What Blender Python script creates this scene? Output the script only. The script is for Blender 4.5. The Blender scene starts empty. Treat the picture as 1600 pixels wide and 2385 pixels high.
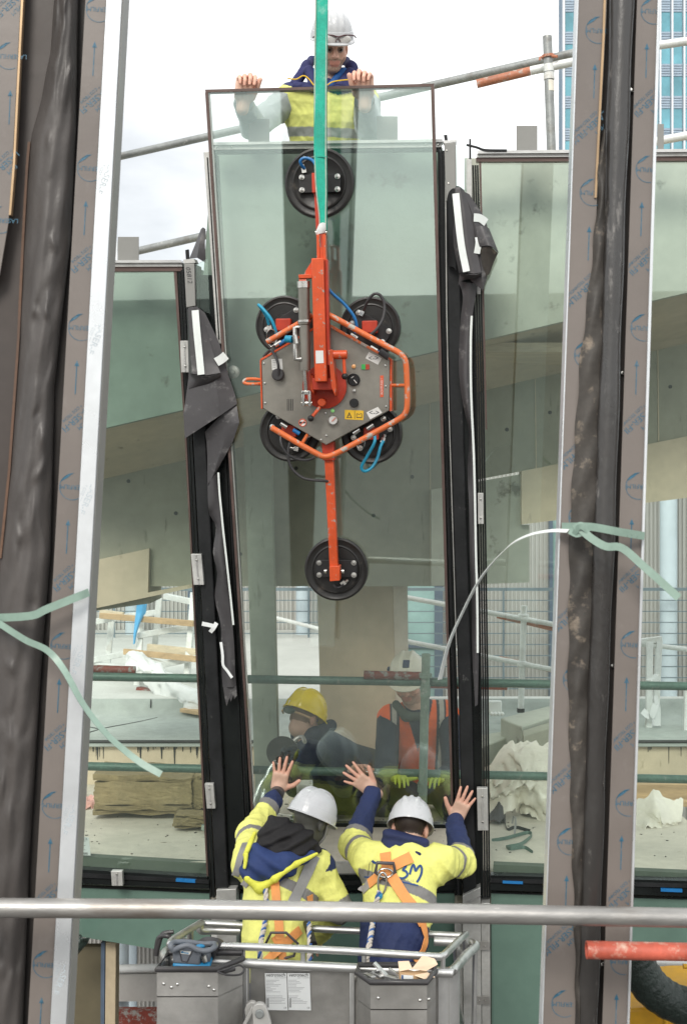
import bpy, bmesh, math, random
import numpy as np
from mathutils import Vector, Matrix
from mathutils.bvhtree import BVHTree

random.seed(7)
rng = np.random.default_rng(7)
SC = bpy.context.scene
COL = SC.collection
R = math.radians
V = Vector

# ------------------------------------------------------------------ camera
F, CX, CY, CZ = 3045.0, 800.0, 1192.0, 7.0      # focal length and centre in photo pixels, eye height
cam_d = bpy.data.cameras.new('camera')
cam = bpy.data.objects.new('camera', cam_d)
COL.objects.link(cam)
cam.location = (0, 0, CZ)
cam.rotation_euler = (R(90), 0, 0)
cam_d.sensor_fit = 'VERTICAL'
cam_d.sensor_height = 36
cam_d.sensor_width = 24
cam_d.lens = 36 * F / 2385
cam_d.clip_start = 0.1
cam_d.clip_end = 2000
cam_d.dof.use_dof = True
cam_d.dof.focus_distance = 6.6
cam_d.dof.aperture_fstop = 7.0
SC.camera = cam

# ------------------------------------------------------------------ world, sun, exposure
SUN_EL, SUN_AZ = 38, 196
w = bpy.data.worlds.new('World')
SC.world = w
w.use_nodes = True
nt = w.node_tree
nt.nodes.clear()
out = nt.nodes.new('ShaderNodeOutputWorld')
bg = nt.nodes.new('ShaderNodeBackground')
bg.inputs['Strength'].default_value = 0.1
sky = nt.nodes.new('ShaderNodeTexSky')
sky.sky_type = 'NISHITA'
sky.sun_disc = False
sky.sun_elevation = R(SUN_EL)
sky.sun_rotation = R(SUN_AZ)
tc = nt.nodes.new('ShaderNodeTexCoord')
mp = nt.nodes.new('ShaderNodeMapping')
mp.inputs['Scale'].default_value = (1.0, 1.0, 2.2)
mp.inputs['Location'].default_value = (0.35, 0.1, 0.62)
no = nt.nodes.new('ShaderNodeTexNoise')
no.inputs['Scale'].default_value = 2.6
no.inputs['Detail'].default_value = 7
no.inputs['Roughness'].default_value = 0.5
cr = nt.nodes.new('ShaderNodeValToRGB')
cr.color_ramp.elements[0].position = 0.35
cr.color_ramp.elements[0].color = (5.2, 5.35, 5.45, 1)
cr.color_ramp.elements[1].position = 0.57
cr.color_ramp.elements[1].color = (10.2, 10.2, 10.0, 1)
mx = nt.nodes.new('ShaderNodeMixRGB')
mx.inputs['Fac'].default_value = 0.88
L = nt.links
L.new(tc.outputs['Generated'], mp.inputs['Vector'])
L.new(mp.outputs['Vector'], no.inputs['Vector'])
L.new(no.outputs['Fac'], cr.inputs['Fac'])
L.new(sky.outputs['Color'], mx.inputs['Color1'])
L.new(cr.outputs['Color'], mx.inputs['Color2'])
L.new(mx.outputs['Color'], bg.inputs['Color'])
L.new(bg.outputs['Background'], out.inputs['Surface'])

sun_d = bpy.data.lights.new('sun', 'SUN')
sun = bpy.data.objects.new('sun', sun_d)
COL.objects.link(sun)
sun_d.energy = 1.5
sun_d.angle = R(20)
sun_d.color = (1, 0.95, 0.87)
_az, _el = R(SUN_AZ), R(SUN_EL)
_dir = V((math.sin(_az) * math.cos(_el), math.cos(_az) * math.cos(_el), math.sin(_el)))   # towards the sun
sun.rotation_euler = (-_dir).to_track_quat('-Z', 'Y').to_euler()
sun.location = (0, -5, 30)

vs = SC.view_settings
vs.view_transform = 'Standard'
vs.look = 'None'
vs.gamma = 1
vs.exposure = 0.7
vs.use_curve_mapping = False
SC.render.engine = 'CYCLES'
SC.cycles.transparent_max_bounces = 40
SC.cycles.max_bounces = 10
SC.cycles.glossy_bounces = 6
SC.cycles.caustics_reflective = False
SC.cycles.caustics_refractive = False
SC.cycles.use_denoising = True
SC.cycles.sample_clamp_indirect = 6

# ------------------------------------------------------------------ pixel -> place
def P(px, py, d):
    return V(((px - CX) / F * d, d, CZ + (CY - py) / F * d))

CAM = V((0, 0, CZ))
# the facade plane: leans towards the viewer at the top, right side a little nearer
_a, _b, _c = P(590, 1950, 6.98), P(1070, 1950, 6.86), P(478, 209, 6.66)
FN = (_b - _a).cross(_c - _a).normalized()
if FN.y > 0: FN = -FN                    # outward, towards the viewer
FQ = _a

def FP(px, py, off=0.0):
    """Point on the facade plane moved out by off metres, seen at that pixel."""
    r = V(((px - CX) / F, 1.0, (CY - py) / F))
    t = (FN.dot(FQ + FN * off - CAM)) / FN.dot(r)
    return CAM + r * t

# ------------------------------------------------------------------ materials
MATS = {}
def _coords(nt, stretch=(1, 1, 1)):
    n = nt.nodes
    tc = n.new('ShaderNodeTexCoord')
    oi = n.new('ShaderNodeObjectInfo')
    ad = n.new('ShaderNodeVectorMath'); ad.operation = 'ADD'
    mu = n.new('ShaderNodeMath'); mu.operation = 'MULTIPLY'; mu.inputs[1].default_value = 37.0
    nt.links.new(oi.outputs['Random'], mu.inputs[0])
    nt.links.new(tc.outputs['Object'], ad.inputs[0])
    nt.links.new(mu.outputs[0], ad.inputs[1])
    mp = n.new('ShaderNodeMapping')
    mp.inputs['Scale'].default_value = stretch
    nt.links.new(ad.outputs[0], mp.inputs['Vector'])
    return mp.outputs['Vector']

def _noise(nt, vec, scale, detail=5, rough=0.55):
    n = nt.nodes.new('ShaderNodeTexNoise')
    n.inputs['Scale'].default_value = scale
    n.inputs['Detail'].default_value = detail
    n.inputs['Roughness'].default_value = rough
    nt.links.new(vec, n.inputs['Vector'])
    return n.outputs['Fac']

def _ramp(nt, fac, p0, p1, c0=(0, 0, 0, 1), c1=(1, 1, 1, 1)):
    r = nt.nodes.new('ShaderNodeValToRGB')
    r.color_ramp.elements[0].position = p0
    r.color_ramp.elements[0].color = c0
    r.color_ramp.elements[1].position = p1
    r.color_ramp.elements[1].color = c1
    nt.links.new(fac, r.inputs['Fac'])
    return r.outputs['Color']

def _mix(nt, fac, a, b, mode='MIX'):
    m = nt.nodes.new('ShaderNodeMixRGB')
    m.blend_type = mode
    for s, x in (('Fac', fac), ('Color1', a), ('Color2', b)):
        if isinstance(x, (int, float)): m.inputs[s].default_value = x
        elif isinstance(x, tuple): m.inputs[s].default_value = (*x[:3], 1)
        else: nt.links.new(x, m.inputs[s])
    return m.outputs['Color']

def pm(name, col, rough=0.6, metal=0.0, var=0.18, vs=5.0, bump=0.0, bs=60.0, wear=None, ws=18.0, wt=(0.6, 0.66),
       wear2=None, w2s=4.0, w2t=(0.55, 0.75), stretch=(1, 1, 1), attr=False, wstretch=None, spec=0.5, rvar=0.12, trans=0.0,
       coat=0.0, bdist=0.004):
    """A procedural surface: base colour with large and small mottling, optional worn patches, fine relief."""
    m = bpy.data.materials.new(name)
    m.use_nodes = True
    nt = m.node_tree
    b = nt.nodes['Principled BSDF']
    vec = _coords(nt, stretch)
    if attr:
        at = nt.nodes.new('ShaderNodeAttribute'); at.attribute_name = 'Col'
        base = at.outputs['Color']
    else:
        base = tuple(col)
    n1 = _noise(nt, vec, vs, 6)
    n2 = _noise(nt, vec, vs * 7.3, 4)
    lo, hi = 1 - var, 1 + var
    c = _mix(nt, 1.0, base, _ramp(nt, n1, 0.3, 0.7, (lo, lo, lo, 1), (hi, hi, hi, 1)), 'MULTIPLY')
    v2 = var * 0.5
    c = _mix(nt, 1.0, c, _ramp(nt, n2, 0.3, 0.7, (1 - v2,) * 3 + (1,), (1 + v2,) * 3 + (1,)), 'MULTIPLY')
    if wear2 is not None:
        wv = _coords(nt, wstretch) if wstretch else vec
        c = _mix(nt, _ramp(nt, _noise(nt, wv, w2s, 7, 0.6), *w2t), c, wear2)
    if wear is not None:
        wv = _coords(nt, wstretch) if wstretch else vec
        c = _mix(nt, _ramp(nt, _noise(nt, wv, ws, 8, 0.68), *wt), c, wear)
    nt.links.new(c, b.inputs['Base Color'])
    b.inputs['Metallic'].default_value = metal
    b.inputs['Specular IOR Level'].default_value = spec
    rr = _ramp(nt, n1, 0.3, 0.7, (max(0, rough - rvar),) * 3 + (1,), (min(1, rough + rvar),) * 3 + (1,))
    nt.links.new(rr, b.inputs['Roughness'])
    if trans: b.inputs['Transmission Weight'].default_value = trans
    if coat: b.inputs['Coat Weight'].default_value = coat
    if bump:
        bn = nt.nodes.new('ShaderNodeBump')
        bn.inputs['Strength'].default_value = bump
        bn.inputs['Distance'].default_value = bdist
        nt.links.new(_noise(nt, vec, bs, 6, 0.6), bn.inputs['Height'])
        nt.links.new(bn.outputs['Normal'], b.inputs['Normal'])
    MATS[name] = m
    return m

def glass(name, tint, refl=0.11, dirt=0.03):
    m = bpy.data.materials.new(name)
    m.use_nodes = True
    nt = m.node_tree
    nt.nodes.clear()
    o = nt.nodes.new('ShaderNodeOutputMaterial')
    tr = nt.nodes.new('ShaderNodeBsdfTransparent'); tr.inputs['Color'].default_value = (*tint, 1)
    gl = nt.nodes.new('ShaderNodeBsdfGlossy'); gl.inputs['Roughness'].default_value = 0.012
    gl.inputs['Color'].default_value = (0.84, 1.0, 0.95, 1)
    df = nt.nodes.new('ShaderNodeBsdfDiffuse'); df.inputs['Color'].default_value = (0.62, 0.66, 0.6, 1)
    lw = nt.nodes.new('ShaderNodeLayerWeight'); lw.inputs['Blend'].default_value = 0.5
    po = nt.nodes.new('ShaderNodeMath'); po.operation = 'POWER'; po.inputs[1].default_value = 4.0
    ma = nt.nodes.new('ShaderNodeMath'); ma.operation = 'MULTIPLY_ADD'
    ma.inputs[1].default_value = 0.8; ma.inputs[2].default_value = refl; ma.use_clamp = True
    nt.links.new(lw.outputs['Facing'], po.inputs[0]); nt.links.new(po.outputs[0], ma.inputs[0])
    m1 = nt.nodes.new('ShaderNodeMixShader'); m2 = nt.nodes.new('ShaderNodeMixShader')
    vec = _coords(nt)
    d1 = _ramp(nt, _noise(nt, vec, 3.2, 9, 0.72), 0.46, 0.78, (dirt * 0.25,) * 3 + (1,), (dirt * 3.2,) * 3 + (1,))
    nt.links.new(d1, m1.inputs['Fac'])
    nt.links.new(tr.outputs[0], m1.inputs[1]); nt.links.new(df.outputs[0], m1.inputs[2])
    nt.links.new(ma.outputs[0], m2.inputs['Fac'])
    nt.links.new(m1.outputs[0], m2.inputs[1]); nt.links.new(gl.outputs[0], m2.inputs[2])
    nt.links.new(m2.outputs[0], o.inputs['Surface'])
    MATS[name] = m
    return m

pm('alu', (0.60, 0.60, 0.59), 0.36, 0.85, 0.10, 4, 0.12, 120)
pm('alu_matt', (0.52, 0.52, 0.50), 0.5, 0.55, 0.14, 6, 0.1, 90, wear2=(0.36, 0.35, 0.33), w2s=9)
pm('alu_edge', (0.68, 0.705, 0.725), 0.32, 0.5, 0.07, 3, 0.08, 40)
pm('alu_sheet', (0.44, 0.43, 0.41), 0.40, 0.72, 0.18, 2.4, 0.25, 25, wear2=(0.34, 0.33, 0.31), w2s=3, w2t=(0.45, 0.8), wear=(0.60, 0.59, 0.56), ws=30, wt=(0.66, 0.74), wstretch=(1, 1, 3))
pm('galv', (0.30, 0.315, 0.31), 0.5, 0.35, 0.2, 7, 0.2, 80, wear2=(0.20, 0.19, 0.17), w2s=11, wear=(0.46, 0.46, 0.44), ws=30)
pm('tube_near', (0.38, 0.37, 0.355), 0.42, 0.6, 0.22, 6, 0.35, 50, wear2=(0.24, 0.21, 0.18), w2s=8, w2t=(0.5, 0.68), wear=(0.55, 0.53, 0.5), ws=40, wt=(0.66, 0.72), stretch=(0.3, 1, 1))
pm('tube_green', (0.085, 0.15, 0.12), 0.5, 0.15, 0.25, 8, 0.15, 60, wear=(0.2, 0.22, 0.2), ws=22, wt=(0.6, 0.7))
pm('post_green', (0.20, 0.27, 0.22), 0.55, 0.1, 0.25, 9, 0.2, 60, wear=(0.36, 0.37, 0.33), ws=24, wt=(0.56, 0.68))
pm('red_flake', (0.20, 0.035, 0.022), 0.55, 0.0, 0.3, 9, 0.4, 60, wear=(0.28, 0.27, 0.25), ws=26, wt=(0.5, 0.58))
pm('red_tube', (0.50, 0.105, 0.065), 0.5, 0.0, 0.22, 9, 0.35, 60, wear=(0.62, 0.42, 0.33), ws=20, wt=(0.55, 0.68))
pm('orange_tube', (0.42, 0.16, 0.09), 0.55, 0.0, 0.25, 9, 0.3, 60, wear=(0.45, 0.43, 0.39), ws=25, wt=(0.54, 0.66))
pm('lift_red', (0.66, 0.085, 0.018), 0.42, 0.0, 0.14, 6, 0.12, 60, wear=(0.36, 0.32, 0.28), ws=34, wt=(0.60, 0.63), coat=0.15)
pm('lift_deep', (0.50, 0.045, 0.018), 0.42, 0.0, 0.15, 6, 0.12, 60, wear=(0.32, 0.25, 0.22), ws=34, wt=(0.66, 0.69))
pm('lift_orange', (0.74, 0.165, 0.045), 0.42, 0.0, 0.14, 6, 0.15, 60, wear=(0.45, 0.42, 0.37), ws=24, wt=(0.555, 0.6))
pm('steel_plate', (0.30, 0.285, 0.25), 0.38, 0.7, 0.10, 4, 0.1, 60, wear=(0.44, 0.42, 0.37), ws=40, wt=(0.66, 0.72), wstretch=(1, 1, 0.35))
pm('chrome', (0.62, 0.61, 0.58), 0.22, 0.95, 0.08, 6)
pm('rubber', (0.018, 0.017, 0.016), 0.42, 0.0, 0.2, 10, 0.15, 80, wear=(0.10, 0.085, 0.07), ws=14, wt=(0.60, 0.75))
pm('black_plate', (0.018, 0.018, 0.019), 0.45, 0.1, 0.2, 9, 0.1, 60, wear=(0.16, 0.15, 0.14), ws=40, wt=(0.68, 0.72))
pm('membrane', (0.056, 0.053, 0.056), 0.50, 0.0, 0.12, 5, 0.25, 40, wear=(0.24, 0.235, 0.23), ws=13, wt=(0.57, 0.78), wear2=(0.055, 0.053, 0.055), w2s=5)
pm('membrane_shine', (0.072, 0.064, 0.060), 0.46, 0.0, 0.14, 4, 0.45, 11, stretch=(1, 1, 0.55), bdist=0.012, spec=0.55)
pm('gasket', (0.007, 0.009, 0.009), 0.33, 0.0, 0.2, 6, 0.1, 60, spec=0.3)
pm('post_black', (0.014, 0.015, 0.016), 0.45, 0.0, 0.25, 7, 0.2, 50, spec=0.3, wear=(0.12, 0.12, 0.115), ws=16, wt=(0.64, 0.74))
pm('bronze', (0.12, 0.082, 0.072), 0.38, 0.45, 0.12, 8)
pm('film', (0.182, 0.158, 0.143), 0.38, 0.0, 0.07, 2.0, 0.12, 7, bdist=0.01, wear=(0.23, 0.205, 0.19), ws=9, wt=(0.6, 0.8))
pm('print_blue', (0.03, 0.125, 0.20), 0.5, 0.0, 0.15, 30, wear=(0.16, 0.19, 0.21), ws=60, wt=(0.5, 0.7))
pm('gold_edge', (0.42, 0.29, 0.17), 0.35, 0.5, 0.1, 4)
pm('rust_strip', (0.12, 0.065, 0.04), 0.6, 0.0, 0.25, 9)
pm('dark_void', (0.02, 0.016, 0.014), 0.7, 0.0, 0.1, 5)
pm('flap_brown', (0.05, 0.039, 0.034), 0.5, 0.0, 0.12, 4, 0.15, 12)
pm('tube_rubber', (0.034, 0.031, 0.029), 0.33, 0.0, 0.2, 4, 0.5, 14, wear=(0.24, 0.225, 0.21), ws=22, wt=(0.6, 0.74), stretch=(1, 1, 0.35), bdist=0.01, spec=0.8)
pm('stained', (0.05, 0.044, 0.038), 0.6, 0.0, 0.3, 8, 0.3, 40, wear=(0.36, 0.29, 0.22), ws=13, wt=(0.56, 0.74))
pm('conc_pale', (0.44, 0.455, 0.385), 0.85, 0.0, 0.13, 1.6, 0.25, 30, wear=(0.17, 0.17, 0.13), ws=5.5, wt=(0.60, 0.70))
pm('conc_wall', (0.22, 0.29, 0.24), 0.85, 0.0, 0.14, 1.4, 0.25, 30, wear=(0.11, 0.13, 0.10), ws=5, wt=(0.6, 0.7), wear2=(0.15, 0.20, 0.165), w2s=1.6, w2t=(0.5, 0.8))
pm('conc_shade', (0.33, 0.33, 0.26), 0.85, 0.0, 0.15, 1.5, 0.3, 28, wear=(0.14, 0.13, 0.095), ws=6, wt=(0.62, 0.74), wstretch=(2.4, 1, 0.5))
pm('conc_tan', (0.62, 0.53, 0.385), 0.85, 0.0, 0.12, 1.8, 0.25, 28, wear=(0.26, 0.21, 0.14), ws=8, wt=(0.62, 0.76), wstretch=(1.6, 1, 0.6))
pm('conc_green', (0.31, 0.35, 0.28), 0.85, 0.0, 0.14, 2.0, 0.25, 30, wear=(0.13, 0.14, 0.10), ws=8, wt=(0.58, 0.74), wstretch=(2.4, 1, 0.45))
pm('deck', (0.60, 0.56, 0.47), 0.9, 0.0, 0.14, 1.8, 0.3, 25, wear=(0.20, 0.17, 0.13), ws=12, wt=(0.63, 0.7), wstretch=(1, 2.2, 1))
pm('felt', (0.37, 0.405, 0.375), 0.95, 0.0, 0.16, 1.8, 0.5, 220, wear=(0.24, 0.28, 0.26), ws=3.5, wt=(0.6, 0.8))
pm('felt_pale', (0.63, 0.635, 0.60), 0.95, 0.0, 0.10, 1.0, 0.5, 220)
pm('bitumen', (0.46, 0.37, 0.26), 0.85, 0.0, 0.12, 2, 0.2, 30, wear=(0.016, 0.015, 0.014), ws=5.2, wt=(0.52, 0.56), wstretch=(2.6, 1, 0.32))
pm('black_seam', (0.02, 0.02, 0.02), 0.6)
pm('wool', (0.36, 0.285, 0.15), 1.0, 0.0, 0.2, 7, 1.0, 160, wear=(0.27, 0.20, 0.09), ws=5, wt=(0.5, 0.95), wstretch=(1, 1, 1.2), bdist=0.012)
pm('plastic_cream', (0.74, 0.70, 0.60), 0.32, 0.0, 0.10, 3, 0.3, 16, bdist=0.02)
pm('plastic_white', (0.82, 0.83, 0.82), 0.35, 0.0, 0.08, 3, 0.4, 18, bdist=0.02)
pm('plastic_pink', (0.78, 0.42, 0.36), 0.4, 0.0, 0.2, 6, 0.3, 18, wear2=(0.8, 0.8, 0.8), w2s=6)
pm('plastic_blue', (0.10, 0.42, 0.75), 0.4, 0.0, 0.1, 4)
pm('wood', (0.52, 0.36, 0.20), 0.75, 0.0, 0.22, 7, 0.2, 60, stretch=(0.35, 3, 3))
pm('wood_pale', (0.68, 0.58, 0.42), 0.75, 0.0, 0.18, 7, 0.2, 60, stretch=(0.35, 3, 3))
pm('white_paint', (0.78, 0.80, 0.79), 0.45, 0.0, 0.06, 5)
pm('bracket_grey', (0.27, 0.27, 0.255), 0.5, 0.15, 0.05, 3)
pm('white_tube', (0.72, 0.74, 0.72), 0.5, 0.1, 0.14, 9, wear2=(0.5, 0.47, 0.42), w2s=9)
pm('corrugated', (0.50, 0.49, 0.465), 0.5, 0.25, 0.08, 0.8, 0.05, 30)
pm('frame_navy', (0.10, 0.14, 0.20), 0.4, 0.2, 0.1, 3)
pm('wire_steel', (0.16, 0.21, 0.24), 0.45, 0.3, 0.1, 3)
pm('pale_blue', (0.62, 0.72, 0.78), 0.5, 0.0, 0.06, 2)
pm('window_teal', (0.33, 0.52, 0.50), 0.12, 0.0, 0.2, 0.7, spec=0.8)
pm('tower_glass', (0.15, 0.40, 0.48), 0.12, 0.0, 0.3, 0.09, spec=0.8)
pm('tower_spandrel', (0.36, 0.45, 0.54), 0.5, 0.2, 0.12, 0.3)
pm('tower_mullion', (0.80, 0.84, 0.88), 0.45, 0.1, 0.05, 0.3)
pm('tower_dark', (0.15, 0.24, 0.33), 0.5, 0.1, 0.08, 0.2)
pm('strap_green', (0.235, 0.335, 0.28), 0.38, 0.0, 0.12, 9, 0.1, 60)
pm('strap_white', (0.72, 0.76, 0.74), 0.35, 0.0, 0.06, 9)
pm('sling', (0.02, 0.42, 0.30), 0.7, 0.0, 0.2, 7, 0.6, 160, wear=(0.25, 0.56, 0.46), ws=14, wt=(0.56, 0.78))
pm('sling_edge', (0.42, 0.50, 0.42), 0.8, 0.0, 0.2, 40)
pm('hose_blue', (0.015, 0.16, 0.42), 0.35, 0.0, 0.1, 9)
pm('hose_cyan', (0.015, 0.29, 0.46), 0.35, 0.0, 0.1, 9)
pm('hose_black', (0.045, 0.043, 0.045), 0.4, 0.0, 0.15, 9)
pm('paper', (0.74, 0.76, 0.76), 0.8, 0.0, 0.03, 9)
pm('ink', (0.04, 0.04, 0.045), 0.8)
pm('ink_grey', (0.34, 0.35, 0.36), 0.8)
pm('ink_blue', (0.02, 0.07, 0.22), 0.7)
pm('yellow_sign', (0.80, 0.50, 0.03), 0.5, 0.0, 0.05, 9)
pm('sticker_red', (0.70, 0.12, 0.05), 0.5)
pm('sticker_white', (0.76, 0.76, 0.73), 0.5, 0.0, 0.06, 20)
pm('button_green', (0.05, 0.42, 0.10), 0.4)
pm('button_red', (0.45, 0.06, 0.03), 0.4)
pm('lamp_orange', (0.85, 0.45, 0.18), 0.3)
pm('lamp_green', (0.35, 0.85, 0.3), 0.3)
pm('dial_face', (0.62, 0.62, 0.60), 0.4, 0.0, 0.1, 30)
pm('cardboard', (0.55, 0.36, 0.20), 0.85, 0.0, 0.1, 6)
pm('card_inside', (0.74, 0.56, 0.40), 0.85, 0.0, 0.06, 6)
pm('tool_grey', (0.15, 0.165, 0.19), 0.5, 0.0, 0.1, 9)
pm('tool_blue', (0.02, 0.25, 0.50), 0.4, 0.0, 0.1, 9)
pm('machine_yellow', (0.74, 0.40, 0.02), 0.45, 0.0, 0.1, 3)
pm('duct', (0.022, 0.036, 0.03), 0.32, 0.0, 0.2, 6, 0.8, 26, bdist=0.02)
pm('brown_panel', (0.10, 0.085, 0.05), 0.6, 0.0, 0.15, 2)
pm('interior_green', (0.10, 0.125, 0.095), 0.7, 0.0, 0.2, 1.2)
pm('beige_post', (0.46, 0.38, 0.26), 0.7, 0.0, 0.12, 4)
pm('gravel_ground', (0.105, 0.10, 0.095), 0.95, 0.0, 0.25, 0.4, 0.5, 12)
pm('ped_grey', (0.50, 0.49, 0.465), 0.45, 0.1, 0.06, 5)
pm('cloth', (0.5, 0.5, 0.5), 0.72, 0.0, 0.10, 9, 0.6, 34, attr=True, spec=0.3, bdist=0.008)
pm('skin', (0.5, 0.5, 0.5), 0.55, 0.0, 0.06, 22, 0.15, 120, attr=True, spec=0.35)
pm('helmet_white', (0.56, 0.57, 0.585), 0.27, 0.0, 0.03, 6, spec=0.5, wear=(0.35, 0.34, 0.32), ws=26, wt=(0.74, 0.78))
pm('helmet_yellow', (0.90, 0.68, 0.012), 0.22, 0.0, 0.04, 6, spec=0.5, wear=(0.30, 0.22, 0.05), ws=24, wt=(0.73, 0.77))
pm('helmet_cream', (0.68, 0.66, 0.55), 0.32, 0.0, 0.05, 6, wear=(0.35, 0.33, 0.28), ws=26, wt=(0.72, 0.77))
pm('navy_patch', (0.012, 0.026, 0.085), 0.5)
pm('harness_orange', (0.80, 0.33, 0.10), 0.7, 0.0, 0.08, 12, 0.3, 150)
pm('harness_grey', (0.36, 0.34, 0.34), 0.75, 0.0, 0.15, 12, 0.3, 150)
pm('band_grey', (0.27, 0.265, 0.26), 0.5, 0.1, 0.08, 12)
pm('buckle', (0.085, 0.08, 0.09), 0.45, 0.3, 0.1, 12)
pm('rope', (0.58, 0.53, 0.47), 0.9, 0.0, 0.2, 40, 0.6, 120)
pm('rope_blue', (0.05, 0.13, 0.36), 0.8)
pm('goggle', (0.62, 0.60, 0.58), 0.12, 0.0, 0.05, 9)
pm('goggle_rim', (0.08, 0.03, 0.035), 0.4)
pm('dark_knob', (0.025, 0.045, 0.03), 0.4)
glass('glass_panel', (0.972, 0.985, 0.972), 0.15, 0.005)
glass('glass_fixed', (0.945, 0.98, 0.96), 0.08, 0.007)
glass('glass_low', (0.55, 0.74, 0.65), 0.13, 0.03)
glass('glass_clear', (0.90, 0.95, 0.93), 0.06, 0.02)
pm('spandrel_glass', (0.115, 0.19, 0.155), 0.08, 0.0, 0.12, 1.5, spec=0.7, rvar=0.03)
pm('print_reflection', (0.52, 0.58, 0.62), 0.5, 0.0, 0.1, 30)
M = MATS

# ------------------------------------------------------------------ objects and meshes
def prop(o, label=None, cat=None, group=None, kind=None):
    if label: o['label'] = label
    if cat: o['category'] = cat
    if group: o['group'] = group
    if kind: o['kind'] = kind
    return o

def thing(name, label, cat, loc, group=None):
    o = bpy.data.objects.new(name, None)
    o.empty_display_size = 0.1
    COL.objects.link(o)
    o.location = loc
    return prop(o, label, cat, group)

def link_mesh(name, me, parent=None):
    """Link a mesh whose vertices are world coordinates; recentre it and parent it without moving it."""
    n = len(me.vertices)
    co = np.empty(n * 3, dtype=np.float32)
    me.vertices.foreach_get('co', co)
    co = co.reshape(-1, 3)
    c = (co.min(0) + co.max(0)) / 2 if n else np.zeros(3)
    me.vertices.foreach_set('co', (co - c).astype(np.float32).ravel())
    me.update()
    o = bpy.data.objects.new(name, me)
    COL.objects.link(o)
    wl = V(c.tolist())
    if parent is not None:
        o.parent = parent
        p, off = parent, V((0, 0, 0))
        while p is not None:
            off += p.location
            p = p.parent
        o.location = wl - off
    else:
        o.location = wl
    return o

def frame_from(z, hint=V((0, 0, 1))):
    z = V(z).normalized()
    if abs(z.dot(hint)) > 0.97: hint = V((1, 0, 0))
    x = hint.cross(z).normalized()
    y = z.cross(x)
    return x, y, z

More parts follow.
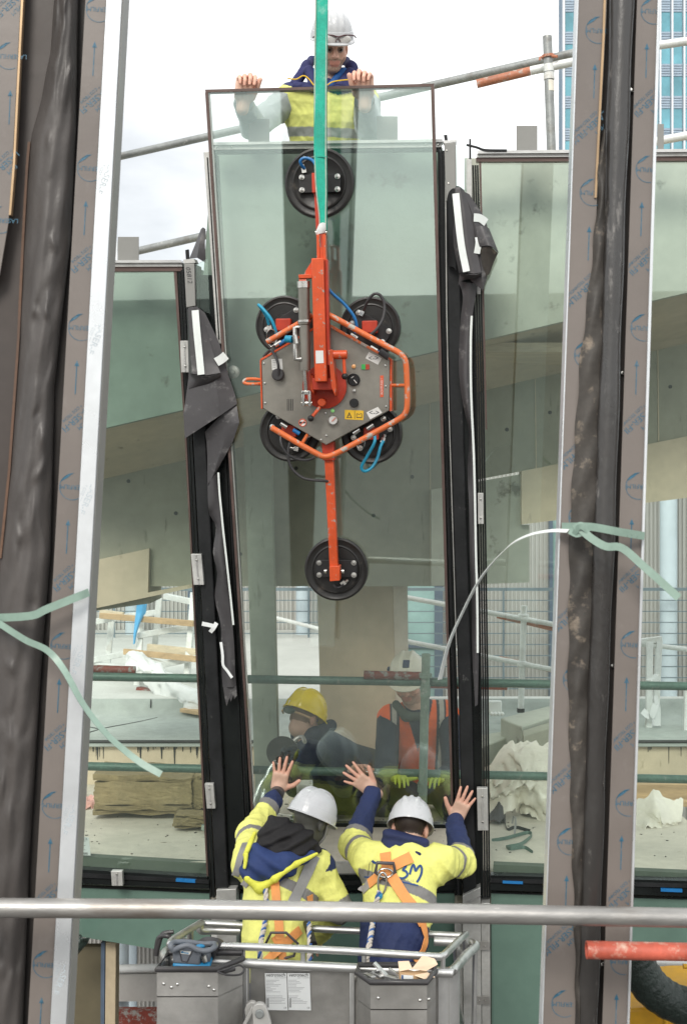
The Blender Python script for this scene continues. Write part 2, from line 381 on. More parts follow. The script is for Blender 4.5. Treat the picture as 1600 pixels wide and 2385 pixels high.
class MB:
    def __init__(s):
        s.v, s.f = [], []
    def add(s, vs, fs):
        k = len(s.v)
        s.v += [tuple(p) for p in vs]
        s.f += [tuple(i + k for i in f) for f in fs]
        return s
    def prism(s, pts, ext):
        n = len(pts)
        ex = ext if isinstance(ext, (list, tuple)) and not isinstance(ext, V) and len(ext) == n and isinstance(ext[0], V) else [V(ext)] * n
        vs = list(pts) + [p + e for p, e in zip(pts, ex)]
        fs = [tuple(range(n)), tuple(range(2 * n - 1, n - 1, -1))]
        fs += [(i, (i + 1) % n, n + (i + 1) % n, n + i) for i in range(n)]
        return s.add(vs, fs)
    def box(s, c, sx, sy, sz, ax=None):
        x, y, z = ax if ax else (V((1, 0, 0)), V((0, 1, 0)), V((0, 0, 1)))
        c = V(c)
        vs = [c + x * (i * sx / 2) + y * (j * sy / 2) + z * (k * sz / 2) for i in (-1, 1) for j in (-1, 1) for k in (-1, 1)]
        return s.add(vs, [(0, 1, 3, 2), (4, 6, 7, 5), (0, 4, 5, 1), (2, 3, 7, 6), (0, 2, 6, 4), (1, 5, 7, 3)])
    def bar(s, a, b, w, h, hint=V((0, 0, 1))):
        a, b = V(a), V(b)
        x, y, z = frame_from(b - a, hint)
        return s.box((a + b) / 2, w, h, (b - a).length, (x, y, z))
    def tube(s, pts, r, n=10, caps=True, closed=False, r2=None):
        pts = [V(p) for p in pts]
        m = len(pts)
        rings = []
        x = None
        for i, p in enumerate(pts):
            if closed: t = pts[(i + 1) % m] - pts[i - 1]
            else: t = pts[min(i + 1, m - 1)] - pts[max(i - 1, 0)]
            t.normalize()
            if x is None: x = frame_from(t)[0]
            x = (x - t * x.dot(t)).normalized()
            y = t.cross(x)
            rr = r if r2 is None else r + (r2 - r) * i / (m - 1)
            if isinstance(r, (list, tuple)): rr = r[i]
            rings.append([p + x * (rr * math.cos(2 * math.pi * k / n)) + y * (rr * math.sin(2 * math.pi * k / n)) for k in range(n)])
        vs = [q for rg in rings for q in rg]
        fs = []
        for i in range(m if closed else m - 1):
            a, b = i * n, ((i + 1) % m) * n
            fs += [(a + k, a + (k + 1) % n, b + (k + 1) % n, b + k) for k in range(n)]
        if caps and not closed:
            fs += [tuple(range(n - 1, -1, -1)), tuple(range((m - 1) * n, m * n))]
        return s.add(vs, fs)
    def lathe(s, base, axis, prof, n=28, ends=True):
        x, y, z = frame_from(axis)
        base = V(base)
        vs, fs = [], []
        for h, r in prof:
            r = max(r, 1e-5)
            vs += [base + z * h + x * (r * math.cos(2 * math.pi * k / n)) + y * (r * math.sin(2 * math.pi * k / n)) for k in range(n)]
        for i in range(len(prof) - 1):
            a, b = i * n, (i + 1) * n
            fs += [(a + k, a + (k + 1) % n, b + (k + 1) % n, b + k) for k in range(n)]
        if ends:
            fs += [tuple(range(n - 1, -1, -1)), tuple(range((len(prof) - 1) * n, len(prof) * n))]
        return s.add(vs, fs)
    def ell(s, c, rx, ry, rz, ax=None, nu=16, nv=10):
        x, y, z = ax if ax else (V((1, 0, 0)), V((0, 1, 0)), V((0, 0, 1)))
        c = V(c)
        vs, fs = [c + z * rz], []
        for j in range(1, nv):
            t = math.pi * j / nv
            for i in range(nu):
                u = 2 * math.pi * i / nu
                vs.append(c + x * (rx * math.sin(t) * math.cos(u)) + y * (ry * math.sin(t) * math.sin(u)) + z * (rz * math.cos(t)))
        vs.append(c - z * rz)
        for i in range(nu):
            fs.append((0, 1 + i, 1 + (i + 1) % nu))
            b = 1 + (nv - 2) * nu
            fs.append((len(vs) - 1, b + (i + 1) % nu, b + i))
        for j in range(nv - 2):
            a = 1 + j * nu
            fs += [(a + i, a + nu + i, a + nu + (i + 1) % nu, a + (i + 1) % nu) for i in range(nu)]
        return s.add(vs, fs)
    def build(s, name, mat, parent=None, bevel=0.0, angle=38, flip=True, solid=0.0, segs=2):
        me = bpy.data.meshes.new(name)
        me.from_pydata(s.v, [], s.f)
        if flip:
            bm = bmesh.new(); bm.from_mesh(me)
            bmesh.ops.recalc_face_normals(bm, faces=bm.faces)
            bm.to_mesh(me); bm.free()
        me.materials.append(M[mat] if isinstance(mat, str) else mat)
        me.polygons.foreach_set('use_smooth', [True] * len(me.polygons))
        me.set_sharp_from_angle(angle=R(angle))
        o = link_mesh(name, me, parent)
        if solid:
            md = o.modifiers.new('thickness', 'SOLIDIFY'); md.thickness = solid; md.offset = 0
            md = o.modifiers.new('crisp_edges', 'EDGE_SPLIT'); md.split_angle = R(min(55, angle))
        if bevel:
            md = o.modifiers.new('bevel', 'BEVEL'); md.width = bevel; md.segments = segs; md.limit_method = 'ANGLE'; md.angle_limit = R(40)
        return o

def smooth_path(pts, n=6):
    """Catmull-Rom through the points."""
    pts = [V(p) for p in pts]
    if len(pts) < 3: return pts
    o = []
    q = [pts[0] * 2 - pts[1]] + pts + [pts[-1] * 2 - pts[-2]]
    for i in range(1, len(q) - 2):
        p0, p1, p2, p3 = q[i - 1:i + 3]
        for k in range(n):
            t = k / n
            o.append(0.5 * ((2 * p1) + (p2 - p0) * t + (2 * p0 - 5 * p1 + 4 * p2 - p3) * t * t + (3 * p1 - p0 - 3 * p2 + p3) * t ** 3))
    o.append(pts[-1])
    return o

def part(name, mat, parent, fn, **k):
    mb = MB(); fn(mb)
    return mb.build(name, mat, parent, **k)

def fpoly(name, mat, parent, poly, off, thick, **k):
    """Flat piece of the facade: pixel outline at offset off, thick metres deep behind it."""
    return part(name, mat, parent, lambda b: b.prism([FP(x, y, off) for x, y in poly], -FN * thick), **k)

def dpoly(name, mat, parent, poly, d, thick, **k):
    return part(name, mat, parent, lambda b: b.prism([P(x, y, d) for x, y in poly], V((0, thick, 0))), **k)

def sheet(name, mat, parent, rows, nu=5, nv=5, thick=0.003, wrinkle=0.0, wf=18, lin=False, angle=60, **k):
    """Loose sheet: rows of control points, smoothed both ways, given thickness."""
    sp = (lambda a, n: [a[i].lerp(a[i + 1], q / n) for i in range(len(a) - 1) for q in range(n)] + [a[-1]]) if lin else smooth_path
    rows = [sp(r, nu) for r in rows]
    cols = [sp([r[i] for r in rows], nv) for i in range(len(rows[0]))]
    nr, nc = len(cols[0]), len(cols)
    ph = [random.uniform(0, 6.28) for _ in range(6)]
    cr_ = []
    if wrinkle > .009:
        for k_ in range(int(wf * 3.2)):
            d_ = V((random.gauss(0, 1), random.gauss(0, .35), random.gauss(0, 1))).normalized()
            e_ = d_.cross(V((0, 1, 0))).normalized()
            cr_.append((random.choice(random.choice(cols)), d_, e_, random.uniform(.007, .032), random.uniform(.05, .28), random.choice((-1, 1)) * random.uniform(.4, 1.3)))
    vs = []
    for j in range(nr):
        for i in range(nc):
            p = cols[i][j]
            if wrinkle > .009:                      # crumpled film: sharp creases at several sizes
                a = 0
                for (o_, d_, e_, r_, l_, s_) in cr_:
                    t_ = p - o_
                    a += s_ * math.exp(-abs(t_.dot(d_)) / r_ - (t_.dot(e_) / l_) ** 2)
                p = p + V((.25 * wrinkle * a, .8 * wrinkle * a, .55 * wrinkle * a))
            elif wrinkle:
                a = wrinkle * (math.sin(p.x * wf + p.z * wf * 0.6 + ph[0]) + 0.7 * math.sin(p.x * wf * 1.9 - p.z * wf * 0.8 + ph[1]) + 0.5 * math.sin(p.z * wf * 2.3 + ph[2] + 2 * math.sin(p.x * wf)))
                p = p + V((0.3 * a, a, 0.35 * a))
            vs.append(p)
    fs = [(j * nc + i, j * nc + i + 1, (j + 1) * nc + i + 1, (j + 1) * nc + i) for j in range(nr - 1) for i in range(nc - 1)]
    mb = MB(); mb.add(vs, fs)
    return mb.build(name, mat, parent, flip=False, solid=thick, angle=angle, **k)

def ribbon(name, mat, parent, pts, width, side, thick=0.0015, n=6, **k):
    """Flat band along a path; side = width direction (or a list)."""
    pp = smooth_path(pts, n)
    m = len(pp)
    if isinstance(side, list):
        ss = smooth_path(side, n)
    else: ss = [V(side)] * m
    vs, fs = [], []
    for i, p in enumerate(pp):
        t = (pp[min(i + 1, m - 1)] - pp[max(i - 1, 0)]).normalized()
        s = ss[i] - t * ss[i].dot(t)
        s.normalize()
        vs += [p - s * width / 2, p + s * width / 2]
    fs = [(2 * i, 2 * i + 1, 2 * i + 3, 2 * i + 2) for i in range(m - 1)]
    mb = MB(); mb.add(vs, fs)
    return mb.build(name, mat, parent, flip=False, solid=thick, angle=60, **k)

_text_cache = {}
def text_geo(s, shear=0.0, bold=0.0):
    key = (s, shear, bold)
    if key not in _text_cache:
        cu = bpy.data.curves.new('lettering', 'FONT')
        cu.body = s; cu.size = 1.0; cu.shear = shear; cu.offset = bold
        cu.align_x = 'CENTER'; cu.align_y = 'CENTER'; cu.resolution_u = 3
        o = bpy.data.objects.new('lettering', cu)
        COL.objects.link(o)
        dg = bpy.context.evaluated_depsgraph_get()
        me = bpy.data.meshes.new_from_object(o.evaluated_get(dg))
        vs = [v.co.copy() for v in me.vertices]; fs = [tuple(p.vertices) for p in me.polygons]
        bpy.data.objects.remove(o); bpy.data.curves.remove(cu); bpy.data.meshes.remove(me)
        _text_cache[key] = (vs, fs)
    return _text_cache[key]

def lettering(name, mat, parent, s, org, xd, yd, size, shear=0.0, bold=0.0):
    vs, fs = text_geo(s, shear, bold)
    xd, yd = V(xd).normalized(), V(yd).normalized()
    mb = MB(); mb.add([V(org) + xd * (v.x * size) + yd * (v.y * size) for v in vs], fs)
    return mb.build(name, mat, parent, flip=False)

def copy_part(o, parent, delta):
    c = o.copy(); COL.objects.link(c); c.parent = parent
    c.location = o.location + delta
    return c
# ================================================================== SETTING
def struct(o): return prop(o, kind='structure')

struct(part('ground', 'gravel_ground', None, lambda b: b.box((0, 100, -0.25), 1600, 1600, 0.5)))

# ---- glass tower far behind the site
def tower():
    D = 140.0
    t = thing('office_tower', 'tall teal glazed office tower rising behind the scaffold post', 'building', V((P(1500, 0, D).x, D, 0)))
    x0, x1 = P(1312, 0, D).x, P(1730, 0, D).x
    zt = P(0, -140, D).z
    part('wall', 'tower_dark', t, lambda b: b.box(((x0 + x1) / 2, D + 1.9, zt / 2), x1 - x0, 2.8, zt))
    per = 28.0 / F * D
    rowp = 75.0 / F * D
    zr0 = P(0, 71, D).z                       # foot of the top full row in view
    ww, wh = per * 0.74, rowp * 0.60
    win = spn = mul = None
    ncol = int((x1 - x0) / per)
    for c in range(ncol):
        xc = x0 + per * (c + 0.52)
        if mul is None:
            mul = part('mullion', 'tower_mullion', t, lambda b: b.box((xc - per * 0.5, D + 0.2, zt / 2), per * 0.13, 0.7, zt))
            m0 = xc
        else: copy_part(mul, t, V((xc - m0, 0, 0)))
        for r in range(-2, 5):
            zc = zr0 - r * rowp + wh / 2
            if win is None:
                win = part('window', 'tower_glass', t, lambda b: b.box((xc, D + 0.42, zc), ww, 0.3, wh))
                def sp(b):
                    h = rowp - wh
                    for k in range(5):
                        b.box((xc, D + 0.36, zc - wh / 2 - h * (k + 0.5) / 5), ww, 0.34, h / 5 * 0.72)
                spn = part('spandrel', 'tower_spandrel', t, sp)
                w0, z0 = xc, zc
            else:
                copy_part(win, t, V((xc - w0, 0, zc - z0)))
                copy_part(spn, t, V((xc - w0, 0, zc - z0)))
tower()

# ---- corrugated building behind the terrace
def shed():
    D = 16.0
    t = thing('corrugated_building', 'low building clad in pale grey corrugated steel behind the wire fence', 'building', V((0, D, 0)))
    x0, x1, z1 = -7.5, 7.5, CZ + 1.3
    def corr(b):
        n = int((x1 - x0) / 0.05) * 4
        vs = []
        for i in range(n + 1):
            x = x0 + (x1 - x0) * i / n
            y = D + [0.0, 0.0, 0.028, 0.028][i % 4]
            vs += [V((x + (0.006 if i % 4 in (1, 3) else 0), y, 0.0)), V((x + (0.006 if i % 4 in (1, 3) else 0), y, z1))]
        b.add(vs, [(2 * i, 2 * i + 2, 2 * i + 3, 2 * i + 1) for i in range(n)])
    part('cladding', 'corrugated', t, corr, flip=False, angle=20)
    part('core', 'corrugated', t, lambda b: b.box((0, D + 1.1, z1 / 2 - 0.02), x1 - x0, 2.0, z1 - 0.04))
    part('roof_edge', 'frame_navy', t, lambda b: b.box((0, D + 1.0, z1 + 0.05), x1 - x0 + 0.2, 2.3, 0.1))
    for (a, c, y0, y1) in ((945, 1012, 1300, 1650), (1285, 1345, 1210, 1650), (1700, 1790, 1210, 1650), (80, 150, 1300, 1650)):
        pa, pb = P(a, y0, D - 0.05), P(c, y1, D - 0.05)
        wnd = part('window', 'window_teal', t, lambda b: b.box(((pa.x + pb.x) / 2, D - 0.02, (pa.z + pb.z) / 2), pb.x - pa.x, 0.05, pa.z - pb.z))
        part('jamb', 'frame_navy', wnd, lambda b: b.box((pb.x + 0.045, D - 0.05, (pa.z + pb.z) / 2), 0.10, 0.12, pa.z - pb.z + 0.1))
        part('jamb', 'frame_navy', wnd, lambda b: b.box((pa.x - 0.02, D - 0.05, (pa.z + pb.z) / 2), 0.04, 0.12, pa.z - pb.z + 0.1))
        part('transom', 'frame_navy', wnd, lambda b: b.box(((pa.x + pb.x) / 2, D - 0.06, pb.z + (pa.z - pb.z) * 0.42), pb.x - pa.x, 0.06, 0.05))
    pj = P(455, 1500, D - 0.05)
    part('wall_post', 'frame_navy', t, lambda b: b.box((pj.x, D - 0.04, z1 / 2), 0.17, 0.12, z1))
shed()

for k, (px, wpx, lab) in enumerate(((306, 27, 'pale blue round column behind the planks and blue plastic sheet'),
                       (704, 29, 'pale blue round column seen between the two concrete piers'),
                       (1556, 40, 'thick pale blue column at the picture edge beside the white ladder frame'))):
    D = 15.45
    p = P(px, 1192, D); r = wpx / F * D / 2
    prop(part('round_column', 'pale_blue', None, lambda b: b.lathe((p.x, D, 0), (0, 0, 1), [(0, r), (CZ + 1.1, r)], 24), angle=50),
         lab, 'column', 'pale blue columns of the building behind')

# ---- wire fence on the terrace edge
def fence():
    D = 15.1
    t = thing('wire_fence', 'blue grey steel rail fence in front of the corrugated building', 'fence', V((0, D, CZ - 2.25)))
    z0, z1 = P(0, 1655, D).z, P(0, 1372, D).z
    part('top_rail', 'wire_steel', t, lambda b: b.box((0, D, z1), 13, 0.04, 0.035))
    part('bottom_rail', 'wire_steel', t, lambda b: b.box((0, D, z0 - 0.05), 13, 0.05, 0.06))
    w0 = None
    for i in range(1, 11):
        z = z1 + (z0 - z1) * i / 11
        if w0 is None:
            w0 = part('wire', 'wire_steel', t, lambda b: b.box((0, D, z), 13, 0.012, 0.012)); zz = z
        else: copy_part(w0, t, V((0, 0, z - zz)))
    p0 = None
    for k in range(12):
        x = -6.0 + k * 1.12
        if p0 is None:
            p0 = part('post', 'wire_steel', t, lambda b: b.box((x, D - 0.03, (z0 + z1) / 2 - 0.3), 0.022, 0.02, z1 - z0 + 0.62)); xx = x
        else: copy_part(p0, t, V((x - xx, 0, 0)))
fence()

# ---- inner deck and roof terrace
ZF = CZ - 1.90
def deck():
    a, b_ = FP(-80, 2000, -0.07), FP(1750, 2000, -0.07)
    pts = [V((a.x, a.y, ZF)), V((b_.x, b_.y, ZF)), V((b_.x, 9.12, ZF)), V((a.x, 9.12, ZF))]
    struct(part('deck_floor', 'deck', None, lambda b: b.prism(pts, V((0, 0, -0.28)))))
deck()

def terrace():
    xL, xR = -4.2, 4.6
    zr = CZ - 1.60
    global UPSTAND
    UPSTAND = struct(part('roof_upstand', 'conc_tan', None, lambda b: b.box(((xL + xR) / 2, 9.27, ZF - 0.1 + (zr - ZF + 0.08) / 2), xR - xL, 0.30, zr - ZF + 0.08)))
    # lower roof, rounded step, upper roof as one felt surface
    prof = [(9.08, zr - 0.03), (9.10, zr), (10.10, zr + 0.005), (10.18, zr + 0.02), (10.22, zr + 0.06), (10.24, zr + 0.10), (10.28, zr + 0.127), (10.36, zr + 0.133), (16.0, zr + 0.15)]
    vs, fs = [], []
    for (y, z) in prof: vs += [V((xL, y, z)), V((xR, y, z))]
    fs = [(2 * i, 2 * i + 1, 2 * i + 3, 2 * i + 2) for i in range(len(prof) - 1)]
    mb = MB(); mb.add(vs[:14], fs[:6])
    seams = struct(mb.build('roof_terrace', 'felt', None, angle=70, solid=0.012, flip=False))
    xm = 0.42                                   # past this line the terrace stops short and the building shows down to its foot
    up = [(xL, 10.28, .127), (xR, 10.28, .127), (xR, 10.36, .133), (xm, 10.36, .133), (xm, 16.0, .15), (xL, 16.0, .15), (xL, 10.36, .133)]
    mb = MB(); mb.add([V((x, y, zr + z)) for x, y, z in up], [(0, 1, 2, 3, 6), (6, 3, 4, 5)])
    struct(mb.build('roof_terrace_upper', 'felt_pale', None, angle=70, solid=0.012, flip=False))
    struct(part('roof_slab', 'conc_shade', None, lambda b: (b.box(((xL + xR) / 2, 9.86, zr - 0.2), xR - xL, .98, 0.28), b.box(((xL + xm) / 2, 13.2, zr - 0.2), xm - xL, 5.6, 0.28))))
    # overlaps between the felt sheets
    def seam(pts): part('seam', 'black_seam', seams, lambda b: b.tube(smooth_path(pts, 5), 0.006, 5))
    seam([P(275, 1669, 10.24) + V((0, -0.03, 0.02)), P(274, 1650, 10.25) + V((0, -0.01, 0.0)), P(262, 1638, 10.45) + V((0, 0, .01)), P(230, 1633, 10.8)])
    seam([P(353, 1652, 10.24) + V((0, -0.03, 0.02)), P(353, 1628, 10.3) + V((0, -.02, .0)), P(350, 1622, 10.6)])
    y = lambda py: 1.592 * F / (py - CY)
    seam([P(190, 1712, y(1712)), P(240, 1697, y(1697)), P(330, 1680, y(1680)), P(415, 1660, y(1660))])
    seam([P(190, 1690, y(1690)), P(250, 1701, y(1701))])
    def drip(b):
        b.tube([V((xL, 9.09, zr + 0.004)), V((xR, 9.09, zr + 0.004))], 0.012, 6)
    part('seam', 'black_seam', seams, drip)
terrace()

# bitumen runs down the upstand: separate dried runs with their own outline
def drips():
    t = UPSTAND
    for k in range(64):
        px = random.uniform(318, 480) if k > 12 else random.uniform(216, 242)
        if k > 50: px = random.uniform(1480, 1640)
        L_ = random.uniform(8, 30) + (random.uniform(0, 36) if k % 3 == 0 else 0)
        w_ = random.uniform(1.2, 4)
        d = 9.116
        def f(b):
            pts = [(px - w_, 1725), (px + w_ * 1.2, 1725), (px + w_ * 0.5, 1725 + L_ * 0.6), (px + w_ * 0.3, 1725 + L_), (px - w_ * 0.2, 1725 + L_ * 1.04), (px - w_ * 0.5, 1725 + L_ * 0.55)]
            b.prism([P(x, y, d) for x, y in pts], V((0, 0.012, 0)))
        part('run', 'black_seam', t, f)
drips()

# ---- concrete of the new building behind the facade
UYV = V((0, 1, 0))
SL = lambda x: 1000 - 0.233 * (x - 230)          # the raking line under the parapet
def concrete():
    t = thing('parapet_wall', 'pale green grey concrete parapet wall behind the upper glass', 'wall', FP(760, 900, -0.4))
    fpoly('wall_panel', 'conc_wall', t, [(120, 628), (462, 624), (462, SL(462)), (120, SL(120))], -0.24, 0.16)
    fpoly('wall_panel', 'conc_wall', t, [(496, 343), (1030, 343), (1080, 700), (1080, SL(1080)), (463, SL(463)), (470, 700)], -0.24, 0.16)
    fpoly('wall_panel', 'conc_pale', t, [(1081, 368), (1760, 368), (1760, SL(1760)), (1081, SL(1081))], -0.24, 0.16)
    # raking soffit and beam below
    t = thing('raking_beam', 'long raking concrete beam running behind the glass bays', 'beam', P(700, 1200, 8.0))
    xs = (100, 1780)
    def soffit(b):
        pts = [FP(x, SL(x) - 6, -0.33) for x in xs] + [P(x, SL(x) + 118, 8.0) for x in reversed(xs)]
        b.prism(pts, V((0, 0.02, 0.12)))
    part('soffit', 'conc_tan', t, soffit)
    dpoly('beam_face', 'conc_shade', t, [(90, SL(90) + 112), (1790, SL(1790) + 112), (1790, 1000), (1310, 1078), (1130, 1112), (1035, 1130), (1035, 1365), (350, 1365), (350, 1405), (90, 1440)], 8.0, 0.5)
    for (x, y) in ((300, 1120), (410, 1195), (560, 1290), (690, 1090), (870, 1200), (960, 1110), (1180, 1000), (1280, 960), (1560, 900)):
        part('tie_hole', 'black_seam', t, lambda b: b.lathe(P(x, y, 7.999), -UYV, [(0, .012), (.0015, .011), (.0015, .001)], 10))
    for x in (505, 1000, 1245, 1530):
        dpoly('formwork_joint', 'conc_tan', t, [(x, SL(x) + 116), (x + 2, SL(x) + 116), (x + 4, 1355 if x < 1100 else SL(x) + 330), (x + 2, 1355 if x < 1100 else SL(x) + 330)], 7.996, .006)
    # paler blocks and piers
    t = thing('precast_block', 'pale sand coloured concrete block hanging below the beam above the planks', 'concrete block', P(280, 1345, 7.9))
    dpoly('block', 'conc_tan', t, [(150, 1320), (348, 1277), (345, 1380), (460, 1358), (460, 1366), (150, 1432)], 7.94, 0.058)
    t = thing('precast_block', 'weathered tan concrete block left of the stained cladding post', 'concrete block', P(1265, 1150, 7.8))
    dpoly('block', 'conc_tan', t, [(1214, 1097), (1420, 1056), (1420, 1196), (1214, 1221)], 7.88, 0.115)
    t = thing('concrete_pier', 'pale concrete pier below the beam with the white strap end before it', 'pier', P(1180, 1240, 7.9))
    dpoly('pier', 'conc_pale', t, [(1004, 1140), (1212, 1104), (1214, 1222), (1232, 1222), (1232, 1356), (1004, 1364)], 7.93, 0.065)
    t = thing('precast_block', 'sand coloured concrete beam end at the picture edge above the blue column', 'concrete block', P(1555, 1100, 7.8))
    dpoly('block', 'conc_tan', t, [(1430, 1050), (1750, 985), (1750, 1140), (1430, 1180)], 7.9, 0.095)
    t = thing('concrete_pier', 'slim green grey concrete pier behind the yellow helmet', 'pier', P(620, 1900, 7.7))
    dpoly('pier', 'conc_green', t, [(566, SL(566) + 40), (628, SL(628) + 40), (650, 1897), (596, 1897)], 7.72, 0.24)
    t = thing('concrete_pier', 'broad tan concrete pier behind the lowest suction pad', 'pier', P(830, 1850, 8.5))
    dpoly('pier', 'conc_tan', t, [(738, 1330), (914, 1330), (926, 1872), (752, 1872)], 8.5, 0.5)
    dpoly('lit_pier_side', 'plastic_cream', t, [(914.5, 1330), (948, 1330), (956, 1872), (926.5, 1872)], 8.52, 0.45)  # lit side of the pier, its brightness put into a paler colour
concrete()

# ---- below the deck: dark interior, back wall of the storey underneath
def lower_storey():
    t = thing('lower_storey_wall', 'dark inner wall seen through the lower glazing', 'wall', V((0.6, 8.4, 0)))
    a, b_ = P(300, 2200, 8.4), P(1275, 2200, 8.4)
    dx = b_.x - a.x
    part('wall', 'interior_green', t, lambda b: b.box((0.22, 8.5, 2.2), 2.5, 0.2, 4.5))
    part('brown_panel', 'brown_panel', t, lambda b: b.prism([P(140, 2205, 7.3), P(246, 2205, 7.3), P(246, 2620, 7.3), P(140, 2620, 7.3)], V((0, 0.06, 0))))
    t = thing('timber_post', 'beige timber post beside the brown panel at the bottom', 'post', P(258, 2600, 7.3))
    dpoly('post', 'beige_post', t, [(247, 2195), (271, 2195), (267, 2620), (243, 2620)], 7.25, 0.12, bevel=0.004)
    dpoly('edge', 'frame_navy', t, [(236, 2195), (245, 2195), (242, 2620), (234, 2620)], 7.27, 0.05)
lower_storey()
# ================================================================== FACADE
FX = (FP(1000, 1200) - FP(600, 1200)).normalized()       # along the facade
FU = FN.cross(FX).normalized()
if FU.z < 0: FU = -FU                                     # up the facade

def lerp(a, b, t): return a + (b - a) * t
def edge(pts):
    """x of a polyline edge at y"""
    def f(y):
        for (x0, y0), (x1, y1) in zip(pts, pts[1:]):
            if y <= y1 or (x1, y1) == pts[-1]:
                return x0 + (x1 - x0) * (y - y0) / (y1 - y0)
    return f
def strip_poly(fa, fb, y0, y1, n=2):
    ys = [y0 + (y1 - y0) * i / (n - 1) for i in range(n)]
    return [(fa(y), y) for y in ys] + [(fb(y), y) for y in reversed(ys)]
def clip(x, y, w, h, par, sk=0.04, screws=2):
    """Short piece of grooved aluminium pressure plate with its screws."""
    o = fpoly('clip', 'alu_matt', par, [(x, y), (x + w, y), (x + w + sk * h, y + h), (x + sk * h, y + h)], 0.075, 0.03, bevel=0.002)
    fpoly('groove', 'alu', o, [(x + w * .42, y + 2), (x + w * .55, y + 2), (x + w * .55 + sk * h, y + h - 2), (x + w * .42 + sk * h, y + h - 2)], 0.079, 0.006)
    for k in range(screws):
        q = FP(x + w * 0.5 + sk * h * (.2 + .6 * k), y + h * (.2 + .6 * k), 0.079)
        part('screw', 'chrome', o, lambda b: b.lathe(q, FN, [(0, .006), (.004, .005), (.005, .001)], 8))
    return o

def screw_on(par, pts, off, r=0.006):
    for (x, y) in pts:
        part('screw', 'chrome', par, lambda b: b.lathe(FP(x, y, off), FN, [(0, r), (r * .6, r * .8), (r * .8, r * .2)], 8))

# ---- left mullion
lm0 = edge([(413, 590), (437, 1040), (450, 1290), (470, 1680), (490, 2110)])      # left gasket, outer
lm3 = edge([(505, 350), (543, 1040), (556, 1290), (577, 1680), (596, 2110)])      # right gasket, outer
def mullion_left():
    t = thing('facade_mullion', 'dark facade mullion between the lower glass bay and the hanging pane', 'mullion', FP(545, 2110, 0))
    fpoly('gasket', 'gasket', t, strip_poly(lm0, lambda y: lm0(y) + 5, 622, 2090, 8), 0.012, 0.05)
    fpoly('gasket', 'gasket', t, strip_poly(lambda y: lm0(y) + 6.5, lambda y: lm0(y) + 12, 628, 2090, 8), 0.03, 0.06)
    fpoly('post', 'post_black', t, strip_poly(lambda y: lm0(y) + 14, lambda y: lm0(y) + 44, 615, 2070, 8), 0.05, 0.12, bevel=0.006)
    fpoly('recess', 'gasket', t, strip_poly(lambda y: lm0(y) + 44.5, lambda y: lm3(y) - 22, 640, 2070, 8), 0.015, 0.08)  # shade of the gap put in as a black strip
    for k, (a, m, o_) in enumerate(((22, 'gasket', .03), (16, 'post_black', .018), (10.5, 'gasket', .03), (5, 'gasket', .012))):
        fpoly('gasket', m, t, strip_poly(lambda y: lm3(y) - a, lambda y: lm3(y) - a + 4.6, 360 if k == 3 else 380, 2075, 8), o_, 0.06)
    # bright aluminium at the head, and the spacer of the pane edge
    fpoly('head_profile', 'alu_matt', t, [(474, 354), (490, 352), (506, 560), (522, 800), (505, 800), (489, 560)], 0.055, 0.09, bevel=0.002)
    fpoly('head_groove', 'gasket', t, [(482, 366), (485, 366), (512, 790), (509, 790)], 0.057, 0.004)
    fpoly('cap_plate', 'bracket_grey', t, [(429, 614), (453, 613), (456, 712), (434, 716)], 0.075, 0.05, bevel=0.003)
    fpoly('cap_side', 'alu_matt', t, [(427, 604), (452, 602), (456, 611.5), (429, 613)], 0.055, 0.08)
    lettering('marking', 'ink', t, '05812', FP(440.5, 640, 0.0765), -FU + FX * .12, FX + FU * .1, 0.034, 0.2)
    fpoly('rod', 'post_black', t, [(432, 582), (439, 580), (441, 612), (434, 612)], 0.03, 0.02)
    fpoly('glass_offcut', 'glass_clear', t, [(454, 618), (484, 601), (489, 730), (458, 716)], 0.062, 0.012)
    clip(420, 793, 20, 74, t, 0.03)
    clip(445, 1290, 24, 72, t, 0.09)
    clip(477, 1825, 20, 58, t, 0.09)
    # torn adhesive tape
    ribbon('tape', 'paper', t, [FP(471, 1452, .056), FP(486, 1455, .058), FP(499, 1458, .07)], 0.022, FU)
    ribbon('tape', 'paper', t, [FP(505, 1450, .074), FP(498, 1462, .076), FP(490, 1472, .074)], 0.022, FX + FU * .6)
    fpoly('foot', 'alu_matt', t, [(lm0(2075) + 16, 2072), (lm0(2075) + 62, 2070), (lm0(2075) + 66, 2560), (lm0(2075) + 20, 2560)], 0.07, 0.12, bevel=0.003)
    fpoly('foot', 'alu_matt', t, [(lm0(2110) + 2, 2105), (lm0(2110) + 18, 2105), (lm0(2110) + 20, 2560), (lm0(2110) + 4, 2560)], 0.03, 0.1, bevel=0.003)
    return t
mullion_left()

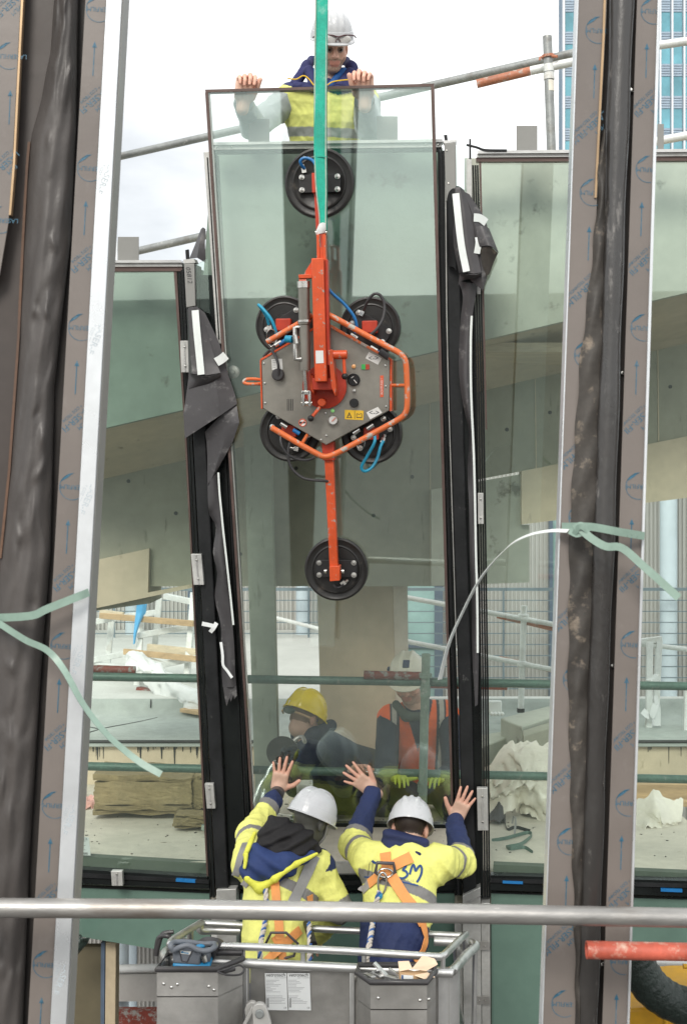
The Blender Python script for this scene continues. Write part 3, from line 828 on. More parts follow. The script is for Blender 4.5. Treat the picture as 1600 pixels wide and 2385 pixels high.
# ---- right mullion
rm0 = edge([(1019, 350), (1023, 800), (1048, 1600), (1060, 2110)])
rm3 = edge([(1114, 375), (1126, 800), (1138, 1600), (1142, 2110)])
def mullion_right():
    t = thing('facade_mullion', 'dark facade mullion that the bare hand leans on', 'mullion', FP(1100, 2110, 0))
    fpoly('gasket', 'gasket', t, strip_poly(rm0, lambda y: rm0(y) + 5, 345, 2085, 8), 0.012, 0.05)
    fpoly('gasket', 'post_black', t, strip_poly(lambda y: rm0(y) + 5.5, lambda y: rm0(y) + 10, 350, 2085, 8), 0.03, 0.06)
    fpoly('gasket', 'gasket', t, strip_poly(lambda y: rm0(y) + 10.5, lambda y: rm0(y) + 16, 350, 2085, 8), 0.02, 0.06)
    fpoly('edge_seal', 'alu_matt', t, strip_poly(lambda y: rm0(y) + 16.5, lambda y: rm0(y) + 18.5, 420, 1500, 8), 0.04, 0.05)
    fpoly('post', 'post_black', t, strip_poly(lambda y: rm0(y) + 19, lambda y: rm0(y) + 50, 432, 2085, 8), 0.05, 0.12, bevel=0.006)
    fpoly('recess', 'gasket', t, strip_poly(lambda y: rm0(y) + 50.5, lambda y: rm3(y) - 21, 450, 2085, 8), 0.015, 0.08)
    for k, (a, m, o_) in enumerate(((21, 'gasket', .03), (15.5, 'post_black', .018), (10, 'gasket', .03), (4.8, 'gasket', .012))):
        fpoly('gasket', m, t, strip_poly(lambda y: rm3(y) - a, lambda y: rm3(y) - a + 4.4, 384 if k else 395, 2090, 8), o_, 0.06)
    fpoly('head_profile', 'bracket_grey', t, [(1034, 334), (1061, 331), (1062, 440), (1038, 470)], 0.055, 0.09, bevel=0.003)
    fpoly('cap_side', 'alu', t, [(1030, 327), (1063, 325), (1061, 330.5), (1034, 333.5)], 0.04, 0.08)
    fpoly('glass_offcut', 'glass_clear', t, [(1062.5, 336), (1086, 324), (1086, 450), (1062.5, 450)], 0.06, 0.012)
    fpoly('head_profile', 'alu_matt', t, [(1082, 371), (1098, 370), (1099, 470), (1085, 470)], 0.05, 0.06, bevel=0.002)
    fpoly('rod', 'post_black', t, [(1033, 314), (1041, 313), (1043, 331), (1036, 331)], 0.03, 0.02)
    fpoly('rod', 'post_black', t, [(1092, 323), (1096.5, 323), (1097, 369), (1092, 369)], 0.03, 0.02)
    screw_on(t, ((1044, 427), (1040, 350)), 0.056, .004)
    clip(1112, 1148, 13, 72, t, 0.01)
    clip(1110, 1835, 25, 99, t, 0.02)
    fpoly('clip', 'alu_matt', t, [(1109, 640), (1118, 640), (1119, 684), (1111, 684)], 0.06, 0.03)
    fpoly('foot', 'alu_matt', t, [(1077, 2086), (1118, 2066), (1122, 2560), (1080, 2560)], 0.075, 0.13, bevel=0.003)
    fpoly('foot_band', 'alu', t, [(1078, 2104), (1118, 2086), (1118, 2089), (1078, 2107)], 0.077, 0.004)
    f2 = fpoly('foot', 'alu_matt', t, [(1119.5, 2103), (1140, 2103), (1143, 2560), (1123, 2560)], 0.06, 0.1, bevel=0.003)
    fpoly('foot', 'alu_matt', t, [(1058, 2118), (1076, 2118), (1079, 2560), (1061, 2560)], 0.04, 0.1, bevel=0.003)
    for y in (2193, 2320):
        fpoly('joint_plate', 'alu_sheet', f2, [(1110, y), (1139, y), (1140, y + 19), (1111, y + 19)], 0.078, 0.004)
        screw_on(f2, ((1115, y + 10), (1129, y + 10)), 0.079, .005)
mullion_right()

# ---- glass bays
def bay(label, glass_poly, frame, extra=None):
    t = thing('glass_bay', label, 'window', FP(glass_poly[2][0], glass_poly[2][1], 0))
    fpoly('pane', 'glass_fixed', t, glass_poly, 0.0, 0.03)
    for nm, mt, poly, off, th in frame: fpoly(nm, mt, t, poly, off, th)
    return t
lb = bay('tall green tinted glass bay with the planks and mineral wool behind',
    [(120, 624), (lm0(624) - 1, 624), (lm0(2040) - 1, 2050), (120, 2030)],
    [('top_rail', 'alu', [(120, 606), (420, 605), (424, 611), (120, 612)], 0.045, 0.09),
     ('top_rail', 'alu_matt', [(120, 612.5), (424, 611.5), (425, 620), (120, 621)], 0.03, 0.07),
     ('top_gasket', 'bronze', [(120, 621.5), (425, 620.5), (425, 631), (120, 633)], 0.02, 0.05),
     ('side_frame', 'bronze', [(405, 631), (412, 631), (lm0(1000) - 1, 1000), (lm0(2040) - 1, 2040), (lm0(2040) - 5, 2040), (lm0(1000) - 5, 1000)], 0.014, 0.05),
     ('sill', 'interior_green', [(120, 1990), (lm0(2000) - 6, 2011), (lm0(2040) - 4, 2036), (120, 2019)], -0.055, 0.05),
     ('sill_gasket', 'gasket', [(120, 2020), (lm0(2040) - 4, 2043), (lm0(2040) - 4, 2050), (120, 2030)], 0.02, 0.05),
     ('sill_gasket', 'post_black', [(120, 2031), (lm0(2050), 2051), (lm0(2055), 2058), (120, 2040)], 0.035, 0.06),
     ('sill_gasket', 'gasket', [(120, 2041), (lm0(2055), 2059), (lm0(2060), 2070), (120, 2055)], 0.025, 0.06),
     ('setting_block', 'hose_blue', [(410, 2047), (455, 2050), (455, 2056), (410, 2053)], 0.04, 0.02)])
clip(259, 2029, 26, 34, lb, 0.06, 1)
# printed sheet stuck to the inside of this bay
def label_sheet():
    t = thing('label_sheet', 'white printed label sheet stuck to the glass bay near the deck', 'label', FP(192, 1990, -0.04))
    fpoly('sheet', 'paper', t, [(160, 1945), (208, 1950), (212, 1992), (160, 1990)], -0.036, 0.001)
    for k in range(8):
        fpoly('bar', 'ink', t, [(188 + k * 2.2, 1985), (189.3 + k * 2.2, 1985), (189.3 + k * 2.2, 1990), (188 + k * 2.2, 1990)], -0.0355, 0.0003)
    for k in range(5):
        fpoly('text_line', 'ink_grey', t, [(176, 1957 + k * 5), (200 - 4 * (k % 2), 1958 + k * 5), (200 - 4 * (k % 2), 1959.3 + k * 5), (176, 1958.3 + k * 5)], -0.0355, 0.0003)
    lettering('mark', 'ink', t, 'CE', FP(200, 1954, -0.0353), FX, FU, 0.018)
label_sheet()
def label_pane():
    t = thing('label_sheet', 'white printed label sheet on the pane above the hooded worker helmet', 'label', FP(712, 1862, 0.06))
    q = lambda a, b: (690 + 38 * a + 2 * b, 1816 + 48 * b)
    quad = lambda a0, b0, a1, b1: [q(a0, b0), q(a1, b0), q(a1, b1), q(a0, b1)]
    fpoly('sheet', 'paper', t, quad(0, 0, 1, 1), .066, .0008)
    for k in range(9): fpoly('text_line', 'ink_grey', t, quad(.1 + .08 * k, .25, .13 + .08 * k, .5 + .05 * (k * 5 % 8)), .0664, .0002)
    lettering('mark', 'ink', t, 'CE', FP(*q(.85, .12), .0667), -FU, FX, .016)
label_pane()

rb = bay('tall green tinted glass bay beside the draped membrane and the stained cladding post',
    [(rm3(375) + 1, 372), (1760, 372), (1760, 2062), (rm3(2040) + 1, 2040)],
    [('top_rail', 'alu', [(1112, 350), (1760, 345), (1760, 352), (1112, 357)], 0.045, 0.09),
     ('top_rail', 'alu_matt', [(1110, 357.5), (1760, 352.5), (1760, 362), (1110, 366)], 0.03, 0.07),
     ('top_gasket', 'bronze', [(1108, 366.5), (1760, 362.5), (1760, 373), (1108, 376)], 0.02, 0.05),
     ('side_frame', 'bronze', [(rm3(380) + 1, 377), (rm3(380) + 6, 377), (rm3(1000) + 5, 1000), (rm3(1000) + 1, 1000)], 0.014, 0.05),
     ('sill', 'interior_green', [(rm3(2015) + 8, 2013), (1760, 2040), (1760, 2052), (rm3(2040) + 6, 2034)], -0.055, 0.05),
     ('sill_gasket', 'gasket', [(rm3(2040) + 1, 2038), (1760, 2056), (1760, 2063), (rm3(2040) + 1, 2046)], 0.02, 0.05),
     ('sill_gasket', 'post_black', [(rm3(2050), 2047), (1760, 2064), (1760, 2072), (rm3(2055), 2055)], 0.035, 0.06),
     ('sill_gasket', 'gasket', [(rm3(2055), 2056), (1760, 2073), (1760, 2092), (rm3(2060), 2073)], 0.025, 0.06),
     ('setting_block', 'hose_blue', [(1170, 2051), (1217, 2053), (1217, 2059), (1170, 2057)], 0.04, 0.02),
     ('setting_block', 'hose_blue', [(1538, 2069), (1588, 2071), (1588, 2078), (1538, 2076)], 0.04, 0.02)])
ribbon('cover_strip', 'post_black', rb, [FP(1086, 337, .02), FP(1110, 343, .03), FP(1130, 349, .05), FP(1180, 350, .05)], 0.012, FU)

# ---- head frame and sill of the open centre bay
def centre_frame():
    t = thing('head_frame', 'aluminium head and sill frame of the open centre bay', 'window frame', FP(770, 2060, -0.1))
    fpoly('head_rail', 'alu', t, [(494, 331), (1030, 323), (1030, 330), (494, 337)], -0.05, 0.09)
    fpoly('head_rail', 'alu_matt', t, [(494, 338), (1028, 331), (1028, 342), (494, 348)], -0.065, 0.07)
    fpoly('head_gasket', 'gasket', t, [(494, 349), (1028, 343), (1028, 350), (494, 356)], -0.075, 0.05)
    screw_on(t, ((540, 342), (505, 343), (990, 336), (1020, 336)), -0.063, .005)
    fpoly('sill', 'alu_matt', t, [(575, 2010), (1062, 2010), (1064, 2036), (576, 2036)], -0.05, 0.03)
    fpoly('sill_gasket', 'gasket', t, [(576, 2037), (1064, 2037), (1066, 2052), (577, 2052)], -0.03, 0.06)
    fpoly('sill_gasket', 'post_black', t, [(577, 2052.5), (1066, 2052.5), (1067, 2062), (577, 2062)], -0.02, 0.06)
    fpoly('sill_gasket', 'gasket', t, [(577, 2062.5), (1067, 2062.5), (1068, 2074), (578, 2074)], -0.01, 0.06)
    # fixing knob seen beside the membrane
    part('knob', 'alu_matt', t, lambda b: b.lathe(FP(545, 866, -0.02), FN, [(0, .03), (.012, .034), (.02, .03), (.024, .012), (.036, .010)], 20))
centre_frame()

# ---- lower row of glazing
def low_pane(label, poly, xtra=None):
    t = thing('lower_glass_pane', label, 'window', FP(poly[2][0], poly[2][1], 0), 'lower row of facade panes')
    fpoly('pane', 'spandrel_glass', t, poly, -0.02, 0.03)
    fpoly('edge', 'gasket', t, [poly[0], poly[1], (poly[1][0], poly[1][1] + 4), (poly[0][0], poly[0][1] + 4)], -0.012, 0.02)
    return t
low_pane('dark green lower pane with a raking bottom edge below the mineral wool', [(120, 2060), (488, 2076), (492, 2232), (120, 2170)])
low_pane('dark green lower pane behind the two workers in the basket', [(560, 2076), (1058, 2076), (1062, 2560), (560, 2560)])
low_pane('dark green lower pane beside the white film strip under the cut straps', [(1143, 2076), (1760, 2096), (1760, 2190), (1440, 2205), (1290, 2560), (1146, 2560)])

# ---- hanging insulated glass pane
PB = [(478, 209), (1011, 195), (1055, 1925), (590, 1918)]
def hanging_pane():
    t = thing('hanging_glass_pane', 'large new glass pane in thin bronze frame held by the suction lifter', 'glass pane', FP(820, 1922, 0.1))
    off = 0.10
    fpoly('pane', 'glass_panel', t, [(480, 211), (1009, 197), (1053, 1923), (592, 1916)], off, 0.032)
    fpoly('frame_top', 'bronze', t, [(478, 208), (1011, 194), (1010, 200.5), (479, 214.5)], off + .004, 0.044)
    fpoly('frame_side', 'bronze', t, [(478, 214.5), (485, 214.5), (592, 1914), (587, 1914)], off + .004, 0.044)
    fpoly('frame_side', 'bronze', t, [(1003, 200.5), (1011, 200.5), (1056, 1920), (1051, 1920)], off + .004, 0.044)
    fpoly('frame_bottom', 'gasket', t, [(587, 1914.5), (1056, 1920.5), (1056, 1929), (587, 1923)], off + .004, 0.044)
    fpoly('spacer', 'alu_matt', t, [(486, 217), (489, 217), (597, 1910), (594.5, 1910)], off - .008, 0.014)
hanging_pane()

# ---- sheet metal brackets along the top
def bracket(x0, y0, x1, y1, lab, off=-0.12):
    t = thing('sheet_bracket', lab, 'bracket', FP((x0 + x1) / 2, y1, off), 'sheet metal brackets on the facade head')
    fpoly('upright', 'bracket_grey', t, [(x0, y0), (x1, y0), (x1, y1), (x0, y1)], off, 0.004, bevel=0.001)
    a, b_ = FP(x0, y1, off), FP(x1, y1, off)
    part('foot_plate', 'bracket_grey', t, lambda b: b.prism([a, b_, b_ + V((0, .10, .0)), a + V((0, .10, 0))], V((0, 0, -.004))))
bracket(579, 276, 628, 333, 'grey sheet metal bracket below the hand gripping the pane corner')
bracket(877, 270, 926, 328, 'grey sheet metal bracket below the raised bent arm of the man on top')
bracket(1202, 292, 1251, 349, 'grey sheet metal bracket next to the tall scaffold post', 0.0)
bracket(275, 551, 324, 607, 'grey sheet metal bracket on the lower bay by the aluminium edge strip', 0.0)
bracket(1530, 288, 1545, 350, 'grey sheet metal bracket half hidden by the film covered post near the tower', 0.0)
t = thing('sheet_bracket', 'small pale bracket standing behind the lower bay bracket', 'bracket', P(266, 605, 7.6), 'sheet metal brackets on the facade head')
dpoly('upright', 'alu_edge', t, [(258, 558), (274, 560), (274, 606), (258, 606)], 7.6, 0.02)

# ---- loose waterproof membranes hanging off the mullions
def A(x, y, off): return FP(x, y, off)
def membrane_left():
    t = thing('loose_membrane', 'loose grey waterproof membrane hanging in folds with a long torn tail', 'membrane', FP(490, 1640, 0.1))
    sheet('back_fold', 'membrane', t, [
        [A(440, 716, .09), A(458, 713, .10), A(478, 728, .09)],
        [A(440, 800, .095), A(480, 780, .12), A(512, 800, .10)],
        [A(440, 880, .10), A(500, 868, .14), A(532, 872, .11)],
        [A(428, 965, .115), A(508, 930, .15), A(549, 922, .115)],
        [A(431, 1021, .125), A(512, 968, .155), A(553, 940, .12)]], wrinkle=.0012, lin=True, angle=14)
    sheet('front_fold', 'membrane', t, [
        [A(437, 722, .115), A(440, 716, .135), A(450, 714, .138), A(468, 724, .12)],
        [A(438, 770, .115), A(442, 768, .145), A(458, 768, .148), A(486, 784, .125)],
        [A(440, 840, .115), A(446, 838, .155), A(470, 838, .16), A(505, 846, .145)],
        [A(442, 868, .115), A(450, 870, .165), A(480, 874, .172), A(514, 868, .165)]], lin=True, angle=14, wrinkle=.0008)
    sheet('rolled_edge', 'membrane', t, [
        [A(443, 869, .115), A(452, 872, .16), A(482, 876, .17), A(514, 868, .163)],
        [A(448, 878, .12), A(460, 886, .145), A(490, 886, .15), A(515, 876, .15)],
        [A(440, 905, .11), A(456, 900, .12), A(490, 893, .13), A(508, 882, .13)]])
    ribbon('white_stripe', 'strap_white', t, [A(455, 722, .145), A(459, 770, .156), A(465, 830, .167), A(469, 872, .178)], .036, FX)
    ribbon('white_stripe', 'strap_white', t, [A(504, 843, .162), A(516, 836, .145), A(527, 827, .125)], .045, FU - FX * .5)
    sheet('curl', 'membrane', t, [
        [A(478, 1005, .10), A(520, 962, .13), A(551, 938, .11)],
        [A(482, 1030, .085), A(530, 990, .13), A(558, 984, .15)],
        [A(484, 1065, .08), A(520, 1038, .12), A(542, 1030, .125)],
        [A(484, 1130, .075), A(495, 1112, .095), A(506, 1095, .09)]], lin=True, angle=14)
    tail = [(484, 1125, 507, 1100), (486, 1180, 510, 1150), (490, 1200, 514, 1190), (504, 1228, 518, 1232), (497, 1285, 524, 1285), (507, 1335, 530, 1340), (501, 1390, 536, 1395), (514, 1450, 542, 1455), (516, 1500, 546, 1505), (517, 1560, 548, 1565), (520, 1600, 551, 1600)]
    sheet('tail', 'membrane', t, [[A(a, b, .06 + .02 * math.sin(i * 1.9)), A((a + c) / 2, (b + d) / 2, .085 + .015 * math.cos(i * 1.3)), A(c, d, .075)] for i, (a, b, c, d) in enumerate(tail)], nu=4, nv=3)
    fpoly('torn_end', 'membrane', t, [(520, 1598), (551, 1598), (552, 1620), (546, 1628), (544, 1618), (538, 1634), (535, 1624), (528, 1644), (524, 1626)], .085, .003)
    ribbon('white_stripe', 'strap_white', t, [A(c + 2, d, .09) for (a, b, c, d) in tail[:-3]], .010, FX, n=3)
    ribbon('tape', 'paper', t, [A(515, 1495, .10), A(519, 1525, .105), A(520, 1548, .105), A(530, 1562, .105), A(541, 1578, .11)], .014, FX, n=3)
    sheet('upper_end', 'membrane', t, [
        [A(469, 533, -.05), A(474, 529, -.04), A(479, 533, -.03)],
        [A(455, 570, -.06), A(466, 560, -.02), A(478, 566, -.02)],
        [A(442, 602, -.07), A(460, 600, .0), A(480, 612, -.02)]], lin=True, angle=14)
membrane_left()

def membrane_right():
    t = thing('loose_membrane', 'loose grey membrane with white stripes draped over the mullion beside the pane', 'membrane', FP(1090, 1650, 0.1))
    sheet('back_fold', 'membrane', t, [
        [A(1066, 438, .10), A(1080, 446, .115), A(1092, 452, .10)],
        [A(1076, 505, .11), A(1102, 503, .14), A(1128, 506, .11)],
        [A(1085, 590, .12), A(1118, 584, .15), A(1146, 574, .13)],
        [A(1090, 645, .12), A(1122, 652, .145), A(1140, 620, .13)],
        [A(1098, 655, .12), A(1124, 676, .135), A(1132, 650, .125)]], wrinkle=.0012, lin=True, angle=14)
    sheet('front_fold', 'membrane', t, [
        [A(1052, 448, .12), A(1060, 436, .14), A(1070, 434, .14), A(1080, 442, .12)],
        [A(1055, 500, .125), A(1063, 496, .155), A(1082, 496, .158), A(1098, 503, .14)],
        [A(1056, 570, .13), A(1066, 570, .165), A(1090, 573, .17), A(1110, 582, .155)],
        [A(1068, 632, .135), A(1078, 634, .175), A(1104, 637, .18), A(1120, 634, .17)]], lin=True, angle=14, wrinkle=.0008)
    sheet('rolled_edge', 'membrane', t, [
        [A(1068, 633, .135), A(1080, 636, .17), A(1104, 639, .178), A(1120, 635, .168)],
        [A(1070, 640, .13), A(1084, 646, .15), A(1104, 646, .155), A(1120, 640, .155)],
        [A(1067, 664, .12), A(1080, 652, .13), A(1098, 648, .14), A(1112, 643, .145)]])
    sheet('dark_curl', 'post_black', t, [
        [A(1041, 462, .12), A(1046, 446, .13), A(1056, 438, .14), A(1063, 446, .135)],
        [A(1041, 540, .10), A(1047, 530, .12), A(1055, 525, .13), A(1060, 530, .128)],
        [A(1043, 620, .08), A(1049, 620, .09), A(1056, 622, .1), A(1062, 630, .1)]])
    ribbon('white_stripe', 'strap_white', t, [A(1061, 450, .15), A(1066, 500, .164), A(1074, 570, .176), A(1086, 632, .188)], .034, FX)
    ribbon('white_stripe', 'strap_white', t, [A(1103, 506, .15), A(1118, 508, .135), A(1132, 518, .122)], .04, FU)
    ribbon('white_stripe', 'strap_white', t, [A(1110, 590, .165), A(1114, 566, .166), A(1113, 552, .16)], .03, FX - FU * .3)
    sheet('curl', 'membrane', t, [
        [A(1108, 528, .155), A(1124, 526, .16), A(1138, 532, .135)],
        [A(1112, 556, .165), A(1132, 552, .185), A(1150, 562, .155)],
        [A(1116, 574, .165), A(1140, 572, .20), A(1160, 588, .165)]])
    sheet('dusty_lining', 'stained', t, [
        [A(1118, 576, .16), A(1140, 574, .19), A(1159, 589, .16)], [A(1122, 612, .15), A(1140, 606, .16), A(1150, 608, .15)], [A(1130, 645, .135), A(1136, 640, .14), A(1140, 634, .135)]])
    tail = [(1068, 655, 1112, 660), (1078, 690, 1106, 695), (1074, 730, 1100, 735), (1070, 790, 1098, 790), (1069, 870, 1098, 880), (1080, 950, 1100, 950), (1093, 1010, 1103, 1010), (1089, 1090, 1106, 1090), (1092, 1180, 1108, 1180), (1094, 1290, 1110, 1290), (1098, 1400, 1113, 1400), (1100, 1520, 1114, 1520), (1106, 1645, 1112, 1640)]
    sheet('tail', 'membrane', t, [[A(a, b, .07 + .02 * math.sin(i * 1.7)), A((a + c) / 2, (b + d) / 2, .095 + .015 * math.cos(i * 1.3)), A(c, d, .08)] for i, (a, b, c, d) in enumerate(tail)], nu=4, nv=3)
    ribbon('white_stripe', 'strap_white', t, [A(c - 2, d, .108) for (a, b, c, d) in tail[2:-1]], .011, FX, n=3)
membrane_right()
# ================================================================== FOREGROUND CLADDING POSTS
DF = 3.5                                   # their distance
UX, UY, UZ = V((1, 0, 0)), V((0, 1, 0)), V((0, 0, 1))

def ln(x0, x1, y0=0, y1=2385): return lambda y: x0 + (x1 - x0) * (y - y0) / (y1 - y0)
def prints(par, f_mid, half, ys, d, kinds, tilt, ink='print_blue'):
    """Blue film print: emblem circles, arrows and slanted lettering, repeated down the strip."""
    up = (P(f_mid(0), 0, d) - P(f_mid(2385), 2385, d)).normalized()
    rt = UY.cross(up).normalized()
    if rt.x < 0: rt = -rt
    m = d / F
    protos = {}
    for kind, y, dx in kinds:
        c = P(f_mid(y) + dx, y, d - 0.0008)
        if kind in protos:
            o, c0 = protos[kind]
            copy_part(o, par, c - c0); continue
        mb = MB()
        if kind == 'arrow':
            L_ = 78 * m
            for pts in ([(-1.1, -39), (1.1, -39), (1.1, 30), (-1.1, 30)], [(-5.5, 27), (5.5, 27), (0, 41)]):
                mb.prism([c + rt * (x * m) + up * (y_ * m) for x, y_ in pts], UY * 0.0003)
            nm = 'printed_arrow'
        elif kind == 'emblem':
            r = 31 * m
            ctr = c + rt * (10 * m)
            for i in range(22):
                a0, a1 = R(92 + i * 9.5), R(92 + (i + 1) * 9.5)
                q = [ctr + rt * (math.cos(a) * rr) + up * (math.sin(a) * rr) for a, rr in ((a0, r), (a1, r), (a1, r * .955), (a0, r * .955))]
                mb.prism(q, UY * 0.0003)
            leaf = [(-30, 10), (-24, 14), (-14, 20), (-2, 31), (3, 33), (-10, 31), (-22, 22)]
            mb.prism([ctr + rt * (x * m) + up * (y_ * m) for x, y_ in leaf], UY * 0.0003)
            vs_, fs_ = text_geo('LASERFILM', 0, 0)
            mb.add([ctr + rt * (-v.x * 15 * m + 6 * m) - up * (v.y * 15 * m) for v in vs_ if True], fs_)
            nm = 'printed_emblem'
        else:
            a = R(225 + tilt)
            xd = rt * math.cos(a) + up * math.sin(a); yd = -rt * math.sin(a) + up * math.cos(a)
            for txt, sz, ox, oy in (('LASER-FILM', 21, 0, 0), ('* CO2 TECHNOLOGY', 10, 4, -16), ('FILM', 14, -16, 20)):
                vs_, fs_ = text_geo(txt)
                mb.add([c + xd * ((v.x * sz + ox) * m) + yd * ((v.y * sz + oy) * m) for v in vs_], fs_)
            nm = 'printed_lettering'
        # keep only what lies on the strip
        lim = half * m
        mb.f = [f for f in mb.f if all(abs((V(mb.v[i]) - c).dot(rt) + dx * m) < lim for i in f)]
        o = mb.build(nm, ink, par, flip=False)
        protos[kind] = (o, c)

def seq(y_first, per, n, dx_e=0, dx_a=0, dx_t=0):
    k = []
    for i in range(n):
        y = y_first + per * i
        k += [('emblem', y, dx_e), ('arrow', y + 0.315 * per, dx_a), ('text', y + 0.60 * per, dx_t)]
    return [q for q in k if -60 < q[1] < 2430]

def dstrip(name, mat, par, fa, fb, y0, y1, d, th, n=2, **k):
    return dpoly(name, mat, par, strip_poly(fa, fb, y0, y1, n), d, th, **k)

def post_left():
    t = thing('cladding_post', 'film wrapped cladding post with bright aluminium edge strip and wrinkled dark membrane', 'cladding post', P(60, 2700, DF))
    y0, y1 = -1400, 2560
    fl, fm, fr = ln(200, 66), ln(248, 117), ln(284, 155)
    fla = dstrip('film_flange', 'film', t, fl, fm, y0, y1, DF, 0.006)
    prints(fla, lambda y: (fl(y) + fm(y)) / 2, 25, None, DF, seq(20, 371, 7, -1, 3, -2), 0)
    ed = dstrip('edge_strip', 'alu_edge', t, lambda y: fm(y) + .3, fr, y0, y1, DF - 0.012, 0.05, bevel=0.0015)
    dstrip('return_flange', 'bracket_grey', t, lambda y: fr(y) + .2, lambda y: fr(y) + 4.0, y0, y1, DF - 0.004, 0.09)
    prints(ed, lambda y: (fm(y) + fr(y)) / 2, 15, None, DF - .012, [('text', 430 + 373 * i, -4) for i in range(6)], 24, 'print_reflection')  # mirror image of the film print, painted on the strip as faint lettering
    # dark backing channel
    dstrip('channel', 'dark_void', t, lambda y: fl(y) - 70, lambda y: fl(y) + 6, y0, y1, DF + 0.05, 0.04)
    dstrip('added_back_plate', 'white_paint', t, lambda y: fl(y) - 72, lambda y: fr(y) + 1, y0, y1, DF + 0.095, 0.004)  # unseen white sheet, added to lighten the post's reflection in the pane
    # round wrinkled membrane roll
    L_ = edge([(190, -1400), (130, -120), (126, 0), (118, 120), (96, 230), (74, 310), (68, 345), (58, 520), (45, 800), (24, 1100), (0, 1330), (-20, 1600), (-60, 2560)])
    R_ = edge([(262, -1400), (186, -120), (178, 300), (165, 560), (128, 900), (118, 1300), (95, 1585), (70, 2000), (48, 2560)])
    # wrinkles: short creases and dents in the shiny skin
    dents = [(random.uniform(0.15, 0.8), random.uniform(-120, y1), random.uniform(0.05, 0.12), random.uniform(14, 42), random.uniform(-.007, .010), random.uniform(-1.2, 1.2)) for _ in range(110)]
    vs, fs = [], []
    NU, NV = 40, 420
    for j in range(NV):
        y = (y0 + (-120 - y0) * j / 20) if j < 20 else -120 + (y1 + 120) * (j - 20) / (NV - 21)
        a, b_ = L_(y), R_(y)
        for i in range(NU):
            u = i / (NU - 1)
            h = 0.05 * math.sin(math.pi * u) ** 0.7
            for (du, dy, wu, wy, am, sl) in dents:
                yy = (y - dy) / wy
                if abs(yy) < 2.4:
                    uu = (u - du - sl * 0.05 * yy) / wu
                    if abs(uu) < 2.4: h += am * math.exp(-uu * uu - yy * yy)
            h += 0.0022 * math.sin(u * 19 + y * .012) + 0.0015 * math.sin(y * .045 + u * 7)
            vs.append(P(a + (b_ - a) * u, y, DF + 0.035 - h))
    fs = [(j * NU + i, j * NU + i + 1, (j + 1) * NU + i + 1, (j + 1) * NU + i) for j in range(NV - 1) for i in range(NU - 1)]
    mb = MB(); mb.add(vs, fs)
    mb.build('membrane_roll', 'membrane_shine', t, flip=False, angle=80)
    dstrip('flap', 'flap_brown', t, lambda y: -150, lambda y: L_(y) + 3, y0, 1330, DF + 0.03, 0.004, 40)
    dstrip('rust_edge', 'rust_strip', t, lambda y: L_(y) - 5, lambda y: L_(y) + 1, 330, 1300, DF + 0.022, 0.004, 20)
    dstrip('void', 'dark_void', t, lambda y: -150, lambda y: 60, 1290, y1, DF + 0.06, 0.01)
post_left()

def panel_left():
    t = thing('film_panel', 'film wrapped sheet panel with gold edge at the picture corner', 'cladding panel', P(0, 660, DF))
    poly = [(-140, -120), (53, -120), (49, 0), (29, 400), (20, 520), (0, 640), (-140, 760)]
    o = dpoly('film_face', 'film', t, poly, DF - 0.02, 0.006)
    prints(o, ln(30, 5, 0, 600), 40, None, DF - .02, [('emblem', 130, -12), ('arrow', 250, 4), ('text', 20, -16), ('text', 390, -10), ('emblem', 512, -16)], 0)
    fx = edge([(55, -120), (50.5, 0), (30.5, 400), (26, 480), (22, 500)])
    dstrip('gold_edge', 'gold_edge', t, lambda y: fx(y) - .5, lambda y: fx(y) + 4.5, -120, 500, DF - 0.022, 0.02, 6)
panel_left()

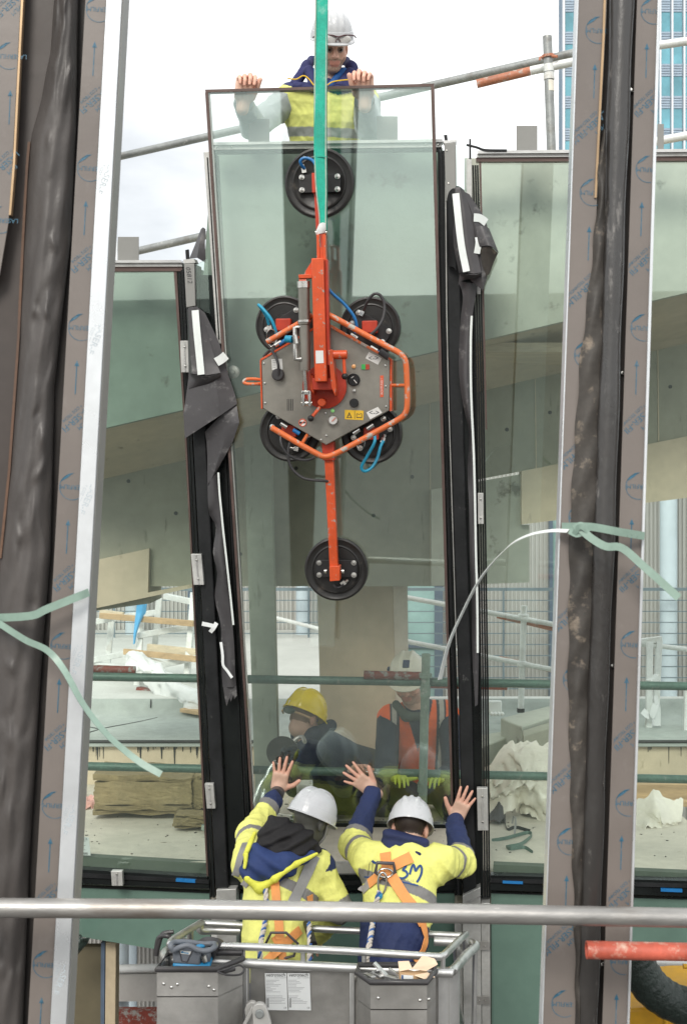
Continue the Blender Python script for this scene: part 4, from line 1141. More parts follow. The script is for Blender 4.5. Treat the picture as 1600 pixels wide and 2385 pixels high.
def post_right():
    t = thing('cladding_post', 'film wrapped cladding post with shiny dark tube and stained membrane', 'cladding post', P(1370, 2700, DF))
    y0, y1 = -1400, 2560
    a0, a1 = ln(1347, 1264), edge([(1460, -1400), (1415, -120), (1413, 0), (1395, 330), (1376, 800), (1372, 2560)])
    fa = dstrip('film_flange', 'film', t, a0, a1, y0, y1, DF, 0.006, 12)
    prints(fa, lambda y: a0(y) + 33, 36, None, DF, seq(70, 378, 7, 6, 10, 2), 0)
    dstrip('white_lip', 'alu_edge', t, lambda y: a0(y) - 3, lambda y: a0(y) - .2, y0, y1, DF - .002, 0.05)
    dstrip('gold_edge', 'gold_edge', t, lambda y: a1(y) - 6, lambda y: a1(y) - 1, y0, 460, DF - 0.006, 0.01, 6)
    # stained membrane edge with an uneven outline
    m0 = edge([(1404, 300), (1395, 345), (1388, 500), (1376, 620), (1358, 780), (1350, 840), (1338, 1020), (1326, 1225), (1322, 1600), (1328, 1850), (1335, 2100), (1345, 2560)])
    m1 = edge([(1404, 300), (1404, 420), (1396, 800), (1380, 1200), (1362, 1600), (1350, 2100), (1347, 2560)])
    vs = []
    NU, NV = 10, 160
    for j in range(NV):
        y = 300 + (y1 - 300) * j / (NV - 1)
        for i in range(NU):
            u = i / (NU - 1)
            vs.append(P(m0(y) + (m1(y) + 6 - m0(y)) * u + 2.2 * math.sin(y * .043) * (1 - u), y, DF - 0.004 - .012 * math.sin(math.pi * u) - .003 * math.sin(y * .05 + u * 6)))
    fs = [(j * NU + i, j * NU + i + 1, (j + 1) * NU + i + 1, (j + 1) * NU + i) for j in range(NV - 1) for i in range(NU - 1)]
    mb = MB(); mb.add(vs, fs); mb.build('stained_membrane', 'stained', t, flip=False, angle=80)
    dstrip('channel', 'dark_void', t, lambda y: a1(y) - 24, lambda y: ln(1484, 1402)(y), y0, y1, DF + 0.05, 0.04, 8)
    dstrip('added_back_plate', 'white_paint', t, lambda y: a0(y) + 2, lambda y: ln(1531, 1460)(y), y0, y1, DF + 0.095, 0.004)  # added pale backing, out of view, brightens this post's mirror image
    # shiny dark rubber tube
    c = ln(1447, 1362)
    rad = 27 / F * DF
    pts = [P(c(y), y, DF + 0.01) for y in np.linspace(y0, y1, 60)]
    def tb(b): b.tube(pts, [rad * (1 + .05 * math.sin(i * 1.3) + .04 * math.sin(i * .37)) for i in range(60)], 26)
    part('rubber_tube', 'tube_rubber', t, tb, angle=70)
    b0, b1 = ln(1483, 1402), ln(1531, 1460)
    fb = dstrip('film_flange', 'film', t, b0, b1, y0, y1, DF - .004, 0.006)
    prints(fb, lambda y: (b0(y) + b1(y)) / 2, 25, None, DF - .004, seq(25, 369, 7, 6, 2, 2), 0)
    dstrip('edge_strip', 'alu_edge', t, lambda y: b1(y) + .2, lambda y: b1(y) + 7.5 - y * .0008, y0, y1, DF - 0.012, 0.05, bevel=0.001)
    for (x, y) in ((1471, 210), (1449, 868), (1426, 1550), (1402, 2245)):
        part('screw', 'chrome', t, lambda b: b.lathe(P(x, y, DF + .045), -UY, [(0, .006), (.004, .005), (.005, .001)], 8))
post_right()

# ---- near scaffold tubes
prop(part('scaffold_tube', 'tube_near', None, lambda b: b.tube([P(-260, 2113, 3.28), P(400, 2116, 3.28), P(1000, 2126, 3.28), P(1860, 2142, 3.28)], 0.0242, 28), angle=60),
     'long grey guard rail tube crossing in front of both cladding posts', 'scaffold tube')
def redtube():
    t = thing('scaffold_tube', 'short scaffold tube with flaking orange red paint under the long guard rail', 'scaffold tube', P(1500, 2216, 3.3))
    a, b_ = P(1365, 2212, 3.3), P(1860, 2222, 3.3)
    def f(b):
        x, y, z = frame_from(b_ - a)
        b.lathe(a, b_ - a, [(0.045, 0.0185), (0.0, 0.0185), (0.0, 0.0225), ((b_ - a).length, 0.0225)], 26, ends=True)
    part('tube', 'red_tube', t, f, angle=50)
redtube()

# ---- plastic straps tied round the posts
def strap_left():
    t = thing('plastic_strap', 'pale green plastic strap tied round the post with aluminium edge', 'strap', P(200, 1800, DF - .05))
    d = DF - 0.055
    ribbon('band', 'strap_green', t, [P(208, 1379, d + .02), P(180, 1390, d), P(110, 1418, d - .01), P(75, 1433, d - .01), P(0, 1438, d), P(-40, 1434, d + .05)], .021, UZ - UX * .1)
    ribbon('tail', 'strap_green', t, [P(-40, 1428, d + .02), P(0, 1452, d - .01), P(60, 1490, d - .03), P(112, 1515, d - .04), P(150, 1560, d - .06), P(195, 1640, d - .09), P(250, 1710, d - .12), P(320, 1770, d - .14), P(376, 1803, d - .15)], .017,
           [UZ + UX * .3, UZ + UX * .3, UZ + UX * .4, UZ + UX * .4, UX + UZ * .3 + UY * .5, UX + UZ * .3 + UY * .9, UX * .6 + UZ * .5 + UY * .9, UX * .3 + UZ + UY * .5, UZ + UY * .3])
strap_left()
def strap_right():
    t = thing('plastic_strap', 'pale green plastic strap knotted round the stained post with a long curved end', 'strap', P(1400, 1240, DF - .06))
    d = DF - 0.05
    ribbon('band', 'strap_green', t, [P(1308, 1226, d + .03), P(1340, 1226, d - .01), P(1380, 1227, d - .012), P(1440, 1238, d - .01), P(1500, 1248, d + .02)], .021, UZ)
    ribbon('knot', 'strap_green', t, [P(1325, 1236, d - .01), P(1345, 1244, d - .025), P(1362, 1232, d - .032), P(1352, 1222, d - .028), P(1336, 1230, d - .026)], .016, UZ + UX * .3)
    ribbon('knot', 'strap_green', t, [P(1336, 1244, d - .02), P(1350, 1226, d - .036), P(1372, 1238, d - .036)], .014, UZ - UX * .3)
    ribbon('tail', 'strap_green', t, [P(1350, 1230, d - .03), P(1375, 1252, d - .04), P(1410, 1272, d - .05), P(1448, 1276, d - .055), P(1500, 1320, d - .07), P(1580, 1392, d - .09)], .0205, UZ + UX * .45)
    ribbon('curved_end', 'strap_white', t, [P(1322, 1236, d), P(1280, 1236, d + .05), P(1228, 1247, d + .1), P(1180, 1275, d + .14), P(1120, 1345, d + .2), P(1075, 1430, d + .26), P(1045, 1500, d + .3), P(1024, 1582, d + .36)], .014,
           [UZ * .5 + UY, UZ * .4 + UY, UZ * .3 + UY, UZ * .4 + UX * .5 + UY, UX * .7 + UY, UX * .7 + UY, UX * .8 + UY, UX + UY * .6])
strap_right()
# ================================================================== SUCTION LIFTER
OF0 = 0.104                                   # face of the hanging pane
def A_(x, y, off): return FP(x, y, OF0 + off)
def fm(px, d=6.75): return px / F * d          # metres for that many photo pixels here

def lifter():
    t = thing('vacuum_lifter', 'orange red vacuum lifter with steel control housing clamped on the pane', 'vacuum lifter', A_(760, 1350, 0.1))
    def disc(name, mat, par, x, y, off, prof, n=40, **k):
        return part(name, mat, par, lambda b: b.lathe(A_(x, y, off), FN, prof, n), **k)
    def pad(x, y, r, ang, plate=True, deep=0.0):
        rm = fm(r)
        o = disc('suction_pad', 'rubber', t, x, y, 0.002, [(0, rm * .97), (.012, rm), (.022, rm * .985), (.026, rm * .93), (.021, rm * .88), (.020, rm * .78), (.026, rm * .765), (.028, rm * .73), (.024, rm * .70), (.024, rm * .36), (.034, rm * .34), (.034, .001)], 56)
        ca, sa = math.cos(ang), math.sin(ang)
        ux = FX * ca + FU * sa; uy = -FX * sa + FU * ca
        c = A_(x, y, 0.045)
        part('mount_plate', 'black_plate', o, lambda b: b.box(c, fm(94), fm(40), .014, (ux, uy, FN)), bevel=.002)
        for sx in (-1, 1):
            for sy in (-1, 1):
                q = c + ux * (sx * fm(40)) + uy * (sy * fm(14)) + FN * .007
                part('bolt', 'chrome', o, lambda b: b.lathe(q, FN, [(0, .014), (.004, .014), (.0045, .009), (.012, .009), (.013, .002)], 12))
        return o, c, ux, uy
    top, ct, _, _ = pad(745, 427, 79, 0.0)
    low, cl, _, _ = pad(784, 1324, 74, 0.0)
    ul, cul, _, _ = pad(664, 757, 67, R(32))
    ur, cur, _, _ = pad(863, 762, 69, R(-32))
    ll, cll, _, _ = pad(677, 1003, 71, R(-32))
    lr, clr, _, _ = pad(866, 1009, 70, R(32))
    for o, c in ((ul, cul), (ur, cur), (ll, cll), (lr, clr)):
        part('pad_block', 'lift_deep', o, lambda b: b.box(c + FN * .03 , .075, .06, .06, (FX, FU, FN)), bevel=.004)
    # angle fittings where the hoses plug in
    def fitting(par, x, y, off, dx, dy):
        q = A_(x, y, off); e = FX * dx + FU * dy
        part('fitting', 'chrome', par, lambda b: (b.box(q, .022, .022, .024, frame_from(e)), b.tube([q, q + e.normalized() * .03], .008, 10), b.tube([q, q - FN * .03], .009, 10)))
    fitting(top, 708, 397, .05, -.2, 1)
    fitting(low, 800, 1358, .045, .7, .5)
    fitting(ul, 628, 763, .06, -.2, 1)
    fitting(ur, 843, 730, .06, .5, 1)
    fitting(ll, 690, 1045, .05, -1, .2)
    fitting(lr, 893, 1025, .06, .3, 1)
    # spine arms
    part('lower_arm', 'lift_red', t, lambda b: b.prism([A_(754, 1036, .12), A_(775, 1036, .12), A_(788, 1352, .12), A_(769, 1354, .12)], -FN * .05), bevel=.003)
    part('lower_arm_shoe', 'lift_red', t, lambda b: b.prism([A_(767, 1318, .135), A_(791, 1318, .135), A_(791, 1352, .135), A_(768, 1354, .135)], -FN * .075), bevel=.003)
    for x in (761, 796):
        part('cross_bolt', 'chrome', t, lambda b: b.lathe(A_(x, 1330, .1), FX * (1 if x > 780 else -1), [(0, .012), (.012, .012), (.014, .006)], 10))
    part('arm_socket', 'lift_deep', t, lambda b: b.prism([A_(749, 1028, .135), A_(777, 1028, .135), A_(779, 1072, .135), A_(752, 1072, .135)], -FN * .09), bevel=.003)
    part('upper_arm', 'lift_deep', t, lambda b: b.prism([A_(729, 405, .10), A_(742, 405, .10), A_(764, 760, .12), A_(748, 760, .12)], -FN * .05), bevel=.003)
    part('upper_arm_shoe', 'lift_deep', t, lambda b: b.prism([A_(726, 402, .125), A_(735, 402, .125), A_(736, 448, .125), A_(727, 448, .125)], -FN * .07), bevel=.002)
    # mast
    part('mast_fork', 'lift_red', t, lambda b: (b.prism([A_(737, 545, .30), A_(744, 545, .30), A_(745, 640, .30), A_(738, 640, .30)], -FN * .05), b.prism([A_(751, 545, .30), A_(758, 545, .30), A_(760, 640, .30), A_(753, 640, .30)], -FN * .05),
                                                b.prism([A_(744, 575, .292), A_(752, 575, .292), A_(753, 640, .292), A_(745, 640, .292)], -FN * .03)), bevel=.002)
    part('sling_pin', 'chrome', t, lambda b: b.tube([A_(735, 541, .275), A_(761, 541, .275)], .009, 10))
    ma = part('mast', 'lift_red', t, lambda b: b.prism([A_(725, 601, .33), A_(754, 600, .33), A_(760, 862, .33), A_(733, 889, .33)] and [A_(725, 601, .33), A_(753, 600, .33), A_(761, 888, .33), A_(733, 889, .33)], -FN * .085), bevel=.004)
    part('mast_side', 'lift_deep', t, lambda b: b.prism([A_(755, 605, .30), A_(763, 603, .30), A_(768, 850, .30), A_(762, 850, .30)], -FN * .06), bevel=.002)
    part('mast_gusset', 'lift_red', t, lambda b: b.prism([A_(726, 608, .30), A_(726, 640, .30), A_(708, 640, .30), A_(711, 632, .30)], -FN * .02), bevel=.001)
    part('cylinder_bracket', 'lift_red', t, lambda b: b.prism([A_(695, 639, .325), A_(726, 638, .325), A_(726, 647, .325), A_(696, 648, .325)], -FN * .07), bevel=.002)
    part('mast_plate', 'sticker_white', ma, lambda b: b.prism([A_(735, 816, .332), A_(753, 816, .332), A_(754, 845, .332), A_(736, 846, .332)], -FN * .0025))
    # turntable and knuckle
    disc('turntable', 'lift_deep', t, 757, 900, .165, [(0, fm(49)), (.025, fm(49)), (.028, fm(46)), (.028, .001)], 48)
    part('knuckle', 'lift_deep', t, lambda b: b.prism([A_(727, 880, .27), A_(772, 880, .27), A_(776, 908, .27), A_(728, 908, .27)], -FN * .09), bevel=.004)
    part('knuckle_plate', 'lift_red', t, lambda b: b.prism([A_(764, 815, .31), A_(773, 813, .31), A_(783, 900, .29), A_(780, 922, .29), A_(772, 900, .31)], -FN * .10), bevel=.002)
    part('knuckle_plate', 'lift_red', t, lambda b: b.prism([A_(722, 868, .24), A_(731, 880, .24), A_(731, 918, .24), A_(720, 900, .24)], -FN * .07), bevel=.002)
    part('lock_pin', 'lift_red', t, lambda b: b.lathe(A_(772, 826, .27), FX, [(0, .022), (.075, .022), (.078, .014)], 18))
    disc('centre_knob', 'lift_red', t, 751, 937, .2, [(0, fm(9)), (.03, fm(9)), (.034, fm(7)), (.034, .001)], 18)
    def lever(p, q):
        o = part('lever', 'lift_red', t, lambda b: b.tube([p, q], .0085, 10))
        part('ball_knob', 'black_plate', o, lambda b: b.ell(q, .016, .016, .016))
    lever(A_(745, 948, .22), A_(724, 974, .25))
    lever(A_(801, 836, .27), A_(803, 876, .27))
    # hydraulic cylinder
    cy = part('cylinder', 'steel_plate', t, lambda b: b.lathe(A_(707.5, 668, .30), A_(711, 862, .28) - A_(707.5, 668, .30), [(0, .028), (.16, .028), (.165, .031), (.175, .031), (.18, .0265), ((A_(711, 862, .28) - A_(707.5, 668, .30)).length, .0265)], 26), angle=30)
    part('cylinder_head', 'chrome', cy, lambda b: b.tube([A_(707, 655, .30), A_(707.5, 670, .30)], .031, 24))
    part('head_joint', 'lift_red', cy, lambda b: b.tube([A_(698, 655, .30), A_(715, 655, .30)], .02, 16))
    part('collar', 'chrome', cy, lambda b: b.tube([A_(709.5, 745, .293), A_(709.7, 750, .293)], .034, 26))
    part('piston_rod', 'chrome', cy, lambda b: b.tube([A_(711, 860, .28), A_(713, 916, .27)], .0105, 16))
    part('clevis', 'chrome', cy, lambda b: (b.box(A_(707.5, 928, .265), fm(6), fm(34), .045, (FX, FU, FN)), b.box(A_(722, 928, .265), fm(6), fm(34), .045, (FX, FU, FN)), b.box(A_(714, 914, .265), fm(20), fm(9), .045, (FX, FU, FN))), bevel=.003)
    part('clevis_pin', 'chrome', cy, lambda b: b.tube([A_(703, 939, .265), A_(727, 939, .265)], .012, 12))
    part('valve', 'chrome', cy, lambda b: (b.tube([A_(703, 761, .30), A_(687, 762, .30), A_(688, 815, .30)], .011, 10), b.tube([A_(688, 812, .30), A_(689, 836, .30), A_(703, 836, .3)], .013, 10), b.tube([A_(686, 780, .3), A_(690, 800, .3)], .016, 10)))
    part('valve_cap', 'hose_cyan', cy, lambda b: b.tube([A_(666, 789, .29), A_(681, 790, .3)], .018, 12))
    # control housing: hexagonal box
    hexa = [(609, 838), (755, 752), (908, 838), (907, 955), (760, 1036), (612, 950)]
    hs = part('control_housing', 'steel_plate', t, lambda b: b.prism([A_(x, y, .165) for x, y in hexa], -FN * .075), bevel=.003)
    rim = [(606, 836), (755, 747), (912, 836), (912, 957), (907.5, 957), (908.5, 839), (755, 753), (609, 839)]
    part('housing_rim', 'lift_red', hs, lambda b: b.prism([A_(x, y, .17) for x, y in rim], -FN * .11))
    part('housing_rim', 'lift_red', hs, lambda b: b.prism([A_(x, y, .17) for x, y in [(605.5, 838), (608.5, 840), (611.5, 951), (608.5, 952)]], -FN * .11))
    def on(name, mat, x, y, prof, n=28, par=hs, off=.166, **k): return disc(name, mat, par, x, y, off, prof, n, **k)
    g = on('dial', 'black_plate', 824, 884, [(0, fm(14)), (.012, fm(14)), (.014, fm(12.5)), (.009, fm(11.5)), (.009, .001)])
    part('needle', 'sticker_white', g, lambda b: b.bar(A_(824, 884, .178), A_(831, 892, .178), .004, .002, FN))
    part('needle', 'sticker_white', g, lambda b: b.bar(A_(818, 880, .178), A_(824, 876, .178), .003, .002, FN))
    on('knob', 'black_plate', 825, 938, [(0, fm(10)), (.016, fm(10)), (.018, fm(9)), (.018, .001)])
    g = on('pressure_gauge', 'chrome', 776, 978, [(0, fm(12)), (.016, fm(12)), (.019, fm(11)), (.015, fm(9.5)), (.015, .001)])
    disc('gauge_face', 'dial_face', g, 776, 978, .182, [(0, fm(9)), (.0015, fm(9)), (.0015, .001)], 24)
    part('needle', 'sticker_red', g, lambda b: b.bar(A_(773, 981, .186), A_(782, 972, .186), .003, .002, FN))
    on('signal_lamp', 'lamp_green', 775, 956, [(0, fm(4.5)), (.008, fm(4.2)), (.011, fm(2)), (.012, .001)], 16)
    on('signal_lamp', 'lamp_orange', 824, 853, [(0, fm(4.8)), (.008, fm(4.4)), (.011, fm(2)), (.012, .001)], 16)
    on('push_button', 'chrome', 825, 910, [(0, fm(4)), (.012, fm(3.5)), (.013, .001)], 14)
    def flat(name, mat, poly, par=hs, off=.1668, th=.0016): return part(name, mat, par, lambda b: b.prism([A_(x, y, off) for x, y in poly], -FN * th))
    flat('switch', 'button_green', [(842, 848), (851, 848), (851, 860), (842, 860)], off=.172, th=.006)
    flat('switch', 'button_red', [(851.2, 848), (860, 848), (860, 860), (851.2, 860)], off=.172, th=.006)
    yw = flat('warning_plate', 'yellow_sign', [(803, 954), (847, 956), (846, 978), (803, 976)])
    def tri(b):
        o = [(807, 973), (820, 973), (813.5, 959)]; i = [(809.5, 971.6), (817.5, 971.6), (813.5, 962.5)]
        for k in range(3):
            a, c = o[k], o[(k + 1) % 3]; e, f = i[k], i[(k + 1) % 3]
            b.prism([A_(x, y, .1680) for x, y in (a, c, f, e)], -FN * .0006)
        b.prism([A_(x, y, .1680) for x, y in ((813, 965), (814.4, 965), (814.2, 969), (813.2, 969))], -FN * .0006)
    part('pictogram', 'ink', yw, tri)
    def book(b):
        for q in ([(825.5, 957), (826.5, 957), (826.5, 975), (825.5, 975)], [(830, 971), (843, 971.5), (843, 973), (830, 972.5)], [(830, 963), (831.2, 963), (831.2, 972), (830, 972)], [(841.8, 963), (843, 963), (843, 972), (841.8, 972)], [(831, 962), (836, 964), (842, 962), (842, 963.2), (836, 965.2), (831, 963.2)]):
            b.prism([A_(x, y, .1680) for x, y in q], -FN * .0006)
    part('pictogram', 'ink', yw, book)
    ac = flat('warning_strip', 'sticker_red', [(885, 874), (893, 874), (893, 924), (885, 925)])
    lettering('printed_word', 'sticker_white', ac, 'ACHTUNG !', A_(889, 900, .1676), FU, -FX, .0145)
    for q in ([(851, 834), (859, 819), (889, 834), (880, 849)], [(853, 960), (880, 947), (890, 961), (862, 976)]):
        s = flat('instruction_plate', 'sticker_white', q)
        cx, cy_ = sum(p[0] for p in q) / 4, sum(p[1] for p in q) / 4
        lettering('printed_mark', 'ink', s, '<->', A_(cx, cy_, .1676), FX, FU, .035)
    ps = flat('socket_label', 'sticker_white', [(632, 836), (657, 835), (659, 860), (634, 861)])
    for k in range(5): part('text_line', 'ink_grey', ps, lambda b: b.prism([A_(x, y, .1674) for x, y in [(635, 839 + k * 4), (643, 839 + k * 4), (643, 840 + k * 4), (635, 840 + k * 4)]], -FN * .0004))
    disc('plug', 'hose_black', hs, 649, 872, .166, [(0, .03), (.03, .03), (.034, .026), (.034, .001)], 20)
    part('plug_cable', 'hose_black', hs, lambda b: b.tube(smooth_path([A_(649, 872, .2), A_(648, 848, .21), A_(642, 830, .2), A_(633, 816, .17), A_(626, 818, .15), A_(614, 830, .14)], 5), .007, 8))
    no_ = on('prohibition_sign', 'sticker_white', 705, 984, [(0, fm(8.5)), (.001, fm(8.5)), (.001, .001)], 24)
    def ring(b):
        c = A_(705, 984, .1678)
        b.tube([c + FX * (fm(8) * math.cos(a)) + FU * (fm(8) * math.sin(a)) for a in np.linspace(0, 2 * math.pi, 25)[:-1]], .0022, 6, closed=True)
        b.tube([c + FX * -fm(5.5) + FU * -fm(5.5), c + FX * fm(5.5) + FU * fm(5.5)], .0022, 6)
    part('ring', 'sticker_red', no_, ring)
    part('pictogram', 'ink', no_, lambda b: (b.box(A_(701, 984, .1676), .014, .010, .0006, (FX, FU, FN)), b.box(A_(709, 984, .1676), .012, .006, .0006, (FX, FU, FN))))
    for k in range(4): flat('vent_slot', 'black_plate', [(669 + k * 4, 929), (670.6 + k * 4, 929), (670.6 + k * 4, 956), (669 + k * 4, 956)], off=.1661, th=.0005)
    for (x, y) in ((615, 846), (617, 892), (618, 938), (897, 851), (898, 899), (899, 946), (760, 1014), (748, 1024), (758, 962)):
        on('screw', 'chrome', x, y, [(0, .006), (.004, .005), (.005, .001)], 8)
    # tube guard round the housing
    gt = fm(6.4)
    gp = [A_(762, 731, .25), A_(800, 751, .25), A_(850, 779, .25), A_(905, 808, .25), A_(930, 822, .25), A_(943, 838, .25), A_(946, 858, .25), A_(948, 900, .25), A_(948, 940, .25), A_(945, 958, .25), A_(934, 972, .25), A_(900, 992, .25), A_(840, 1025, .25), A_(790, 1052, .25), A_(770, 1061, .25), A_(756, 1063, .25), A_(742, 1058, .25), A_(700, 1035, .25), A_(632, 995, .25)]
    part('guard_tube', 'lift_orange', t, lambda b: b.tube(smooth_path(gp, 5), gt, 18), angle=60)
    part('guard_tube', 'lift_orange', t, lambda b: b.tube([A_(728, 734, .25), A_(690, 757, .25), A_(622, 796, .25)], gt, 18), angle=60)
    part('guard_stay', 'lift_orange', t, lambda b: b.tube([A_(909, 897, .15), A_(945, 897, .245)], .0085, 10))
    part('guard_stay', 'lift_orange', t, lambda b: b.tube([A_(704, 1032, .24), A_(716, 1012, .15)], .0085, 10))
    part('guard_stay', 'lift_orange', t, lambda b: b.tube([A_(757, 742, .15), A_(762, 733, .245)], .0085, 10))
    for pts in ([(763, 752), (768, 762), (906, 838), (900, 828)],):
        part('housing_flange', 'lift_orange', t, lambda b: b.prism([A_(x, y, .18) for x, y in pts], -FN * .05))
    # side handle loop
    lp = [A_(609, 884, .13), A_(590, 882, .14), A_(574, 883, .15), A_(568, 888, .155), A_(574, 893, .155), A_(592, 894, .15), A_(609, 893, .13)]
    part('side_handle', 'lift_orange', t, lambda b: b.tube(smooth_path(lp, 5), .008, 10), angle=60)
    # manifold bits along the housing edges
    for (x, y, a) in ((648, 800, 32), (658, 797, 32), (886, 824, -32), (870, 812, -32), (824, 783, -32), (661, 990, -32), (690, 1005, -32), (830, 1005, 32), (862, 994, 32)):
        e = FX * math.cos(R(a)) + FU * math.sin(R(a))
        part('coupling', 'chrome' if (x + y) % 3 else 'hose_blue', t, lambda b: b.tube([A_(x, y, .15) - e * .018, A_(x, y, .15) + e * .02], .011, 10))
    part('filter', 'hose_black', t, lambda b: b.tube([A_(884, 818, .19), A_(905, 832, .19)], .016, 14))
    # hoses
    def hose(mat, pts, r=.0078): part('hose', mat, t, lambda b: b.tube(smooth_path([A_(*p) for p in pts], 6), r, 10), angle=60)
    hose('hose_blue', [(709, 392, .06), (702, 383, .08), (700, 374, .09), (708, 368, .09), (722, 370, .09), (732, 378, .1), (742, 400, .12), (757, 440, .13), (758, 495, .14)])
    hose('hose_cyan', [(627, 756, .09), (620, 735, .1), (606, 714, .11), (603, 710, .12), (612, 718, .14), (630, 740, .15), (640, 762, .15), (646, 786, .14)])
    hose('hose_blue', [(758, 664, .24), (775, 684, .23), (800, 706, .21), (822, 733, .2), (830, 755, .19), (828, 775, .18)])
    hose('hose_black', [(846, 722, .09), (858, 698, .12), (872, 684, .13), (886, 688, .13), (895, 710, .13), (892, 740, .14), (878, 765, .15), (862, 780, .15)], .0075)
    hose('hose_cyan', [(872, 1010, .15), (872, 1030, .17), (855, 1062, .17), (842, 1086, .16), (848, 1097, .15), (864, 1090, .14), (878, 1068, .12), (886, 1040, .1), (893, 1026, .09)])
    hose('hose_black', [(655, 1005, .1), (655, 1030, .12), (668, 1055, .13), (690, 1068, .13), (715, 1071, .13), (733, 1065, .13)], .0075)
    hose('hose_black', [(675, 1030, .12), (671, 1060, .13), (680, 1090, .13), (705, 1112, .13), (735, 1118, .13), (760, 1120, .12), (767, 1124, .1)], .0075)
    hose('hose_black', [(778, 1362, .06), (784, 1368, .07), (794, 1366, .06), (800, 1360, .06)], .006)
    for (pts) in ([(622, 790, .15), (622, 775, .17), (632, 766, .17), (643, 775, .16), (645, 792, .15), (634, 806, .14), (624, 800, .14)], [(829, 1032, .12), (836, 1046, .12), (848, 1038, .12), (850, 1024, .12)]):
        part('safety_wire', 'chrome', t, lambda b: b.tube(smooth_path([A_(*p) for p in pts], 5), .0025, 6))
lifter()

# ---- green lifting sling
def sling():
    t = thing('lifting_sling', 'green webbing lifting sling running up from the vacuum lifter', 'sling', A_(748, 540, .28))
    C_ = [(749, -160, .30), (748.5, 0, .30), (747, 120, .30), (746, 250, .30), (746, 364, .30), (748, 440, .295), (751, 500, .285), (752, 536, .28)]
    def band(name, mat, o, wpx, c, dz):
        pts = [A_(x, y, d + dz) for x, y, d in c]
        wd = [fm(q) for q in wpx]
        pp, ww = smooth_path(pts, 6), [v.x for v in smooth_path([V((q, 0, 0)) for q in wd], 6)]
        mb = MB(); vs = []
        for i, (p, w_) in enumerate(zip(pp, ww)):
            tw = .18 * math.sin(i * .22)
            s = (FX + FN * tw).normalized()
            vs += [p - s * w_ / 2 + s * fm(o), p + s * w_ / 2 + s * fm(o)]
        mb.add(vs, [(2 * i, 2 * i + 1, 2 * i + 3, 2 * i + 2) for i in range(len(pp) - 1)])
        return mb.build(name, mat, t, flip=False, solid=.004, angle=60)
    wp = [27, 27, 27.5, 27.5, 27, 24, 16, 15]
    band('webbing', 'sling', 0, wp, C_, 0)
    back = [(x + 4, y, d - .02) for x, y, d in C_]
    band('webbing', 'sling', 0, [22] * 5 + [20, 14, 13], back, 0)
    for s in (-1, 1):
        pts = [(x + s * w_ * .47, y, d + .003) for (x, y, d), w_ in zip(C_, wp)]
        part('selvedge', 'sling_edge', t, lambda b: b.tube(smooth_path([A_(*p) for p in pts], 6), .0035, 6))
    part('stitched_end', 'sling', t, lambda b: b.prism([A_(733, 361, .306), A_(760, 363, .306), A_(760, 366, .306), A_(733, 365, .306)], -FN * .004))
    sheet('wear_sleeve', 'plastic_white', t, [[A_(743, 522, .295), A_(750, 518, .30), A_(758, 519, .295)], [A_(736, 540, .285), A_(748, 532, .30), A_(758, 534, .29)], [A_(737, 546, .28), A_(748, 543, .295), A_(757, 540, .285)]])
sling()
# ================================================================== SCAFFOLD
TR = 0.0242
def stube(label, a, b_, mat='tube_green', r=TR, name='scaffold_tube', group=None, wear=None):
    """A hollow scaffold tube with open ends."""
    a, b_ = V(a), V(b_)
    ax = b_ - a
    L_ = ax.length
    o = part(name, mat, None, lambda b: b.lathe(a, ax, [(.05, r * .84), (0, r * .84), (0, r), (L_, r), (L_, r * .84), (L_ - .05, r * .84)], 20), angle=50)
    return prop(o, label, 'scaffold tube', group)
def coupler(par_label, p, ax, name='tube_coupler', mat='galv'):
    t = thing(name, par_label, 'coupler', p)
    x, y, z = frame_from(ax)
    part('collar', mat, t, lambda b: b.lathe(p - z * .028, ax, [(0, .027), (0, .034), (.056, .034), (.056, .027)], 18))
    part('bolt', 'chrome', t, lambda b: b.tube([p + x * .03 - UY * .02, p + x * .075 - UY * .03], .008, 8))
    part('nut', 'chrome', t, lambda b: b.tube([p + x * .06 - UY * .026, p + x * .075 - UY * .03], .014, 6))

# behind the glass
stube('long green scaffold tube behind the glass above the yellow helmet', P(60, 1573, 7.42), P(1800, 1601, 7.42), 'tube_green')
stube('long green scaffold tube behind the glass at hand height', P(60, 1781, 7.42), P(1800, 1819, 7.42), 'tube_green')
stube('short flaking red tube end lying on the green tube over the planks', P(60, 1553, 7.45), P(316, 1561, 7.45), 'red_flake')
stube('flaking red and green tube crossing the cream helmet', P(847, 1571, 7.40), P(980, 1574, 7.40), 'red_flake')
stube('red tube end just past the short standing tube', P(990, 1592, 7.47), P(1180, 1597, 7.47), 'red_tube')
t = thing('scaffold_post', 'weathered green scaffold post standing before the orange vest', 'scaffold post', P(985, 1958, 7.36))
pa, pb = P(992, 1522, 7.36), P(981, 1985, 7.36)
part('post', 'post_green', t, lambda b: b.lathe(pa, pb - pa, [(.05, .02), (0, .02), (0, .0245), ((pb - pa).length, .0245)], 20), angle=50)
part('collar', 'post_green', t, lambda b: b.tube([P(990.5, 1595, 7.36), P(990, 1622, 7.36)], .029, 18))
part('collar', 'post_green', t, lambda b: b.tube([P(983.5, 1822, 7.36), P(983, 1845, 7.36)], .029, 18))
part('ring', 'post_green', t, lambda b: b.tube([P(991, 1568, 7.36), P(991, 1578, 7.36)], .036, 18))

